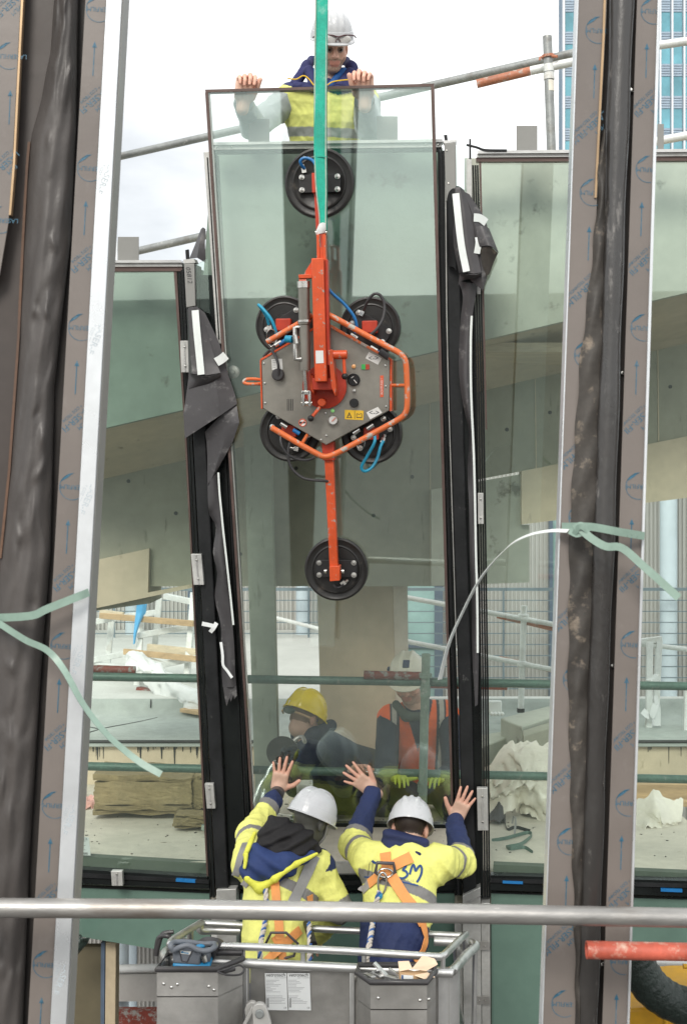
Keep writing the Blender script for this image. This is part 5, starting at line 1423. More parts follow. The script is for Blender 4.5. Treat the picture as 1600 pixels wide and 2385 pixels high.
# above the facade
stube('long galvanised tube slanting up behind the man on top', P(262, 368, 8.6), P(1420, 104, 7.25), 'galv')
stube('galvanised tube end showing over the aluminium edge strip', P(225, 366, 8.5), P(280, 356, 8.5), 'galv')
stube('short galvanised tube below, ending behind the head profile', P(318, 585, 8.2), P(500, 543, 8.0), 'galv')
stube('tube with rubbed orange paint clamped under the long tube', P(1110, 195, 7.35), P(1234, 165, 7.3), 'orange_tube')
stube('grey tube continuing past the standing post from the orange one', P(1235, 164.5, 7.3), P(1420, 126, 7.2), 'white_tube')
t = thing('scaffold_post', 'tall grey scaffold post with clamp rising above the facade', 'scaffold post', P(1288, 360, 7.26))
pa, pb = P(1274, 84, 7.27), P(1286, 420, 7.27)
part('post', 'galv', t, lambda b: b.lathe(pa, pb - pa, [(.05, .02), (0, .02), (0, .0255), ((pb - pa).length, .0255)], 22), angle=50)
part('painted_band', 'plastic_cream', t, lambda b: b.tube([P(1278.6, 188, 7.27), P(1279.6, 213, 7.27)], .0262, 22))
part('sleeve', 'white_tube', t, lambda b: b.tube([P(1277, 150, 7.27), P(1278.4, 185, 7.27)], .030, 20))
part('sleeve_joint', 'galv', t, lambda b: b.tube([P(1277.6, 167, 7.27), P(1277.7, 169, 7.27)], .031, 20))
part('clamp', 'orange_tube', t, lambda b: b.tube([P(1275.5, 128, 7.27), P(1276, 134, 7.27)], .036, 20))
part('clamp_bolt', 'orange_tube', t, lambda b: b.tube([P(1262, 132, 7.22), P(1257, 134, 7.2), P(1256, 140, 7.2)], .006, 8))
part('wedge', 'orange_tube', t, lambda b: b.tube([P(1285, 130, 7.24), P(1297, 131, 7.22)], .008, 8))
stube('white tube crossing in front of the tower at the top corner', P(1500, 110, 7.6), P(1760, 72, 7.4), 'white_tube')
stube('white tube crossing in front of the tower just above the facade head', P(1500, 334, 7.6), P(1760, 285, 7.4), 'white_tube')

# lean rails and posts far on the terrace
for lab, a, b_, m in (('white rail tube running behind the broad pier', P(640, 1438, 13), P(760, 1468, 12.6), 'white_tube'),
                      ('upper white rail tube behind the mullion on the terrace', P(930, 1388, 9.95), P(1420, 1478, 9.5), 'white_tube'),
                      ('thin rail tube with a rubbed red end below the upper white rail', P(1158, 1434, 9.8), P(1420, 1494, 9.5), 'orange_tube'),
                      ('lower white rail tube on the terrace', P(930, 1490, 9.95), P(1420, 1585, 9.5), 'white_tube'),
                      ('orange ended rail tube low on the terrace', P(1162, 1533, 9.8), P(1420, 1590, 9.5), 'orange_tube'),
                      ('white rail tube beside the ladder frame', P(1480, 1498, 9.9), P(1760, 1530, 9.9), 'white_tube')):
    stube(lab, a, b_, m, 0.019)
t = thing('terrace_post', 'white terrace post with clamps carrying the rail tubes', 'post', P(1213, 1655, 9.7))
part('post', 'white_tube', t, lambda b: b.tube([P(1220, 1410, 9.7), P(1212, 1656, 9.7)], 0.023, 14))
for y in (1436, 1546):
    part('clamp', 'white_tube', t, lambda b: b.box(P(1219 - (y - 1410) * .03, y, 9.7), .075, .07, .045), bevel=.01)
part('foot', 'black_seam', t, lambda b: b.box(P(1212, 1654, 9.7), .05, .05, .03))

# ================================================================== THINGS ON THE TERRACE
ytop = lambda py: 1.592 * F / (py - CY)
def trestle():
    t = thing('aluminium_trestle', 'white aluminium trestle frame under the planks on the roof', 'trestle', P(330, 1600, 11.5))
    B = lambda a, b_, w=.05: part('bar', 'white_tube', t, lambda b: b.bar(a, b_, w, w), bevel=.004)
    B(P(262, 1435, 11.6), P(250, 1560, 11.6)); B(P(372, 1392, 11.4), P(362, 1500, 11.4))
    B(P(452, 1380, 11.2), P(436, 1575, 11.0)); B(P(330, 1440, 11.3), P(318, 1620, 11.0))
    B(P(200, 1452, 11.4), P(262, 1440, 11.4)); B(P(320, 1480, 11.2), P(462, 1455, 11.2))
    B(P(260, 1440, 11.5), P(372, 1425, 11.5)); B(P(200, 1540, 11.3), P(290, 1522, 11.3))
    B(P(200, 1545, 11.4), P(330, 1560, 11.0)); B(P(318, 1560, 11.0), P(465, 1530, 11.0)); B(P(385, 1388, 11.4), P(452, 1402, 11.2)); B(P(290, 1522, 11.3), P(380, 1548, 11.0))
trestle()
def plank(label, a, b_, w, h, mat='wood', cat='plank', grp='loose timber planks'):
    o = part('timber_plank', mat, None, lambda b: b.bar(a, b_, w, h), bevel=.003)
    prop(o, label, cat, grp)
plank('tan plank lying across the trestle in front of the blue sheet', P(234, 1433, 11.3), P(452, 1452, 11.0), .035, .05)
plank('pale plank stub stacked on the tan plank end', P(234, 1426, 11.3), P(288, 1432, 11.25), .035, .05, 'wood_pale')
plank('pale plank on the trestle beside the black mullion', P(345, 1507, 11.2), P(470, 1520, 11.0), .035, .06, 'wood_pale')
plank('lower tan plank on the trestle beside the mullion', P(290, 1517, 11.2), P(470, 1536, 10.8), .03, .05)
plank('thin timber strip lying on the felt under the trestle', P(205, 1607, 10.9), P(265, 1611, 10.8), .03, .02, 'wood_pale')
plank('dark red timber block on the roof by the white sheet', P(322, 1608, 10.75), P(358, 1618, 10.7), .08, .07, 'red_flake')
plank('tan board end sticking out under the white sheet', P(428, 1652, 10.2), P(478, 1660, 10.1), .10, .03, 'wood')
o = sheet('blue_sheet', 'plastic_blue', None, [[P(320, 1388, 11.1), P(333, 1386, 11.08), P(345, 1386, 11.1)], [P(318, 1420, 11.12), P(330, 1420, 11.1), P(340, 1425, 11.12)], [P(316, 1440, 11.12), P(326, 1440, 11.1), P(333, 1436, 11.12)], [P(313, 1470, 11.12), P(317, 1470, 11.1), P(322, 1465, 11.12)], [P(311, 1500, 11.12), P(313, 1500, 11.1), P(315, 1498, 11.12)]], wrinkle=.004)
prop(o, 'bright blue plastic sheet hanging from the trestle', 'plastic sheet')

def heap(name, label, mat, cat, rows, wr=.02, wf=14, thick=.003):
    return prop(sheet(name, mat, None, rows, nu=12, nv=12, wrinkle=wr, wf=wf, thick=thick), label, cat)
heap('plastic_sheet', 'white plastic sheet heaped on the roof under the trestle', 'plastic_white', 'plastic sheet', [
    [P(290, 1530, 10.95), P(305, 1512, 10.9), P(330, 1520, 10.85), P(350, 1535, 10.85)],
    [P(296, 1556, 10.7), P(330, 1545, 10.6), P(372, 1560, 10.5), P(410, 1580, 10.5)],
    [P(330, 1580, 10.6), P(370, 1580, 10.4), P(425, 1600, 10.25), P(475, 1612, 10.2)],
    [P(380, 1630, 10.5), P(400, 1640, 10.35), P(435, 1652, 10.2), P(480, 1655, 10.15)]], .02, 26)
heap('plastic_bag', 'crumpled white and pink plastic bag beside the mineral wool', 'plastic_pink', 'plastic bag', [
    [P(180, 1830, 8.75), P(186, 1800, 8.7), P(205, 1796, 8.7), P(228, 1806, 8.75)],
    [P(172, 1848, 8.6), P(190, 1822, 8.55), P(215, 1820, 8.55), P(238, 1828, 8.6)],
    [P(168, 1866, 8.5), P(190, 1850, 8.45), P(215, 1846, 8.45), P(236, 1850, 8.5)],
    [P(168, 1872, 8.45), P(190, 1866, 8.4), P(215, 1862, 8.4), P(234, 1860, 8.45)]], .013, 60)
heap('plastic_sheet', 'thin white plastic sheet lying behind the mineral wool', 'plastic_white', 'plastic sheet', [
    [P(245, 1800, 8.98), P(300, 1795, 9.0), P(345, 1798, 9.0)], [P(245, 1816, 8.8), P(300, 1812, 8.75), P(350, 1816, 8.8)], [P(245, 1840, 8.6), P(300, 1842, 8.6), P(350, 1840, 8.6)]], .01)

# mineral wool: a ragged layered slab
def wool(label, x0, x1, ytop_, ybot, d, depth, seed):
    rnd = random.Random(seed)
    t = thing('mineral_wool', label, 'mineral wool', P((x0 + x1) / 2, ybot, d + depth / 2))
    n = 4
    a, b_ = P(x0, ybot, d), P(x1, ybot, d)
    H = P(x0, ytop_, d).z - a.z
    L_ = b_.x - a.x
    for k in range(n):
        fr_ = (0, .13, .26, .9, 1.0)
        z0, z1 = a.z + H * fr_[k], a.z + H * fr_[k + 1] - 0.002
        ins = [0.03, 0.0, .012, .016][k] * rnd.uniform(.6, 1.3)
        bm = bmesh.new()
        bmesh.ops.create_cube(bm, size=1)
        bmesh.ops.subdivide_edges(bm, edges=[e for e in bm.edges], cuts=11, use_grid_fill=True)
        for v in bm.verts:
            p = v.co
            x = a.x + L_ * (p.x + .5); y = d + ins + (depth - ins) * (p.y + .5); z = z0 + (z1 - z0) * (p.z + .5)
            ph = seed + k
            e = .007 * math.sin(x * 13 + ph * 2) + .003 * math.sin(x * 47 + z * 40 + ph) + rnd.uniform(-.003, .003)
            y += e * (1 if p.y < 0 else 0); x += (.5 * e + rnd.uniform(-.004, .004)) * (1 if abs(p.x) > .45 else 0)
            z += (.006 * math.sin(x * 19 + ph * 3) + rnd.uniform(-.003, .003)) + (.02 * math.sin(x * 4 + 1) if k == n - 1 and p.z > .4 else 0)
            v.co = (x, y, z)
        me = bpy.data.meshes.new('layer'); bm.to_mesh(me); bm.free()
        me.materials.append(M['wool'])
        link_mesh('layer', me, t)
wool('large torn slab of brown mineral wool lying on the deck', 218, 447, 1812, 1898, 8.05, .42, 3)
wool('upright end piece of mineral wool next to the large slab', 449, 500, 1806, 1896, 8.08, .4, 9)
wool('low scrap of mineral wool in front of the slabs', 404, 500, 1900, 1928, 7.75, .18, 14)
plank('small grey batten under the wool scrap at the mullion', P(470, 1926, 7.7), P(500, 1930, 7.7), .04, .03, 'post_green', 'batten')
# crumbs and litter on the deck: nobody would count these
def litter():
    mb = MB()
    for k in range(240):
        x = random.uniform(-1.9, 2.6); y = random.uniform(7.2, 8.9); s = random.uniform(.002, .008)
        mb.box((x, y, ZF + s * .3), s * random.uniform(.6, 3), s, s * .6, frame_from(V((0, 0, 1)), V((random.uniform(-1, 1), random.uniform(-1, 1), 0))))
    prop(mb.build('debris', 'stained', None, flip=False), 'small dark crumbs of site dirt scattered over the deck', None, None, 'stuff')
litter()

# right of the pane
def kerb(label, poly_top, h, mat='conc_pale'):
    o = part('concrete_kerb', mat, None, lambda b: b.prism([V((p.x, p.y, p.z)) for p in poly_top], V((0, 0, -h))), bevel=.01)
    prop(o, label, 'concrete kerb', 'rough concrete kerbs on the terrace')
kerb('far rough concrete kerb slab on the terrace', [P(1165, 1672, 8.9), P(1215, 1692, 8.55), P(1420, 1622, 9.9), P(1290, 1640, 9.5)], .3)
kerb('near rough concrete kerb slab with broken end on the terrace', [P(1110, 1712, 8.95), P(1198, 1698, 9.1), P(1212, 1704, 9.0), P(1110, 1744, 8.5)], .35)
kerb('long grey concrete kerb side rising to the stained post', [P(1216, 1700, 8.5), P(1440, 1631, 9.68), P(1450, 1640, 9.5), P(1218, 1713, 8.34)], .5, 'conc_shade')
t = thing('junction_box', 'small white electrical box lying on the far kerb', 'electrical box', P(1152, 1662, 9.05))
part('box', 'white_paint', t, lambda b: b.box(P(1152, 1645, 9.0), .09, .06, .08), bevel=.006)
for k in range(4): part('knob', 'white_paint', t, lambda b: b.ell(P(1145 + k * 8, 1662, 8.9), .014, .014, .014))

heap('plastic_sheet', 'big cream plastic sheet heaped high on the deck beside the stained post', 'plastic_cream', 'plastic sheet', [
    [P(1130, 1772, 8.3), P(1170, 1752, 8.3), P(1210, 1735, 8.3), P(1260, 1728, 8.3), P(1350, 1722, 8.3)],
    [P(1130, 1800, 8.25), P(1175, 1775, 8.2), P(1215, 1748, 8.2), P(1270, 1745, 8.22), P(1360, 1740, 8.25)],
    [P(1130, 1830, 8.2), P(1175, 1815, 8.15), P(1220, 1800, 8.1), P(1275, 1795, 8.1), P(1360, 1790, 8.15)],
    [P(1130, 1870, 8.15), P(1180, 1850, 8.08), P(1225, 1850, 8.05), P(1280, 1850, 8.05), P(1360, 1850, 8.08)],
    [P(1140, 1898, 8.05), P(1190, 1895, 8.0), P(1220, 1902, 8.25), P(1280, 1935, 8.0), P(1360, 1945, 7.9)]], .03, 40)
heap('plastic_sheet', 'cream plastic sheet crumpled in front of the big heap', 'plastic_cream', 'plastic sheet', [
    [P(1200, 1812, 8.4), P(1216, 1808, 8.35), P(1250, 1830, 8.3), P(1330, 1850, 8.3)],
    [P(1205, 1850, 8.3), P(1222, 1860, 8.2), P(1260, 1880, 8.15), P(1330, 1900, 8.1)],
    [P(1215, 1880, 8.2), P(1235, 1900, 8.1), P(1270, 1925, 8.0), P(1330, 1950, 7.85)]], .018, 30)
heap('plastic_sheet', 'cream plastic sheet standing crumpled by the timber near the picture edge', 'plastic_cream', 'plastic sheet', [
    [P(1440, 1868, 8.2), P(1500, 1852, 8.1), P(1525, 1838, 8.1), P(1556, 1848, 8.1), P(1590, 1862, 8.1)],
    [P(1440, 1905, 8.1), P(1495, 1890, 8.0), P(1530, 1870, 7.95), P(1560, 1880, 8.0), P(1588, 1890, 8.0)],
    [P(1440, 1935, 8.0), P(1490, 1925, 7.9), P(1520, 1905, 7.9), P(1545, 1915, 7.9), P(1575, 1918, 7.95)],
    [P(1450, 1960, 7.8), P(1490, 1955, 7.75), P(1510, 1925, 7.85), P(1535, 1938, 7.85), P(1555, 1938, 7.85)]], .016, 30)
plank('long tan timber beam lying at the deck edge behind the standing sheet', P(1440, 1844, 8.6), P(1800, 1842, 8.6), .07, .11)
plank('thin timber batten lying in front of the beam', P(1560, 1870, 8.35), P(1800, 1872, 8.35), .03, .04)
plank('reddish plank lying on the deck by the strap scraps', P(1130, 2010, 7.28), P(1290, 1992, 7.55), .05, .03)
plank('short pale board end by the sill', P(1172, 2024, 7.14), P(1192, 2006, 7.3), .06, .02, 'wood_pale')
def ladder():
    t = thing('ladder_frame', 'white upright ladder frame wrapped in torn tape on the terrace', 'frame', P(1520, 1810, 9.6))
    B = lambda a, b_, w=.045: part('bar', 'white_tube', t, lambda b: b.bar(a, b_, w, w), bevel=.004)
    B(P(1512, 1495, 9.8), P(1508, 1812, 9.6)); B(P(1534, 1490, 9.9), P(1520, 1800, 9.8)); B(P(1600, 1600, 9.6), P(1594, 1815, 9.5))
    B(P(1490, 1494, 9.9), P(1540, 1488, 9.9)); B(P(1510, 1590, 9.7), P(1530, 1575, 9.8)); B(P(1509, 1700, 9.7), P(1528, 1680, 9.8)); B(P(1520, 1785, 9.7), P(1600, 1775, 9.5)); B(P(1490, 1810, 9.6), P(1640, 1812, 9.5))
    ribbon('tape', 'paper', t, [P(1495, 1655, 9.6), P(1515, 1668, 9.58), P(1528, 1640, 9.6), P(1530, 1690, 9.6)], .05, UX)
    ribbon('tape', 'paper', t, [P(1526, 1620, 9.65), P(1530, 1650, 9.63), P(1533, 1690, 9.64)], .03, UX)
ladder()
def scraps():
    t = thing('strap_scrap', 'dark green strap offcuts curled on the deck', 'strap scrap', P(1190, 1980, 7.6))
    zf = lambda py: 1.895 * F / (py - CY)
    Q = lambda x, y, h=0: P(x, y, zf(y)) + UZ * h
    ribbon('offcut', 'tube_green', t, [Q(1145, 1957), Q(1180, 1955, .01), Q(1225, 1945, .015), Q(1238, 1952, .02), Q(1215, 1968, .01), Q(1180, 1972)], .02, UZ + UY * .4)
    ribbon('offcut', 'tube_green', t, [Q(1178, 1972), Q(1190, 1980, .01), Q(1220, 1977, .01), Q(1240, 1985)], .02, UZ + UY * .4)
    ribbon('offcut', 'gasket', t, [Q(1176, 1920), Q(1182, 1932), Q(1200, 1930, .01), Q(1234, 1935)], .02, UZ + UY * .4)
    ribbon('offcut', 'bracket_grey', t, [Q(1192, 1925, .02), Q(1196, 1920, .05), Q(1200, 1928, .05), Q(1198, 1942)], .012, UX)
scraps()
o = heap('dark_rag', 'black plastic rag lying on the deck at the mullion', 'membrane', 'rag', [
    [P(1140, 1888, 8.2), P(1160, 1880, 8.2), P(1178, 1892, 8.2)], [P(1138, 1905, 8.05), P(1160, 1898, 8.0), P(1182, 1905, 8.05)], [P(1138, 1915, 7.95), P(1160, 1918, 7.9), P(1180, 1918, 7.95)]], .016, 40)
o = heap('dark_rag', 'dark folded sheet on the deck at the picture edge', 'duct', 'rag', [
    [P(1560, 2040, 7.4), P(1585, 2010, 7.45), P(1640, 2000, 7.5)], [P(1560, 2045, 7.35), P(1590, 2035, 7.35), P(1640, 2030, 7.35)]], .008, 30)

# ================================================================== LOW CORNERS
def low_left():
    t = thing('barrier_panel', 'grey barrier panel with white top rail seen under the raking pane', 'barrier', P(320, 2360, 9.5))
    part('rail', 'white_paint', t, lambda b: b.tube([P(200, 2258, 9.5), P(420, 2252, 9.5)], .03, 12))
    dpoly('board', 'ped_grey', t, [(200, 2268), (420, 2268), (420, 2332), (200, 2332)], 9.52, .03)
    part('post', 'pale_blue', t, lambda b: b.tube([P(282, 2180, 9.7), P(282, 2560, 9.7)], .06, 14))
    prop(part('timber_plank', 'red_flake', None, lambda b: b.bar(P(200, 2372, 9.4), P(430, 2372, 9.4), .08, .14)), 'reddish board below the grey barrier panel', 'plank', 'loose timber planks')
    heap('plastic_sheet', 'clear crinkled plastic hanging under the raking pane by the aluminium strip', 'duct', 'plastic sheet', [[P(150, 2176, 7.0), P(180, 2180, 6.98), P(212, 2184, 7.0)], [P(150, 2200, 7.0), P(172, 2208, 6.97), P(198, 2204, 7.0)], [P(150, 2236, 7.0), P(160, 2238, 6.98), P(168, 2236, 7.0)]], .008, 60)
    o = part('cable_loop', 'hose_black', None, lambda b: b.tube(smooth_path([P(405, 2170, 6.6), P(380, 2175, 6.6), P(370, 2200, 6.6), P(364, 2225, 6.6), P(370, 2185, 6.6), P(392, 2180, 6.58), P(410, 2195, 6.6)], 6), .012, 8), angle=60)
    prop(o, 'dark twisted cable end hanging left of the work basket', 'cable')
low_left()
def low_right():
    t = thing('air_duct', 'dark ribbed plastic air duct bending down behind the film post', 'duct', P(1560, 2380, 8.6))
    pts = smooth_path([P(1470, 2215, 8.6), P(1490, 2262, 8.6), P(1530, 2312, 8.6), P(1600, 2345, 8.6), P(1760, 2370, 8.6)], 10)
    def f(b): b.tube(pts, [.125 * (1 + .02 * math.sin(i * 1.6)) for i in range(len(pts))], 26)
    part('hose', 'duct', t, f, angle=70)
    t = thing('yellow_lift', 'yellow lift platform with safety rail at the bottom corner', 'lift platform', P(1540, 2500, 9.5))
    part('bed', 'machine_yellow', t, lambda b: b.prism([P(1380, 2350, 9.5), P(1460, 2352, 9.5), P(1620, 2335, 9.5), P(1760, 2335, 9.5), P(1760, 2560, 9.5), P(1380, 2560, 9.5)], V((0, .8, 0))), bevel=.02)
    for (a, b_) in ((P(1528, 2300, 9.4), P(1528, 2345, 9.4)), (P(1548, 2310, 9.4), P(1548, 2400, 9.4)), (P(1455, 2290, 9.6), P(1490, 2292, 9.6)), (P(1455, 2250, 9.6), P(1485, 2252, 9.6)), (P(1590, 2250, 9.6), P(1760, 2254, 9.6)), (P(1520, 2340, 9.3), P(1760, 2362, 9.3))):
        part('rail', 'machine_yellow', t, lambda b: b.tube([a, b_], .018, 10))
    t = thing('coiled_hose', 'white hose coil on the yellow platform', 'hose', P(1540, 2335, 9.4))
    part('coil', 'white_paint', t, lambda b: [b.tube([P(1540, 2330, 9.4) + V((.09 * math.cos(a), .09 * math.sin(a), .03 * k)) for a in np.linspace(0, 6.283, 19)[:-1]], .012, 8, closed=True) for k in range(3)])
    t = thing('white_barrier', 'white horizontal rails in front of the lower corrugated wall', 'barrier', P(1520, 2290, 12))
    for y in (2240, 2275, 2300): part('rail', 'white_paint', t, lambda b: b.tube([P(1440, y, 12), P(1780, y + 4, 12)], .03, 10))
low_right()
# ================================================================== WORK BASKET
def basket():
    D0 = 5.55
    def Q(x, y, d=D0): return P(x, y, d)
    zr = Q(0, 2243).z                      # top of the panels
    zf = zr - 1.20
    t = thing('work_basket', 'aluminium work basket of a cherry picker with tube rails', 'work basket', Q(735, 2700))
    xl, xr = Q(372, 0).x, Q(1048, 0).x
    part('floor', 'alu_sheet', t, lambda b: b.box(((xl + xr) / 2, D0 + .36, zf), xr - xl + .1, .78, .04))
    H = zr - zf
    pc = lambda a, b_, name='panel', d=0: part(name, 'alu_sheet', t, lambda b: b.box(((Q(a, 0).x + Q(b_, 0).x) / 2, D0 + .012 + d, zf + H / 2 - .02), Q(b_, 0).x - Q(a, 0).x, .006, H))
    pc(566, 582, 'panel_edge', -.003); pc(583, 818); pc(819, 1046)
    part('panel', 'alu_sheet', t, lambda b: b.box(((Q(366, 0).x + Q(566, 0).x) / 2, D0 + .03, zf + H / 2 - .02), Q(566, 0).x - Q(366, 0).x, .006, H))
    part('panel', 'alu_sheet', t, lambda b: b.box((xl - .02, D0 + .36, zf + H / 2 - .3), .006, .66, H - .6))
    part('panel', 'alu_sheet', t, lambda b: b.box((Q(1100, 0).x, D0 + .40, zf + H / 2 - .2), .006, .5, H - .4))
    # posts and rails
    for x in (572, 820): part('post', 'alu', t, lambda b: b.box((Q(x, 0).x, D0 - .004, zf + H / 2), .022, .024, H), bevel=.004)
    for x in (572, 820):
        fl = part('corner_plate', 'alu_sheet', t, lambda b: b.box((Q(x + (14 if x > 600 else -14), 0).x, D0 - .003, zr - .035), .05, .006, .07))
        part('bolt', 'chrome', fl, lambda b: b.lathe((Q(x + (5 if x > 600 else -14), 2278).x, D0 - .006, zr - .06), -UY, [(0, .012), (.005, .012), (.007, .006)], 10))
    r1, r2 = .0165, .0205
    sm = smooth_path
    # lower heavy rail, then the light top rail, both bent round the corners
    low = [P(425, 2190, 6.08), P(405, 2205, 5.9), P(386, 2218, 5.7), P(388, 2231, 5.6), P(410, 2236, D0 - .01), P(560, 2242, D0 - .01), P(800, 2253, D0 - .01), P(1030, 2265, D0 - .01), P(1050, 2262, D0 + .0), P(1062, 2252, D0 + .06), P(1085, 2225, 5.82), P(1104, 2208, 6.0), P(1106, 2200, 6.05), P(1095, 2196, 6.1), P(1060, 2194, 6.12), P(1010, 2192, 6.12)]
    part('rail', 'alu', t, lambda b: b.tube(sm(low, 6), r2, 16), angle=60)
    top = [P(470, 2148, 6.1), P(430, 2172, 5.85), P(402, 2190, 5.65), P(400, 2197, 5.58), P(412, 2200, D0 - .01), P(560, 2204, D0 - .01), P(800, 2214, D0 - .01), P(1000, 2227, D0 - .01), P(1028, 2226, D0 + .0), P(1040, 2218, D0 + .06), P(1062, 2196, 5.82), P(1084, 2176, 6.05)]
    part('rail', 'alu', t, lambda b: b.tube(sm(top, 6), r1, 16), angle=60)
    bk = [P(466, 2152, 6.12), P(470, 2166, 6.12), P(500, 2166, 6.14), P(560, 2168, 6.14)]
    part('rail', 'alu', t, lambda b: b.tube(sm(bk, 4), r2, 14), angle=60)
    part('rail', 'alu', t, lambda b: b.tube([P(470, 2150, 6.13), P(1090, 2180, 6.13)], r1, 14), angle=60)
    for a, b_ in (((566, 2204), (566, 2241)), ((706, 2210), (706, 2247)), ((848, 2216), (848, 2254)), ((1032, 2226), (1030, 2262))):
        part('stanchion', 'alu', t, lambda b: b.tube([Q(*a, D0 - .008), Q(*b_, D0 - .008)], .0105, 10))
    part('stanchion', 'alu', t, lambda b: b.tube([P(443, 2165, 5.93), P(443, 2186, 5.95)], .0165, 12))
    for (x, y, d) in ((1062, 2198, 5.84), (1082, 2180, 6.02)):
        part('stanchion', 'alu', t, lambda b: b.tube([P(x, y, d), P(x + 2, y + 38, d + .02)], .0165, 12))
    # rounded corner skirt
    cx0, cx1 = Q(1020, 0).x, Q(1074, 0).x
    def corner(b):
        n = 12; pts = []
        for i in range(n + 1):
            a = math.pi / 2 * i / n
            pts.append((cx0 + (cx1 - cx0) * math.sin(a), D0 + .11 * (1 - math.cos(a))))
        vs = []
        for (x, y) in pts: vs += [V((x, y, zr - .02)), V((x, y, zf))]
        b.add(vs, [(2 * i, 2 * i + 1, 2 * i + 3, 2 * i + 2) for i in range(n)])
    part('corner_skirt', 'alu', t, corner, flip=False, solid=.006, angle=70)
    part('side_strip', 'alu', t, lambda b: b.tube([P(1106, 2206, 6.0), P(1100, 2560, 6.0)], .012, 10))
    # tool boxes
    def toolbox(label, poly, d, yb, rivets):
        """poly: rim outline, near edge first"""
        o = thing('tool_box', label, 'tool box', P(poly[0][0], yb, d), 'sheet tool boxes hung on the work basket')
        pts = [p for p in poly]
        w3 = [P(x, y, dd) for x, y, dd in pts]
        zt = w3[0].z
        w3 = [V((p.x, p.y, zt)) for p in w3]
        n = len(w3)
        def wall(b):
            for i in range(n):
                a, c = w3[i], w3[(i + 1) % n]
                b.prism([a, c, c - UZ * .62, a - UZ * .62], (V((sum(q.x for q in w3) / n, sum(q.y for q in w3) / n, zt)) - (a + c) / 2).normalized() * .004)
            b.prism([q - UZ * .11 for q in w3], -UZ * .004)
        part('bin', 'alu_sheet', o, wall)
        part('rubber_rim', 'hose_black', o, lambda b: b.tube(w3, .0125, 10, closed=True), angle=60)
        for (x, y) in rivets:
            part('rivet', 'chrome', o, lambda b: b.lathe(P(x, y, d - .001), -UY, [(0, .0075), (.003, .006), (.005, .002)], 10))
        return o
    toolbox('square sheet tool box holding the battery pump', [(366, 2257, 5.33), (508, 2264, 5.33), (566, 2256, 5.46), (566, 2240, 5.53), (392, 2236, 5.53)], 5.33, 2560,
            ((382, 2291), (400, 2299), (414, 2292), (487, 2297), (499, 2305)))
    toolbox('sheet tool box with cut corners full of metal scraps', [(863, 2287, 5.33), (994, 2293, 5.33), (1014, 2276, 5.46), (1010, 2262, 5.53), (835, 2262, 5.53), (832, 2275, 5.44)], 5.33, 2560, ((881, 2324), (978, 2329), (998, 2327)))
    # notices
    for (x0, x1, lab) in ((617, 667.5, 'printed white certificate sheet nearer the arm joint'), (669, 721.5, 'printed white certificate sheet nearer the scrap box')):
        n_ = thing('notice_sheet', lab, 'notice', Q(x0, 2352), 'notices taped to the work basket')
        dd = D0 - .002
        dpoly('sheet', 'paper', n_, [(x0, 2266), (x1, 2266), (x1 + 3, 2353), (x0 + 3.5, 2352)], dd, .0006)
        xm = (x0 + x1) / 2
        lettering('heading', 'ink', n_, 'vetrotech', Q(xm, 2270.5, dd - .0004), UX, UZ, .0205, .15, .01)
        lettering('heading', 'ink_grey', n_, 'SAINT-GOBAIN', Q(xm + 11, 2277, dd - .0004), UX, UZ, .0072)
        rnd = random.Random(int(x0))
        for k in range(15):
            y = 2282 + k * 3.4 + (6 if k > 8 else 0)
            if y > 2346: break
            a = x0 + 3 + (8 if y > 2322 else 0); b_ = a + rnd.uniform(10, 40)
            b_ = min(b_, x1 - 2)
            dpoly('text_line', 'ink_grey', n_, [(a, y), (b_, y), (b_, y + 1.0), (a, y + 1.0)], dd - .0004, .0002)
        for k in range(9):
            y = 2325 + k * 2.4
            dpoly('bar', 'ink', n_, [(x0 + 4.5, y), (x0 + 10, y), (x0 + 10, y + 1.3), (x0 + 4.5, y + 1.3)], dd - .0004, .0002)
        lettering('mark', 'ink', n_, 'CE', Q(x1 - 3, 2347, dd - .0004), UX, UZ, .010)
    # cable loop on the box edge
    part('cable', 'hose_black', t, lambda b: b.tube(sm([P(508, 2262, 5.32), P(525, 2258, 5.3), P(545, 2250, 5.34), P(560, 2248, 5.36), P(569, 2256, 5.36), P(562, 2268, 5.34), P(540, 2271, 5.31), P(520, 2268, 5.3), P(507, 2262, 5.32)], 5), .0045, 8), angle=60)
    part('cable_end', 'hose_black', t, lambda b: b.tube([P(520, 2262, 5.31), P(546, 2255, 5.34)], .011, 10))
    # arm joint below
    a = thing('lift_arm', 'pale grey hinged lift arm joint below the basket front', 'lift arm', P(600, 2560, 5.4))
    part('plate', 'ped_grey', a, lambda b: b.prism([P(x, y, 5.33) for x, y in ((588, 2352), (592, 2342), (600, 2337), (612, 2338), (620, 2346), (632, 2385), (655, 2560), (600, 2560), (590, 2385))], V((0, .03, 0))), bevel=.004)
    part('plate', 'ped_grey', a, lambda b: b.prism([P(x, y, 5.42) for x, y in ((570, 2352), (574, 2340), (584, 2333), (594, 2335), (600, 2345), (612, 2560), (560, 2560), (572, 2370))], V((0, .03, 0))), bevel=.004)
    part('pin', 'galv', a, lambda b: b.lathe(P(605, 2360, 5.33), -UY, [(0, .018), (.008, .018), (.012, .014), (.012, .001)], 20))
    part('strut', 'ped_grey', a, lambda b: b.prism([P(x, y, 5.38) for x, y in ((586, 2345), (594, 2350), (575, 2385), (540, 2560), (520, 2560), (566, 2385))], V((0, .02, 0))), bevel=.003)
basket()

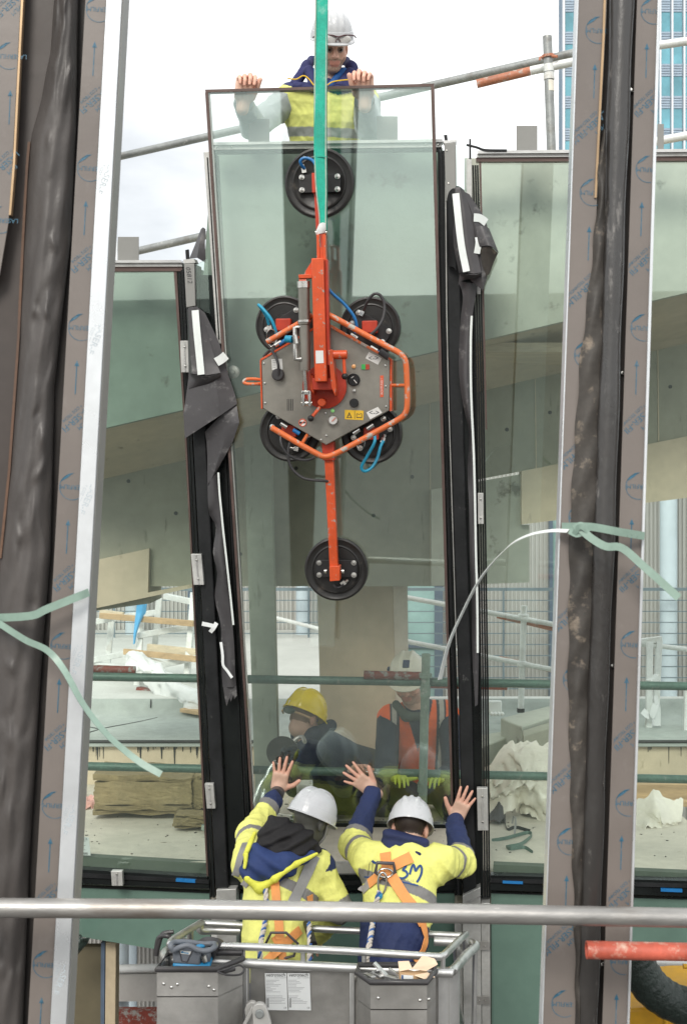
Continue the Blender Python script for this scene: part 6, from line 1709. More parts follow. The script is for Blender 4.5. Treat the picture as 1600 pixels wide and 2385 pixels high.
# ---- tools lying in the boxes
def pump():
    d = 5.40
    t = thing('battery_pump', 'blue and grey battery vacuum pump with loop handle standing in the tool box', 'pump', P(470, 2255, d))
    part('base', 'tool_blue', t, lambda b: b.prism([P(402, 2242, d), P(490, 2246, d), P(490, 2262, d), P(402, 2258, d)], V((0, .12, 0))), bevel=.012)
    part('body', 'tool_grey', t, lambda b: b.prism([P(403, 2206, d + .002), P(468, 2212, d + .002), P(468, 2251, d + .002), P(402, 2245, d + .002)], V((0, .11, 0))), bevel=.01)
    part('side_tank', 'tool_grey', t, lambda b: b.prism([P(469.5, 2216, d + .03), P(487, 2216, d + .03), P(490, 2246, d + .03), P(470, 2246, d + .03)], V((0, .08, 0))), bevel=.012)
    hp = [P(404, 2214, d - .01), P(398, 2202, d - .01), P(408, 2194, d + .03), P(440, 2194, d + .05), P(470, 2198, d + .06), P(500, 2198, d + .05), P(500, 2206, d - .005), P(484, 2214, d - .02), P(462, 2212, d - .02), P(440, 2202, d - .02), P(420, 2206, d - .02)]
    part('handle', 'tool_grey', t, lambda b: b.tube(smooth_path(hp + [hp[0]], 6), .0115, 12), angle=60)
    for x in (430, 467): part('button', 'tool_blue', t, lambda b: b.ell(P(x, 2204, d + .02), .02, .012, .01))
    lb_ = part('label_plate', 'sticker_white', t, lambda b: b.prism([P(419, 2214, d - .001), P(446, 2216, d - .001), P(445, 2223, d - .001), P(421, 2221, d - .001)], V((0, .003, 0))))
    part('word_mark', 'tool_blue', lb_, lambda b: (b.ell(P(425, 2217.2, d - .0014), .005, .0006, .004), b.prism([P(x, y, d - .0016) for x, y in ((428, 2217.5), (440, 2218.8), (440, 2221), (428, 2219.6))], V((0, .0005, 0)))))
    part('front_panel', 'buckle', t, lambda b: (b.tube([P(418, 2212, d - .001), P(424, 2238, d - .001), P(436, 2240, d - .001), P(448, 2214, d - .001)], .002, 6)))
    part('valve', 'chrome', t, lambda b: b.tube([P(474, 2226, d + .01), P(478, 2240, d + .01)], .012, 10))
    c = thing('dust_cover', 'black fabric tool cover hanging on the basket rail behind the pump', 'cover', P(500, 2225, 5.55))
    sheet('cover', 'membrane', c, [[P(462, 2190, 5.57), P(480, 2182, 5.53), P(505, 2182, 5.52), P(520, 2192, 5.56)], [P(470, 2200, 5.54), P(488, 2196, 5.5), P(506, 2196, 5.5), P(519, 2200, 5.54)], [P(484, 2216, 5.54), P(494, 2214, 5.5), P(504, 2216, 5.5), P(508, 2214, 5.54)], [P(488, 2232, 5.55), P(494, 2236, 5.52), P(498, 2234, 5.52), P(500, 2226, 5.55)]], wrinkle=.003, wf=40)
pump()
def scrap():
    zt = P(863, 2287, 5.33).z
    t = thing('cardboard_box', 'open small cardboard box lying in the scrap tool box', 'cardboard box', V((P(975, 2275, 5.4).x, 5.42, zt - .1)))
    d = 5.36
    part('body', 'cardboard', t, lambda b: b.prism([P(930, 2264, d), P(966, 2273, d), P(996, 2268, d + .06), P(996, 2290, d + .06), P(966, 2292, d), P(930, 2285, d)], V((0, .06, 0))))
    part('flap', 'card_inside', t, lambda b: b.prism([P(930, 2262, d), P(960, 2256, d + .02), P(952, 2239, d + .05), P(927, 2240, d + .04)], V((0, .003, .002))))
    part('flap', 'card_inside', t, lambda b: b.prism([P(960, 2256, d + .02), P(992, 2261, d + .05), P(1019, 2246, d + .07), P(1012, 2234, d + .08), P(984, 2226, d + .09)], V((0, .003, .002))))
    part('flap', 'card_inside', t, lambda b: b.prism([P(966, 2272, d), P(996, 2266, d + .06), P(1012, 2276, d + .03), P(988, 2280, d - .01)], V((0, .002, .003))))
    rnd = random.Random(5)
    t = thing('metal_scraps', 'loose aluminium offcuts piled in the tool box', 'metal scraps', V((P(900, 2275, 5.4).x, 5.42, zt - .1)))
    for (a, b_) in (((871, 2242), (908, 2280)), ((846, 2272), (895, 2286)), ((895, 2283), (945, 2286)), ((906, 2256), (938, 2278)), ((862, 2270), (882, 2258)), ((850, 2268), (870, 2276)), ((884, 2270), (930, 2281)), ((870, 2262), (890, 2276))):
        part('offcut', 'alu', t, lambda b: b.bar(P(a[0], a[1], 5.42 + rnd.uniform(-.03, .05)), P(b_[0], b_[1], 5.38 + rnd.uniform(-.02, .05)), .022, .010), bevel=.001)
    part('tag', 'paper', t, lambda b: b.prism([P(934, 2270, 5.355), P(962, 2272, 5.355), P(962, 2288, 5.355), P(934, 2286, 5.355)], V((0, .002, 0))))
    part('tag_mark', 'ink_blue', t, lambda b: b.prism([P(935, 2271, 5.353), P(939, 2271, 5.353), P(939, 2281, 5.353), P(935, 2281, 5.353)], V((0, .0015, 0))))
scrap()
# ================================================================== PEOPLE
def nv(v): return np.array(v, dtype=np.float64)

def pd(prim, X, Y, Z):
    """Signed distance to one primitive (arrays broadcast); also the position along a limb."""
    kind = prim['k']
    if kind == 'cone':
        a, b = nv(prim['a']), nv(prim['b'])
        ba = b - a; L2 = ba.dot(ba)
        px, py, pz = X - a[0], Y - a[1], Z - a[2]
        t = np.clip((px * ba[0] + py * ba[1] + pz * ba[2]) / L2, 0, 1)
        dx, dy, dz = px - t * ba[0], py - t * ba[1], pz - t * ba[2]
        return np.sqrt(dx * dx + dy * dy + dz * dz) - (prim['ra'] + (prim['rb'] - prim['ra']) * t), t
    c, Rm = nv(prim['c']), prim['R']
    px, py, pz = X - c[0], Y - c[1], Z - c[2]
    q = [px * Rm[i][0] + py * Rm[i][1] + pz * Rm[i][2] for i in range(3)]
    r = prim['r']
    if kind == 'ell':
        k0 = np.sqrt((q[0] / r[0]) ** 2 + (q[1] / r[1]) ** 2 + (q[2] / r[2]) ** 2)
        k1 = np.sqrt((q[0] / r[0] ** 2) ** 2 + (q[1] / r[1] ** 2) ** 2 + (q[2] / r[2] ** 2) ** 2) + 1e-9
        return k0 * (k0 - 1) / k1, 0 * k0
    rd = prim['rd']
    d = [np.abs(q[i]) - (r[i] - rd) for i in range(3)]
    o = np.sqrt(sum(np.maximum(e, 0) ** 2 for e in d)) + np.minimum(np.maximum(d[0], np.maximum(d[1], d[2])), 0) - rd
    return o, 0 * o

I3 = [(1, 0, 0), (0, 1, 0), (0, 0, 1)]
def cone(a, b, ra, rb, tag, k=.03): return dict(k='cone', a=tuple(a), b=tuple(b), ra=ra, rb=rb, tag=tag, s=k)
def elli(c, r, tag, k=.03, R_=I3, sub=False): return dict(k='ell', c=tuple(c), r=r, R=R_, tag=tag, s=k, sub=sub)
def rbox(c, r, rd, tag, k=.02, R_=I3): return dict(k='box', c=tuple(c), r=r, R=R_, rd=rd, tag=tag, s=k)

def pbox(p):
    if p['k'] == 'cone':
        a, b = nv(p['a']), nv(p['b']); m = max(p['ra'], p['rb'])
        return np.minimum(a, b) - m, np.maximum(a, b) + m
    m = max(p['r']) * (1.0 if p['k'] == 'ell' else 1.75)
    return nv(p['c']) - m, nv(p['c']) + m

def waves(p, seed, f, ridged=False):
    r = np.random.default_rng(seed)
    o = np.zeros(len(p))
    w = np.zeros_like(p)
    for _ in range(3):
        d = r.normal(size=3); d /= np.linalg.norm(d)
        w += np.outer(np.sin(p @ d * f * .6 + r.uniform(0, 6)), r.normal(size=3)) * .02
    q = p + w
    for i in range(7):
        d = r.normal(size=3); d /= np.linalg.norm(d)
        g = np.sin(q @ d * f * r.uniform(.6, 2.2) + r.uniform(0, 6))
        o += ((1.1 - 2 * np.abs(g) ** .8) if ridged else g) / (1 + .3 * i)
    return o / 3.0

def blob(name, prims, vox, mat, parent, colour, wrinkle=0.0, wf=30, seed=1, cut=None, fold=None):
    """One continuous skin grown round the primitives (surface nets on a distance grid), coloured per vertex."""
    lo = np.min([pbox(p)[0] for p in prims], 0) - 3 * vox - .03
    hi = np.max([pbox(p)[1] for p in prims], 0) + 3 * vox + .03
    n = np.ceil((hi - lo) / vox).astype(int) + 1
    D = np.full(n, 0.5, dtype=np.float32)
    ax = [lo[i] + vox * np.arange(n[i]) for i in range(3)]
    for p in prims:
        b0, b1 = pbox(p); pad = p['s'] * 1.5 + 3 * vox + .02
        i0 = np.maximum(0, ((b0 - pad - lo) / vox).astype(int)); i1 = np.minimum(n, ((b1 + pad - lo) / vox).astype(int) + 2)
        sl = tuple(slice(i0[i], i1[i]) for i in range(3))
        X, Y, Z = ax[0][sl[0]][:, None, None], ax[1][sl[1]][None, :, None], ax[2][sl[2]][None, None, :]
        d, _ = pd(p, X, Y, Z)
        d = d.astype(np.float32); cur = D[sl]; k = max(p['s'], 1e-4)
        if p.get('sub'):
            h = np.clip(.5 - .5 * (cur + d) / k, 0, 1); D[sl] = cur * (1 - h) - d * h + k * h * (1 - h)
        else:
            h = np.clip(.5 + .5 * (cur - d) / k, 0, 1); D[sl] = cur * (1 - h) + d * h - k * h * (1 - h)
    if wrinkle or cut or fold:
        near = np.argwhere(np.abs(D) < .035)
        pts = lo + near * vox
        v = D[near[:, 0], near[:, 1], near[:, 2]]
        if wrinkle: v = v - wrinkle * (.75 * waves(pts, seed, wf * .62, True) + .4 * waves(pts, seed + 7, wf * 1.5))
        if fold: v = v + fold(pts)
        if cut: v = np.maximum(v, cut(pts))
        D[near[:, 0], near[:, 1], near[:, 2]] = v
        if cut:
            ins = np.argwhere(D <= -.035)
            if len(ins): D[ins[:, 0], ins[:, 1], ins[:, 2]] = np.maximum(D[ins[:, 0], ins[:, 1], ins[:, 2]], cut(lo + ins * vox))
    S = D < 0
    cnt = np.zeros(n - 1, dtype=np.uint8)
    for a in (0, 1):
        for b in (0, 1):
            for c in (0, 1):
                cnt += S[a:n[0] - 1 + a, b:n[1] - 1 + b, c:n[2] - 1 + c]
    cells = np.argwhere((cnt > 0) & (cnt < 8))
    cid = np.full(n - 1, -1, dtype=np.int32)
    cid[cells[:, 0], cells[:, 1], cells[:, 2]] = np.arange(len(cells))
    cor = {}
    for a in (0, 1):
        for b in (0, 1):
            for c in (0, 1): cor[(a, b, c)] = D[cells[:, 0] + a, cells[:, 1] + b, cells[:, 2] + c].astype(np.float64)
    acc = np.zeros((len(cells), 3)); num = np.zeros(len(cells))
    ks = list(cor)
    for a in ks:
        for axn in range(3):
            if a[axn]: continue
            b = list(a); b[axn] = 1; b = tuple(b)
            va, vb = cor[a], cor[b]
            m = (va < 0) != (vb < 0)
            t = np.where(m, va / np.where(m, va - vb, 1), 0)
            for i in range(3):
                acc[:, i] += np.where(m, a[i] + (t if i == axn else 0), 0)
            num += m
    verts = lo + (cells + acc / num[:, None]) * vox
    faces = []
    for axn in range(3):
        u, w_ = [(1, 2), (2, 0), (0, 1)][axn]
        sa = [slice(1, n[i] - 1) for i in range(3)]; sb = list(sa)
        sa[axn] = slice(0, n[axn] - 1); sb[axn] = slice(1, n[axn])
        A0, B0 = S[tuple(sa)], S[tuple(sb)]
        e = np.argwhere(A0 != B0)
        flip = A0[e[:, 0], e[:, 1], e[:, 2]]
        for i in range(3):
            if i != axn: e[:, i] += 1
        def cell(du, dw):
            q = e.copy(); q[:, u] += du; q[:, w_] += dw
            return cid[q[:, 0], q[:, 1], q[:, 2]]
        qd = np.stack([cell(-1, -1), cell(0, -1), cell(0, 0), cell(-1, 0)], 1)
        qd[~flip] = qd[~flip][:, ::-1]
        faces.append(qd)
    faces = np.concatenate(faces)
    ds = np.empty((len(prims), len(verts))); ts = np.empty_like(ds)
    for i, p in enumerate(prims):
        ds[i], ts[i] = pd(p, verts[:, 0], verts[:, 1], verts[:, 2])
        if p.get('sub'): ds[i] = 9
    near = ds.argmin(0)
    tags = np.array([p['tag'] for p in prims])[near]
    tt = ts[near, np.arange(len(verts))]
    colr = colour(verts, tags, tt)
    me = bpy.data.meshes.new(name)
    me.vertices.add(len(verts)); me.vertices.foreach_set('co', verts.astype(np.float32).ravel())
    me.loops.add(len(faces) * 4); me.loops.foreach_set('vertex_index', faces.astype(np.int32).ravel())
    me.polygons.add(len(faces)); me.polygons.foreach_set('loop_start', np.arange(0, len(faces) * 4, 4, dtype=np.int32))
    me.update(calc_edges=True); me.validate()
    ca = me.color_attributes.new('Col', 'FLOAT_COLOR', 'POINT')
    ca.data.foreach_set('color', np.concatenate([colr, np.ones((len(colr), 1))], 1).astype(np.float32).ravel())
    me.polygons.foreach_set('use_smooth', [True] * len(me.polygons))
    me.materials.append(M[mat])
    bvh = BVHTree.FromPolygons([V(v) for v in verts.tolist()], faces.tolist())
    o = link_mesh(name, me, parent)
    return o, bvh

def flatcol(c): return lambda v, tags, t: np.tile(np.array(c), (len(v), 1))

def basis(fwd, up):
    f = V(fwd).normalized(); u = V(up); u = (u - f * u.dot(f)).normalized(); r = f.cross(u)
    return r, f, u                                   # right, forward, up

SKIN = (.56, .36, .27)
HV, NAVY, GREY, BLACK, ORANGE = (.80, .80, .23), (.024, .036, .10), (.22, .215, .21), (.018, .017, .018), (.80, .13, .02)

def head_prims(c, fr):
    r, f, u = fr; c = V(c)
    W = lambda x, y, z: c + r * x + f * y + u * z
    Rm = [tuple(r), tuple(f), tuple(u)]
    E = lambda p, rad, tag, k=.02, sub=False: elli(W(*p), rad, tag, k, Rm, sub)
    return [E((0, -.015, .035), (.077, .096, .088), 'skull', .01), E((0, .022, -.045), (.060, .070, .076), 'face', .03),
            E((0, .064, -.098), (.028, .024, .020), 'chin', .025), E((.040, .058, -.028), (.026, .028, .03), 'cheek', .03), E((-.040, .058, -.028), (.026, .028, .03), 'cheek', .03),
            cone(W(-.036, .080, .024), W(.036, .080, .024), .011, .011, 'brow', .018),
            E((.031, .104, .004), (.019, .016, .011), 'x', .012, True), E((-.031, .104, .004), (.019, .016, .011), 'x', .012, True),
            E((.031, .083, .003), (.013, .012, .011), 'eye', .002), E((-.031, .083, .003), (.013, .012, .011), 'eye', .002),
            cone(W(0, .090, .014), W(0, .114, -.028), .0075, .0125, 'nose', .01), cone(W(-.011, .100, -.031), W(.011, .100, -.031), .008, .008, 'nose', .008),
            cone(W(-.019, .088, -.061), W(.019, .088, -.061), .0075, .0075, 'lip', .008), cone(W(-.016, .088, -.071), W(.016, .088, -.071), .0075, .0075, 'lip', .008),
            E((.079, -.008, -.005), (.011, .022, .034), 'ear', .008), E((-.079, -.008, -.005), (.011, .022, .034), 'ear', .008)], W

def hand_prims(wr, y, z, xt, curl=(0, 0, 0), spread=1.0, thumb=(.9, .45, 0.0), tcurl=.25, sc=1.0, vary=0.12):
    """Palm, four fingers of unequal length and a thumb. y fingers, z back of the hand, xt thumb side."""
    y = V(y).normalized(); z = V(z); z = (z - y * z.dot(y)).normalized()
    x = y.cross(z); x = x if x.dot(V(xt)) > 0 else -x
    wr = V(wr)
    Rm = [tuple(x), tuple(y), tuple(z)]
    W = lambda a, b, c_: wr + x * (a * sc) + y * (b * sc) + z * (c_ * sc)
    pr = [rbox(W(0, .050, 0), (.040 * sc, .046 * sc, .0135 * sc), .012 * sc, 'palm', .006, Rm),
          cone(W(0, -.03, 0), W(0, .02, 0), .026 * sc, .027 * sc, 'palm', .02),
          elli(W(.026, .03, -.010), (.016 * sc, .03 * sc, .014 * sc), 'palm', .01, Rm)]
    bx = (.0305, .0105, -.0105, -.0295); ln_ = (.072, .081, .075, .058); an = (11, 3, -5, -15); by = (.088, .094, .090, .082)
    for i in range(4):
        a = R(an[i] * spread)
        d = (x * math.sin(a) + y * math.cos(a))
        p = W(bx[i], by[i], 0)
        ang = 0.0; rad = (.0096, .0098, .0094, .0083)[i] * sc
        for j, seg in enumerate((.46, .30, .24)):
            ang += curl[j] * (1 + vary * ((i * 7 + j * 3) % 3 - 1))
            dd = d * math.cos(ang) - z * math.sin(ang)
            q = p + dd * (ln_[i] * seg * sc)
            r1 = rad * (1 - .10 * (j + 1))
            pr.append(cone(p, q, rad * (1 - .10 * j) * (1.05 if j else 1.1), r1, 'finger%d' % j, .0025 if j else .005))
            p = q
    t0 = W(.034, .022, -.004)
    td = (x * thumb[0] + y * thumb[1] + z * thumb[2]).normalized()
    t1 = t0 + td * (.044 * sc)
    td2 = (td + y * tcurl).normalized()
    t2 = t1 + td2 * (.034 * sc)
    pr += [cone(t0, t1, .0145 * sc, .0118 * sc, 'thumb', .008), cone(t1, t2, .0118 * sc, .0095 * sc, 'finger2', .003)]
    return pr

def skin_col(W=None, fr=None, beard=None, hair=(.03, .02, .015), base=SKIN):
    def f(v, tags, t):
        b = np.tile(np.array(base), (len(v), 1))
        n = waves(v, 5, 60)[:, None]
        b = b * (1 + .06 * n)
        b[tags == 'lip'] = np.array(base) * (.82, .55, .55)
        for tg in ('finger0', 'finger1', 'finger2', 'nose', 'ear', 'cheek', 'thumb'):
            b[tags == tg] *= (1.06, .92, .90)
        m = tags == 'finger2'
        b[m & (t > .55)] *= (1.06, 1.02, 1.02)
        if W is not None:
            r, fw, u = fr; c0 = np.array(W(0, 0, 0))
            q = v - c0
            x, y, z = q @ np.array(r), q @ np.array(fw), q @ np.array(u)
            hd = (np.abs(x) < .11) & (np.abs(z) < .16) & (np.abs(y) < .14)
            eye = (tags == 'eye') & hd
            b[eye] = (.30, .26, .24)
            pup = eye & (np.sqrt((np.abs(x) - .031) ** 2 + (z - .002) ** 2) < .0075)
            b[pup] = (.02, .014, .01)
            lid = hd & (y > .06) & (np.abs(np.abs(x) - .031) < .018) & (np.abs(z - .012) < .004)
            b[lid] = np.array(base) * .35
            brow = hd & (y > .06) & (np.abs(np.abs(x) - .034) < .021) & (np.abs(z - .030 + .12 * (np.abs(x) - .034)) < .0055)
            b[brow] = hair
            hr = hd & ~np.isin(tags, ['ear', 'neck']) & (((z > -.03) & (y < .0)) | ((z > -.10) & (y < -.03)))
            b[hr] = hair
            if beard is not None:
                bd = hd & (z < -.035) & (y > -.03) & ~np.isin(tags, ['lip', 'nose']) & (z > -.135)
                bd &= ~((np.abs(x) < .045) & (z > -.046) & (y > .05)) | ((np.abs(x) < .03) & (np.abs(z + .049) < .006) & (y > .06))
                w_ = (.45 + .25 * waves(v, 9, 300))[:, None].clip(0, .85)
                b[bd] = (b * (1 - w_) + np.array(beard) * w_)[bd]
        return np.clip(b, 0, 1)
    return f

def helmet(par, c, fr, mat, brim=.04, lift=.02, sc=1.0, peak_droop=.012, ridges=3, name='helmet'):
    r, f, u = fr; c = V(c)
    W = lambda x, y, z: c + r * (x * sc) + f * (y * sc) + u * (z * sc)
    NT, NP = 64, 22
    vs, fs = [], []
    prof = []
    rows = [(-.004, 1.0, 1)] + [(0.0, 1.0, 0)]
    def pt(th, ph, ext=0, drop=0):
        ct, st = math.cos(th), math.sin(th)
        cp, sp = max(0, math.cos(ph)) ** .72, math.sin(ph) ** .95
        x = .112 * ct * cp; y = .136 * st * cp - .004; z = .142 * sp
        nrm = math.hypot(ct, st)
        # raised ribs over the crown
        if ridges:
            rb = 0
            for x0 in ((-.036, 0, .036) if ridges == 3 else (-.03, .03)):
                rb += math.exp(-((x - x0) / .0085) ** 6)
            fade = min(1, max(0, (z - .045) / .03))
            k = 1 + .05 * min(rb, 1) * fade
            x, y, z = x * k, y * k, z * k
        if ph < .28:                                   # thicker band round the rim
            x += ct * .004; y += st * .004
        x += ct * ext; y += st * ext
        return (x, y, z + lift - drop)
    def ring(ph, lip=False, low=False):
        o = []
        for i in range(NT):
            th = 2 * math.pi * i / NT
            fr_ = max(0, math.sin(th)) ** 2.2
            bk = max(0, -math.sin(th)) ** 3
            if lip: o.append(pt(th, 0, .005 + brim * fr_ + .006 * bk, peak_droop * fr_ + .003))
            elif low: o.append(pt(th, 0, .004 + brim * fr_ + .006 * bk, peak_droop * fr_ + .007))
            else: o.append(pt(th, ph))
        return o
    rings = [ring(0, low=True), ring(0, lip=True), ring(0.0), ring(.10), ring(.20), ring(.279), ring(.285)] + [ring(.285 + (math.pi / 2 - .30) * (i + 1) / NP) for i in range(NP)]
    for rg in rings: vs += [W(*p) for p in rg]
    for j in range(len(rings) - 1):
        a, b = j * NT, (j + 1) * NT
        fs += [(a + i, a + (i + 1) % NT, b + (i + 1) % NT, b + i) for i in range(NT)]
    fs.append(tuple((len(rings) - 1) * NT + i for i in range(NT)))
    mb = MB(); mb.add(vs, fs)
    return mb.build(name, mat, par, flip=True, solid=.003, angle=50), W

def drape_pt(bvh, px, py, off=.006, last=None):
    d = V(((px - CX) / F, 1, (CY - py) / F)).normalized()
    h = bvh.ray_cast(CAM, d)
    if h[0] is None:
        return last, V((0, -1, 0))
    n = h[1] if h[1].dot(d) < 0 else -h[1]
    return h[0] - d * off, n

def strap(name, mat, par, bvh, pts, width, off=.009, steps=10, thick=.003):
    """Webbing lying on a body: path followed over the surface."""
    dense = []
    for (x0, y0), (x1, y1) in zip(pts, pts[1:]):
        for k in range(steps): dense.append((x0 + (x1 - x0) * k / steps, y0 + (y1 - y0) * k / steps))
    dense.append(pts[-1])
    P_, N_ = [], []
    last = None
    for x, y in dense:
        p, n = drape_pt(bvh, x, y, off, last)
        if p is None: continue
        P_.append(p); N_.append(n); last = p
    # smooth the path a little
    for _ in range(6):
        P_ = [P_[0]] + [(P_[i - 1] + P_[i] * 2 + P_[i + 1]) / 4 for i in range(1, len(P_) - 1)] + [P_[-1]]
        N_ = [N_[0]] + [((N_[i - 1] + N_[i] * 2 + N_[i + 1]) / 4).normalized() for i in range(1, len(N_) - 1)] + [N_[-1]]
    vs = []
    for i, (p, n) in enumerate(zip(P_, N_)):
        t = (P_[min(i + 1, len(P_) - 1)] - P_[max(i - 1, 0)]).normalized()
        s = t.cross(n).normalized()
        vs += [p - s * width / 2, p, p + s * width / 2]
    fs = []
    for i in range(len(P_) - 1):
        a = 3 * i
        fs += [(a, a + 1, a + 4, a + 3), (a + 1, a + 2, a + 5, a + 4)]
    mb = MB(); mb.add(vs, fs)
    return mb.build(name, mat, par, flip=False, solid=thick, angle=60)

def drape_poly(name, mat, par, bvh, strokes, width, off=.004):
    for st in strokes: strap(name, mat, par, bvh, st, width, off, 6, .001)

def rope(name, par, pts, r=.0115, blue=True):
    pp = smooth_path(pts, 10)
    L_ = sum((pp[i + 1] - pp[i]).length for i in range(len(pp) - 1))
    n = max(8, int(L_ / .008))
    # even resample
    out_, acc, i = [], 0, 0
    cum = [0]
    for a, b in zip(pp, pp[1:]): cum.append(cum[-1] + (b - a).length)
    for k in range(n + 1):
        s = L_ * k / n
        while i < len(cum) - 2 and cum[i + 1] < s: i += 1
        t = (s - cum[i]) / max(1e-6, cum[i + 1] - cum[i])
        out_.append(pp[i].lerp(pp[i + 1], t))
    o0 = None
    for st in range(3):
        q = []
        for k, p in enumerate(out_):
            t = (out_[min(k + 1, n)] - out_[max(k - 1, 0)]).normalized()
            x, y, _ = frame_from(t, V((0, 1, 0)))
            a = k * .62 + st * 2.094
            q.append(p + x * (math.cos(a) * r * .55) + y * (math.sin(a) * r * .55))
        part(name, 'rope_blue' if (blue and st == 2) else 'rope', par, lambda b: b.tube(q, r * (.55 if not (blue and st == 2) else .5), 7), angle=60)

UPV = V((0, 0, 1))
def folds(p, prims):
    """Creases ringing the sleeves, bunched at elbow and shoulder, and slack drags across the back."""
    v = np.zeros(len(p))
    for i, q in enumerate(prims):
        if q['k'] != 'cone' or q['tag'] in ('torso', 'hip'): continue
        d, t = pd(q, p[:, 0], p[:, 1], p[:, 2])
        a, b = nv(q['a']), nv(q['b']); L_ = np.linalg.norm(b - a)
        x = np.cross((b - a) / L_, (0, 0, 1.0)); x /= np.linalg.norm(x) + 1e-9
        y = np.cross((b - a) / L_, x)
        ang = np.arctan2((p - a) @ y, (p - a) @ x)
        w = np.exp(-(d / .02) ** 2) * (.35 + .65 * np.maximum(np.exp(-((t - 1) / .22) ** 2) if q['tag'].startswith('up') else np.exp(-(t / .25) ** 2), .6 * np.exp(-(t / .16) ** 2)))
        ph = t * L_ * 115 + 1.3 * np.sin(ang + i) + .9 * np.sin(2 * ang + 2 * i)
        v += w * .0075 * (1 - 2 * np.abs(np.sin(ph * .5)) ** .7) * (.6 + .4 * np.sin(ang * 1.5 + i))
    s = p[:, 2] * 1.0 + np.abs(p[:, 0] - p[:, 0].mean()) * .9
    v += .0035 * (1 - 2 * np.abs(np.sin(s * 26 + 1.5 * np.sin(p[:, 0] * 14))) ** .7)
    return -v
def torso_prims(neck, sl, sr, hip, grow, tag='torso'):
    neck, sl, sr, hip = V(neck), V(sl), V(sr), V(hip)
    sp = (neck - hip).normalized()
    rt = (sr - sl); rt = (rt - sp * rt.dot(sp)).normalized()
    fw = sp.cross(rt)
    Rm = [tuple(rt), tuple(fw), tuple(sp)]
    mid = (sl + sr) / 2
    w = (sr - sl).length / 2
    L_ = (mid - hip).length
    C_ = lambda t: hip.lerp(mid, t)
    return [elli(C_(.74), (w * .90 + grow, .118 + grow, L_ * .36), tag, .05, Rm), elli(C_(.42), (w * .80 + grow, .112 + grow, L_ * .34), tag, .06, Rm),
            elli(C_(.06), (w * .84 + grow, .118 + grow, L_ * .34), 'hip', .06, Rm),
            cone(sl.lerp(sr, .04), sl.lerp(sr, .96), .066 + grow * .8, .066 + grow * .8, tag, .07), cone(mid, neck, .085 + grow, .06 + grow * .5, tag, .05)]

def leg_prims(h, k, a, toe, grow, tag='leg'):
    return [cone(h, k, .085 + grow, .060 + grow, tag, .04), cone(k, a, .058 + grow, .042 + grow, tag, .03)]

def person_base(label, feet, group=None):
    return thing('person', label, 'person', feet)

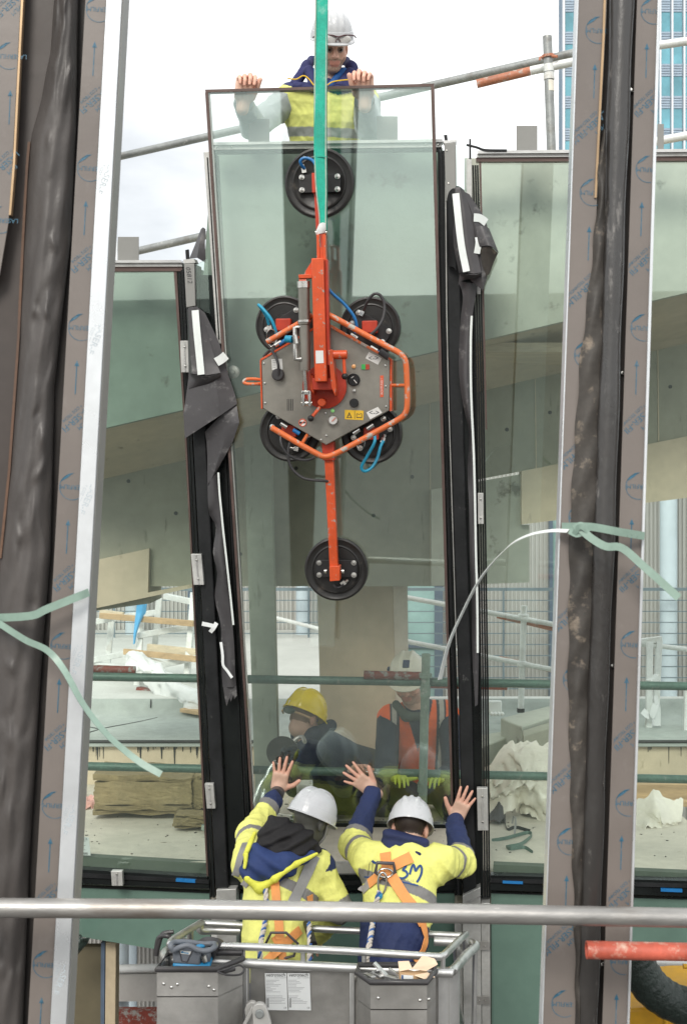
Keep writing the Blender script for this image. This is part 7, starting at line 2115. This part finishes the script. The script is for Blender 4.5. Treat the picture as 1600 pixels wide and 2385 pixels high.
# --------------------------------------------------------------- worker with the black hood
BASK_Z = P(0, 2243, 5.55).z - 1.18
def worker_hood():
    t = person_base('worker in yellow jacket and black hood with one bare hand flat on the pane', V((P(640, 2300, 5.9).x, 5.92, BASK_Z)))
    hc = P(724, 1912, 6.27); fr = basis((.55, .70, -.45), (.34, .30, .9))
    neck = P(688, 1985, 6.20); sl, sr = P(583, 2012, 6.20), P(738, 2022, 6.22)
    el, wl = P(588, 1938, 6.48), FP(645, 1850, OF0 + .075)
    er, wr_ = P(790, 2112, 6.18), P(745, 2175, 6.42)
    hip = P(628, 2330, 5.90)
    hl, hr = hip + V((-.10, 0, -.02)), hip + V((.10, 0, -.02))
    kl, kr = hl + V((-.02, .10, -.42)), hr + V((.02, .10, -.42))
    al, ar = V((kl.x, 5.88, BASK_Z + .09)), V((kr.x, 5.88, BASK_Z + .09))
    hp, W = head_prims(hc, fr)
    arm = [cone(sl, el, .050, .042, 'arm', .03), cone(el, wl, .042, .029, 'arm', .02), cone(sr, er, .050, .042, 'arm', .03), cone(er, wr_, .042, .029, 'arm', .02)]
    hdl = hand_prims(FP(648, 1842, OF0 + .022), FU * .985 + FX * .17, FN, FX, (.06, .05, .05), 1.15, (.85, .5, .05), .5, 1.06)
    hdr = hand_prims(wr_, (wr_ - er).normalized(), UPV, -UX, (.5, .6, .5), .5, sc=1.05)
    legs = leg_prims(hl, kl, al, None, 0) + leg_prims(hr, kr, ar, None, 0)
    feet = [rbox((a.x, a.y + .06, BASK_Z + .045), (.05, .14, .045), .035, 'shoe', .03) for a in (al, ar)]
    body = hp + [cone(W(0, -.02, -.07), neck, .056, .064, 'neck', .03)] + torso_prims(neck, sl, sr, hip, 0) + arm + hdl + hdr + legs + feet
    def col(v, tags, tt):
        b = skin_col(W, fr)(v, tags, tt)
        b[np.isin(tags, ['torso', 'hip', 'arm', 'leg'])] = BLACK
        b[np.isin(tags, ['neck', 'face', 'chin', 'cheek', 'skull', 'ear'])] = (.085, .085, .075)     # knitted balaclava
        b[tags == 'shoe'] = (.03, .025, .02)
        return b
    blob('body', body, .0050, 'skin', t, col)
    # jacket
    jp = torso_prims(neck, sl, sr, hip, .032) + [cone(sl, el, .083, .076, 'upl', .05), cone(el, wl + (el - wl).normalized() * .05, .073, .052, 'fol', .035),
         cone(sr, er, .083, .072, 'upr', .05), cone(er, wr_, .068, .052, 'for', .035)]
    spd = np.array((hip - neck).normalized()); n0 = np.array(neck)
    def jc(v, tags, tt):
        b = np.tile(np.array(HV), (len(v), 1))
        s = (v - n0) @ spd
        b[(tags == 'fol') & (tt > .80)] = NAVY; b[(tags == 'fol') & (tt > .62) & (tt <= .80)] = GREY
        b[(tags == 'upl') & (tt > .70) & (tt < .84)] = GREY
        b[(tags == 'upr') & (tt < .22) & (v[:, 2] > sr.z + .005)] = NAVY
        b[(tags == 'upr') & (tt > .86)] = GREY; b[(tags == 'for') & (tt < .12)] = GREY
        tor = np.isin(tags, ['torso', 'hip'])
        tilt = (v[:, 0] - n0[0]) * .30
        b[tor & (s - tilt > .150) & (s - tilt < .205)] = GREY
        b[tor & (s < -.035)] = NAVY
        return b
    jk, bv = blob('jacket', jp, .0052, 'cloth', t, jc, .006, 40, 3, fold=lambda p: folds(p, jp), cut=lambda p: (BASK_Z + .72) - p[:, 2])
    tp = leg_prims(hl, kl, al, None, .025, 'leg') + leg_prims(hr, kr, ar, None, .025, 'leg') + [elli(hip, (.185, .145, .15), 'seat', .06)]
    blob('trousers', tp, .009, 'cloth', t, flatcol((.035, .06, .14)), .006, 22, 5)
    # hoods: black jumper hood over the navy lined jacket hood
    q = lambda x, y, d: P(x, y, d)
    bh = [cone(q(628, 1945, 6.14), q(700, 1990, 6.10), .052, .042, 'h', .03), cone(q(640, 1922, 6.18), q(712, 1952, 6.16), .05, .045, 'h', .03), cone(q(618, 1965, 6.12), q(660, 1995, 6.08), .045, .04, 'h', .03), cone(q(700, 1975, 6.12), q(740, 1975, 6.16), .03, .018, 'h', .03), elli(q(672, 1958, 6.14), (.10, .07, .075), 'h', .03),
          elli(q(662, 1962, 6.05), (.05, .03, .03), 'h', .015, sub=True)]
    blob('hood', bh, .0048, 'cloth', t, flatcol(BLACK), .006, 34, 8, fold=lambda p: .006 * np.sin((p[:, 2] * 1.2 - p[:, 0] * .5) * 95))
    nh = [cone(q(600, 1985, 6.10), q(588, 2030, 6.06), .045, .055, 'h', .03), cone(q(590, 2035, 6.06), q(625, 2042, 6.04), .042, .035, 'h', .03), cone(q(612, 2015, 6.05), q(665, 2020, 6.04), .05, .045, 'h', .04), cone(q(655, 2015, 6.05), q(725, 1992, 6.10), .042, .022, 'h', .03), elli(q(630, 2015, 6.07), (.12, .06, .07), 'h', .04)]
    blob('lined_hood', nh, .0048, 'cloth', t, flatcol((.028, .05, .15)), .005, 30, 11, fold=lambda p: .005 * np.sin((p[:, 2] + p[:, 0] * .7) * 80))
    yh = [cone(q(577, 2046, 6.010), q(604, 2068, 6.010), .018, .022, 'h', .02), cone(q(604, 2068, 6.010), q(640, 2048, 6.000), .022, .014, 'h', .02), cone(q(640, 2046, 5.990), q(690, 2012, 6.000), .016, .012, 'h', .02), cone(q(690, 2012, 6.000), q(738, 1988, 6.050), .012, .009, 'h', .02), cone(q(572, 1990, 6.050), q(594, 1940, 6.150), .014, .012, 'h', .02), cone(q(574, 1990, 6.030), q(570, 2020, 6.010), .012, .010, 'h', .02)]
    blob('hood_edge', yh, .0046, 'cloth', t, flatcol((.76, .76, .10)), .003, 40, 12)
    hm, HW = helmet(t, hc, fr, 'helmet_white', .020, .020, .94, .004, 2)
    part('chin_strap', 'band_grey', t, lambda b: b.tube(smooth_path([HW(.085, .03, .01), HW(.075, .055, -.05), HW(.03, .07, -.112)], 5), .006, 6))
    # reflective tape and harness
    strap('reflective_band', 'band_grey', t, bv, [(733, 1992), (712, 2040), (693, 2080), (679, 2112)], .052, .010)
    strap('reflective_band', 'band_grey', t, bv, [(574, 1962), (560, 1995), (548, 2045)], .04, .010)
    strap('harness_strap', 'harness_orange', t, bv, [(640, 2050), (645, 2110), (650, 2150), (652, 2188)], .040, .012)
    strap('harness_strap', 'harness_grey', t, bv, [(576, 2052), (560, 2075), (545, 2092), (528, 2112)], .036, .012)
    strap('harness_strap', 'harness_orange', t, bv, [(700, 2165), (672, 2190), (645, 2215), (620, 2238)], .040, .014)
    strap('harness_strap', 'harness_orange', t, bv, [(640, 2180), (655, 2205), (660, 2240)], .036, .010)
    strap('harness_strap', 'harness_orange', t, bv, [(722, 2085), (724, 2120), (722, 2140)], .04, .004)
    p, n = drape_pt(bv, 655, 2202, .028)
    ring = [p + UX * (.075 * x) + UZ * (.058 * y) for x, y in ((-.6, 1), (.3, 1), (1, .15), (.75, -.8), (.1, -1), (-.45, -.6), (-.95, .1))]
    part('harness_plate', 'buckle', t, lambda b: b.tube(ring, .0065, 8, closed=True))
    rope('rope', t, [drape_pt(bv, 618, 2064, .022)[0], drape_pt(bv, 620, 2100, .022)[0], drape_pt(bv, 617, 2150, .022)[0], P(607, 2200, 5.72), P(606, 2245, 5.68)], .012)
    rope('rope', t, [P(720, 2150, 5.95), P(722, 2200, 5.8), P(720, 2250, 5.7)], .012)
    part('tool_tube', 'black_plate', t, lambda b: b.tube([P(715, 2150, 5.98), P(730, 2200, 5.8)], .018, 12))
    part('wristband', 'buckle', t, lambda b: b.tube([FP(648, 1838, OF0 + .022) + FX * (.034 * math.cos(a)) + FN * (.026 * math.sin(a)) + FU * (-.012 * math.cos(a)) for a in np.linspace(0, 6.283, 17)[:-1]], .004, 6, closed=True))
    part('cuff', 'membrane', t, lambda b: b.tube([wl.lerp(V(FP(648, 1842, OF0 + .022)), u) for u in (-.3, .3, .8)], .036, 16), angle=60)
worker_hood()

# --------------------------------------------------------------- worker with the lettered back
def worker_lettered():
    t = person_base('worker in yellow jacket with blue lettering leaning both bare hands forward', V((P(905, 2300, 5.9).x, 5.92, BASK_Z)))
    hc = P(955, 1932, 6.30); fr = basis((.10, .82, -.55), (.10, .45, .88))
    neck = P(950, 1992, 6.22); sl, sr = P(862, 2005, 6.20), P(1022, 2010, 6.20)
    el, wl = P(826, 1966, 6.47), FP(866, 1850, OF0 + .07)
    er, wr_ = P(1072, 2006, 6.42), FP(1060, 1915, OF0 + .05)
    hip = P(898, 2330, 5.90)
    hl, hr = hip + V((-.10, 0, -.02)), hip + V((.10, 0, -.02))
    kl, kr = hl + V((-.02, .10, -.42)), hr + V((.02, .10, -.42))
    al, ar = V((kl.x, 5.88, BASK_Z + .09)), V((kr.x, 5.88, BASK_Z + .09))
    hp, W = head_prims(hc, fr)
    arm = [cone(sl, el, .050, .042, 'arm', .03), cone(el, wl, .042, .029, 'arm', .02), cone(sr, er, .050, .042, 'arm', .03), cone(er, wr_, .042, .029, 'arm', .02)]
    hdl = hand_prims(FP(868, 1840, OF0 + .022), -FX * .80 + FU * .60, FN, FX * .5 + FU * .87, (.05, .05, .05), 1.5, (.62, .78, .05), .1, 1.06)
    hdr = hand_prims(FP(1060, 1908, OF0 + .018), FX * .42 + FU * .91, FN, -FX, (.06, .06, .06), .95, (.72, .62, .05), .25, 1.04)
    legs = leg_prims(hl, kl, al, None, 0) + leg_prims(hr, kr, ar, None, 0)
    feet = [rbox((a.x, a.y + .06, BASK_Z + .045), (.05, .14, .045), .035, 'shoe', .03) for a in (al, ar)]
    body = hp + [cone(W(0, -.02, -.07), neck, .056, .064, 'neck', .03)] + torso_prims(neck, sl, sr, hip, 0) + arm + hdl + hdr + legs + feet
    def col(v, tags, tt):
        b = skin_col(W, fr)(v, tags, tt)
        b[np.isin(tags, ['torso', 'hip', 'arm', 'leg'])] = NAVY
        b[tags == 'shoe'] = (.03, .025, .02)
        return b
    blob('body', body, .0050, 'skin', t, col)
    jp = torso_prims(neck, sl, sr, hip, .030) + [cone(sl, el, .082, .078, 'upl', .05), cone(el, wl, .072, .050, 'fol', .035),
         cone(sr, er, .080, .074, 'upr', .05), cone(er, wr_, .072, .050, 'for', .035)]
    spd = np.array((hip - neck).normalized()); n0 = np.array(neck)
    def jc(v, tags, tt):
        b = np.tile(np.array(HV), (len(v), 1))
        s = (v - n0) @ spd
        for a in ('l', 'r'):
            b[(tags == 'fo' + a) & (tt > .22)] = NAVY; b[(tags == 'fo' + a) & (tt > .06) & (tt <= .22)] = GREY
            b[(tags == 'up' + a) & (tt > .50) & (tt < .66)] = GREY
        tor = np.isin(tags, ['torso', 'hip'])
        tilt = (v[:, 0] - n0[0]) * -.16
        b[tor & (s + tilt > .155) & (s + tilt < .208)] = GREY
        b[tor & (s > .325)] = (.022, .034, .10)
        return b
    jk, bv = blob('jacket', jp, .0052, 'cloth', t, jc, .006, 40, 21, fold=lambda p: folds(p, jp), cut=lambda p: (BASK_Z + .74) - p[:, 2])
    tp = leg_prims(hl, kl, al, None, .025, 'leg') + leg_prims(hr, kr, ar, None, .025, 'leg') + [elli(hip, (.185, .145, .15), 'seat', .06)]
    blob('trousers', tp, .009, 'cloth', t, flatcol((.03, .045, .10)), .006, 22, 5)
    q = P
    ch = [cone(q(908, 1952, 6.20), q(985, 1972, 6.20), .044, .038, 'c', .03), cone(q(915, 1985, 6.17), q(970, 1998, 6.15), .045, .04, 'c', .03), cone(q(925, 2005, 6.13), q(950, 2022, 6.12), .04, .022, 'c', .03)]
    blob('collar', ch, .0048, 'cloth', t, flatcol((.022, .03, .085)), .004, 32, 9, fold=lambda p: .005 * np.sin((p[:, 2] + p[:, 0] * .2) * 110))
    helmet(t, hc, fr, 'helmet_white', .022, .020, .93, .004, 3)
    # lettering sewn on the back, hand drawn strokes
    B_ = .0105
    drape_poly('back_lettering', 'ink_blue', t, bv, [
        [(866, 2004), (872, 2009), (878, 2010)], [(923, 2012), (933, 2008), (944, 2010), (946, 2018), (936, 2026), (946, 2028), (950, 2038), (940, 2046), (926, 2044)],
        [(954, 2036), (958, 2020), (963, 2012), (966, 2020), (967, 2030), (973, 2020), (979, 2014), (983, 2022), (981, 2036), (974, 2050), (970, 2054)]], B_)
    drape_poly('back_lettering', 'ink_blue', t, bv, [[(848, 2042), (862, 2043)], [(934, 2053), (974, 2062)]], .006)
    drape_poly('back_lettering', 'ink', t, bv, [[(856, 2040), (861, 2008)], [(866, 2040), (868, 2008)]], .002)
    for ch_, x in (('S', 950), ('.', 954.5), ('r', 957), ('.', 960), ('l', 962), ('.', 964.5)):
        vs_, fs_ = text_geo(ch_)
        mb = MB(); mb.add([drape_pt(bv, x + v.x * 9, 2050 - v.y * 9, .005, P(x, 2050, 6.05))[0] for v in vs_], fs_)
        mb.build('back_lettering', 'ink_grey', t, flip=False)
    # harness
    strap('harness_strap', 'harness_orange', t, bv, [(897, 1985), (898, 2005), (905, 2030), (915, 2045), (940, 2085), (972, 2125), (985, 2150)], .052, .012)
    strap('harness_strap', 'harness_orange', t, bv, [(958, 1995), (930, 2008), (900, 2025), (880, 2040), (858, 2058)], .052, .015)
    strap('harness_strap', 'harness_grey', t, bv, [(858, 2058), (840, 2080), (818, 2108), (806, 2130)], .046, .012)
    strap('harness_strap', 'harness_orange', t, bv, [(985, 2150), (994, 2185), (985, 2215), (968, 2242)], .036, .014)
    p, n = drape_pt(bv, 897, 2027, .03)
    ring = [p + UX * (.048 * x) + UZ * (.036 * y) for x, y in ((-.75, 1), (.8, .9), (.95, -.2), (.1, -1.3), (-.95, -.2))]
    part('harness_plate', 'buckle', t, lambda b: b.tube(ring, .009, 8, closed=True))
    part('ring', 'chrome', t, lambda b: b.tube([p + UX * (.034 * math.cos(a)) + UZ * (-.008 + .020 * math.sin(a)) - UY * .012 for a in np.linspace(0, 6.283, 17)[:-1]], .0045, 8, closed=True))
    c0 = drape_pt(bv, 890, 2058, .03)[0]
    part('carabiner', 'chrome', t, lambda b: b.tube([c0 + UX * (.019 * math.cos(a)) * (1 + .25 * math.sin(a)) + UZ * (.052 * math.sin(a)) + UX * .12 * (.02 * math.sin(a)) for a in np.linspace(0, 6.283, 21)[:-1]], .005, 8, closed=True))
    k0 = drape_pt(bv, 884, 2086, .03)[0]
    part('rope_thimble', 'tool_blue', t, lambda b: b.ell(k0, .014, .012, .018))
    rope('rope', t, [k0 + UZ * .02, drape_pt(bv, 874, 2110, .026)[0], drape_pt(bv, 868, 2150, .026)[0], P(860, 2200, 5.72), P(850, 2255, 5.64)], .0125)
    part('buckle', 'buckle', t, lambda b: b.tube([drape_pt(bv, 992 + 12 * math.cos(a), 2185 + 20 * math.sin(a), .02, P(992, 2185, 5.9))[0] for a in np.linspace(0, 6.283, 13)[:-1]], .006, 8, closed=True))
worker_lettered()

# --------------------------------------------------------------- man on top behind the pane
def man_top():
    t = person_base('bearded man in white helmet and yellow vest holding the top edge of the pane', V((P(760, 800, 7.1).x, 7.2, CZ + .93)))
    hc = P(773, 112, 7.0); fr = basis((.20, -.86, -.42), (.03, -.42, .9))
    neck = P(766, 200, 7.10); sl, sr = P(850, 234, 7.10), P(674, 230, 7.10)       # his left is at the right of the picture
    er, wr_ = P(592, 292, 6.98), FP(566, 238, OF0 - .09)
    el, wl = P(860, 300, 6.92), FP(848, 232, OF0 - .08)
    hip = P(758, 440, 7.22)
    hl, hr = hip + V((.10, 0, -.02)), hip + V((-.10, 0, -.02))
    z0 = CZ + .93
    kl, kr = hl + V((.02, -.04, -.40)), hr + V((-.02, -.04, -.40))
    al, ar = V((kl.x, 7.25, z0 + .09)), V((kr.x, 7.25, z0 + .09))
    hp, W = head_prims(hc, fr)
    arm = [cone(sl, el, .048, .042, 'arm', .03), cone(el, wl, .040, .029, 'arm', .02), cone(sr, er, .048, .042, 'arm', .03), cone(er, wr_, .040, .029, 'arm', .02)]
    hdr = hand_prims(FP(567, 236, OF0 - .075), UZ * .97 + UX * .12 - UY * .12, UY * .9 - UX * .25, UX, (1.35, 1.15, .6), .5, (.28, .9, -.45), .3, 1.24, .05)
    hdl = hand_prims(FP(849, 230, OF0 - .075), UZ * .97 - UX * .02 - UY * .12, UY * .9 + UX * .25, -UX, (1.3, 1.15, .6), .6, (.28, .9, -.45), .3, 1.24, .05)
    legs = leg_prims(hl, kl, al, None, 0) + leg_prims(hr, kr, ar, None, 0)
    feet = [rbox((a.x, a.y - .06, z0 + .045), (.05, .14, .045), .035, 'shoe', .03) for a in (al, ar)]
    body = hp + [cone(W(0, -.02, -.07), neck, .056, .062, 'neck', .03)] + torso_prims(neck, sr, sl, hip, 0) + arm + hdl + hdr + legs + feet
    base = skin_col(W, fr, (.055, .035, .025), (.035, .022, .016), (.80, .54, .42))
    def col(v, tags, tt):
        b = base(v, tags, tt)
        b[np.isin(tags, ['torso', 'hip', 'arm', 'leg'])] = (.03, .05, .12)
        b[tags == 'shoe'] = (.03, .025, .02)
        return b
    blob('body', body, .0046, 'skin', t, col)
    vp = torso_prims(neck, sr, sl, hip, .036)
    spd = np.array((hip - neck).normalized()); n0 = np.array(neck)
    def vc(v, tags, tt):
        b = np.tile(np.array(HV), (len(v), 1))
        s = (v - n0) @ spd
        dip = .04 * (np.abs(v[:, 0] - n0[0]) < .03)
        b[(s < .055 - .25 * np.abs(np.abs(v[:, 0] - n0[0]) - .05))] = (.035, .04, .125)
        b[(s > .225) & (s < .275)] = (.36, .37, .36)
        return b
    vest, bv = blob('vest', vp, .0052, 'cloth', t, vc, .007, 45, 31, cut=lambda p: (z0 + .78) - p[:, 2])
    sp = [cone(sl, el, .080, .076, 's', .05), cone(el, wl + (el - wl).normalized() * .02, .074, .052, 's', .035), cone(sr, er, .080, .076, 's', .05), cone(er, wr_ + (er - wr_).normalized() * .02, .074, .054, 's', .035)]
    def scol(v, tags, tt):
        b = np.tile(np.array((.40, .435, .44)), (len(v), 1))
        return b * (1 + .12 * waves(v, 3, 25))[:, None]
    blob('sleeves', sp, .0052, 'cloth', t, scol, .005, 40, 33, fold=lambda p: folds(p, sp))
    tp = leg_prims(hl, kl, al, None, .025, 'leg') + leg_prims(hr, kr, ar, None, .025, 'leg') + [elli(hip, (.185, .145, .15), 'seat', .06)]
    blob('trousers', tp, .009, 'cloth', t, flatcol((.03, .045, .10)), .006, 22, 5)
    q = P
    cp = [cone(q(688, 195, 7.06), q(716, 152, 7.08), .03, .026, 'c', .03), cone(q(716, 152, 7.08), q(726, 140, 7.14), .026, .02, 'c', .03), cone(q(690, 200, 7.0), q(735, 205, 6.97), .025, .02, 'c', .03), cone(q(720, 165, 7.02), q(735, 205, 6.97), .03, .02, 'c', .03),
          cone(q(835, 195, 7.06), q(818, 155, 7.08), .03, .026, 'c', .03), cone(q(818, 155, 7.08), q(806, 142, 7.14), .026, .02, 'c', .03), cone(q(832, 200, 7.0), q(775, 206, 6.97), .024, .016, 'c', .03), cone(q(815, 170, 7.02), q(785, 204, 6.97), .03, .018, 'c', .03), cone(q(726, 140, 7.16), q(806, 142, 7.16), .022, .022, 'c', .03)]
    blob('collar', cp, .0048, 'cloth', t, flatcol((.035, .038, .12)), .003, 32, 9)
    for pts in ([(670, 182), (690, 184), (706, 176), (718, 182), (731, 198)], [(762, 198), (775, 190), (800, 186), (826, 184)]):
        part('collar_piping', 'yellow_sign', t, lambda b: b.tube(smooth_path([P(x, y, 6.935) for x, y in pts], 5), .0035, 6))
    ub = [cone(q(730, 168, 7.02), q(748, 196, 6.99), .022, .02, 'c', .02), cone(q(800, 165, 7.02), q(770, 198, 6.99), .022, .02, 'c', .02)]
    blob('undershirt', ub, .0048, 'cloth', t, flatcol((.02, .10, .32)), .002, 32, 9)
    for w3, a in ((wl, (wl - el)), (wr_, (wr_ - er))):
        part('cuff', 'band_grey', t, lambda b: b.tube([w3 - a.normalized() * .05, w3 - a.normalized() * .015], .052, 18), angle=60)
    hm, HW = helmet(t, hc, fr, 'helmet_white', .036, .050, .98, .012, 3)
    # safety glasses pushed up on the helmet
    g = part('safety_glasses', 'goggle', t, lambda b: [b.ell(HW(x, .150, .062), .036, .007, .022, (fr[0], fr[1], fr[2]), 20, 10) for x in (-.036, .036)])
    part('frame_bar', 'goggle_rim', g, lambda b: b.tube(smooth_path([HW(-.118, .06, .062), HW(-.095, .118, .078), HW(-.04, .154, .084), HW(0, .158, .076), HW(.04, .154, .084), HW(.095, .118, .078), HW(.118, .06, .062)], 5), .0038, 8))
    part('nose_bridge', 'goggle_rim', g, lambda b: b.tube([HW(-.014, .158, .05), HW(0, .159, .07), HW(.014, .158, .05)], .003, 6))
    b_ = struct(part('walkway', 'wood_pale', None, lambda b: b.box((P(760, 0, 7.2).x, 7.45, z0 - .03), 3.4, .62, .05)))
man_top()

# --------------------------------------------------------------- two men inside the glass
def kneeler():
    t = person_base('crouching man with scratched yellow helmet and dark jacket behind the glass', V((P(760, 1880, 7.9).x, 7.95, ZF)))
    hc = P(708, 1672, 7.78); fr = basis((.50, .70, -.48), (.30, .32, .9))
    neck = P(738, 1722, 7.86); sl, sr = P(742, 1738, 8.02), P(722, 1752, 7.70)
    hip = P(846, 1795, 8.12)
    er, wr_ = P(690, 1828, 7.52), P(668, 1778, 7.24)
    el, wl = P(800, 1830, 7.70), P(820, 1800, 7.36)
    hl, hr = hip + V((.0, .1, -.02)), hip + V((-.02, -.1, -.02))
    kl, kr = V((hl.x - .30, 8.14, ZF + .09)), V((hr.x - .32, 7.86, ZF + .30))
    al, ar = V((hl.x + .08, 8.16, ZF + .07)), V((hr.x - .20, 7.9, ZF + .08))
    hp, W = head_prims(hc, fr)
    arm = [cone(sl, el, .050, .042, 'arm', .03), cone(el, wl, .042, .030, 'arm', .02), cone(sr, er, .050, .042, 'arm', .03), cone(er, wr_, .042, .030, 'arm', .02)]
    hdr = hand_prims(wr_, (wr_ - er) + UZ * .05, UX * .3 - UY * .2 + UZ * .4, -UX, (.6, .7, .5), .4)
    hdl = hand_prims(wl, UY * -.6 + UX * .4 + UZ * .5, UZ + UY * .3, UX, (.4, .4, .3), .6)
    body = hp + [cone(W(0, -.02, -.07), neck, .056, .064, 'neck', .03)] + torso_prims(neck, sl, sr, hip, 0) + arm + hdr + hdl + leg_prims(hl, kl, al, None, 0) + leg_prims(hr, kr, ar, None, 0)
    def col(v, tags, tt):
        b = skin_col(W, fr, None, (.26, .16, .11))(v, tags, tt); b[np.isin(tags, ['torso', 'hip', 'arm', 'leg'])] = NAVY; return b
    blob('body', body, .0058, 'skin', t, col)
    jp = torso_prims(neck, sl, sr, hip, .026) + [cone(sl, el, .074, .066, 'a', .05), cone(el, wl, .062, .046, 'a', .03), cone(sr, er, .074, .066, 'a', .05), cone(er, wr_, .062, .046, 'a', .03)]
    blob('jacket', jp, .006, 'cloth', t, flatcol((.022, .028, .05)), .006, 26, 41)
    blob('trousers', leg_prims(hl, kl, al, None, .022) + leg_prims(hr, kr, ar, None, .022) + [elli(hip, (.17, .16, .15), 'seat', .06)], .008, 'cloth', t, flatcol((.05, .045, .035)), .006, 22, 42)
    blob('collar', [cone(P(690, 1712, 7.76), P(735, 1712, 7.72), .035, .045, 'c', .03), cone(P(735, 1712, 7.72), P(770, 1690, 7.85), .045, .04, 'c', .03)], .006, 'cloth', t, flatcol((.02, .025, .045)), .003, 30, 44)
    part('shoe', 'membrane', t, lambda b: b.ell((ar.x - .08, ar.y - .03, ZF + .05), .15, .06, .055))
    part('shoe', 'membrane', t, lambda b: b.ell((al.x + .06, al.y, ZF + .05), .14, .06, .055))
    hm, HW = helmet(t, hc, fr, 'helmet_yellow', .030, .022, 1.04, .006, 2)
    part('adjuster_knob', 'dark_knob', t, lambda b: b.ell(HW(0, -.150, -.012), .045, .02, .022, fr))
    part('headband', 'cardboard', t, lambda b: b.tube(smooth_path([HW(-.10, -.07, -.012), HW(-.06, -.13, -.014), HW(0, -.147, -.014), HW(.06, -.13, -.014), HW(.10, -.07, -.012)], 5), .006, 8))
    part('sticker', 'sticker_white', t, lambda b: b.box(HW(-.01, -.139, .035), .045, .004, .026, fr))
    # hand held suction cup pressed on the inside of the pane
    c = thing('hand_suction_cup', 'dark round hand suction cup pressed on the inside of the pane', 'suction cup', FP(658, 1752, .055))
    part('pad', 'rubber', c, lambda b: b.lathe(FP(658, 1752, .066), -FN, [(0, .085), (.012, .085), (.02, .076), (.03, .05), (.035, .001)], 36))
    part('handle', 'alu_sheet', c, lambda b: b.tube(smooth_path([FP(680, 1775, .04), FP(674, 1745, -.02), FP(688, 1722, -.06), FP(704, 1716, -.06), FP(710, 1728, .0)], 5), .011, 10))
kneeler()

def orange_man():
    t = person_base('man in orange vest and cream helmet with blue patch kneeling behind the scaffold post', V((P(970, 1880, 8.1).x, 8.2, ZF)))
    hc = P(951, 1588, 7.92); fr = basis((-.20, -.88, -.36), (-.10, -.34, .93))
    neck = P(972, 1646, 8.02); sl, sr = P(1042, 1660, 8.04), P(904, 1672, 8.02)
    hip = P(985, 1818, 8.32)
    er, wr_ = P(897, 1795, 7.80), P(925, 1815, 7.42)
    el, wl = P(1056, 1790, 7.86), P(1020, 1815, 7.5)
    hl, hr = hip + V((.10, 0, -.02)), hip + V((-.10, 0, -.02))
    kl, kr = V((hl.x + .05, 7.98, ZF + .10)), V((hr.x - .05, 7.98, ZF + .10))
    al, ar = V((kl.x, 8.42, ZF + .07)), V((kr.x, 8.42, ZF + .07))
    hp, W = head_prims(hc, fr)
    arm = [cone(sl, el, .050, .042, 'arm', .03), cone(el, wl, .042, .030, 'arm', .02), cone(sr, er, .050, .042, 'arm', .03), cone(er, wr_, .042, .030, 'arm', .02)]
    hdr = hand_prims(wr_, (wr_ - er) + UZ * .1, UZ, UX, (.5, .6, .4), .5); hdl = hand_prims(wl, (wl - el) + UZ * .1, UZ, -UX, (.5, .6, .4), .5)
    body = hp + [cone(W(0, -.02, -.07), neck, .056, .064, 'neck', .03)] + torso_prims(neck, sr, sl, hip, 0) + arm + hdr + hdl + leg_prims(hl, kl, al, None, 0) + leg_prims(hr, kr, ar, None, 0)
    base = skin_col(W, fr, (.10, .06, .045), (.03, .02, .015), (.70, .44, .33))
    def col(v, tags, tt):
        b = base(v, tags, tt); b[np.isin(tags, ['torso', 'hip', 'arm', 'leg'])] = NAVY
        b[np.isin(tags, ['palm', 'thumb', 'finger0', 'finger1', 'finger2'])] = (.42, .52, .06)
        return b
    blob('body', body, .0052, 'skin', t, col)
    jp = torso_prims(neck, sr, sl, hip, .026)
    nx = neck.x
    def vc(v, tags, tt):
        b = np.tile(np.array((.80, .12, .015)), (len(v), 1))
        x = v[:, 0] - nx
        b[(np.abs(np.abs(x) - .145) < .02)] = (.40, .38, .34)
        b[(np.abs(np.abs(x) - .165) < .004) | (np.abs(np.abs(x) - .12) < .008)] = (.02, .02, .03)
        b[np.abs(x) < .05 + .3 * (v[:, 2] - (neck.z - .10))] = (.02, .026, .045)
        return b
    blob('vest', jp, .0058, 'cloth', t, vc, .005, 26, 51)
    sp = [cone(sl, el, .072, .066, 'a', .05), cone(el, wl, .062, .046, 'a', .03), cone(sr, er, .072, .066, 'a', .05), cone(er, wr_, .062, .046, 'a', .03)]
    blob('sleeves', sp, .006, 'cloth', t, flatcol((.016, .022, .04)), .006, 26, 52)
    blob('trousers', leg_prims(hl, kl, al, None, .022) + leg_prims(hr, kr, ar, None, .022) + [elli(hip, (.18, .15, .15), 'seat', .06)], .008, 'cloth', t, flatcol((.03, .03, .035)), .006, 22, 53)
    blob('scarf', [cone(P(922, 1640, 7.98), P(945, 1668, 7.9), .026, .026, 's', .03), cone(P(945, 1668, 7.9), P(990, 1668, 7.92), .026, .026, 's', .03)], .005, 'cloth', t, flatcol((.06, .075, .06)), .003, 40, 54)
    hm, HW = helmet(t, hc, fr, 'helmet_cream', .026, .040, 1.0, .010, 2)
    part('blue_patch', 'navy_patch', t, lambda b: b.prism([HW(*p) for p in ((-.034, .100, .151), (.006, .102, .152), (.006, .064, .179), (-.034, .062, .177))], fr[2] * .006))
    part('blue_patch', 'navy_patch', t, lambda b: b.box(HW(.108, .03, .09), .012, .03, .045, fr))
orange_man()
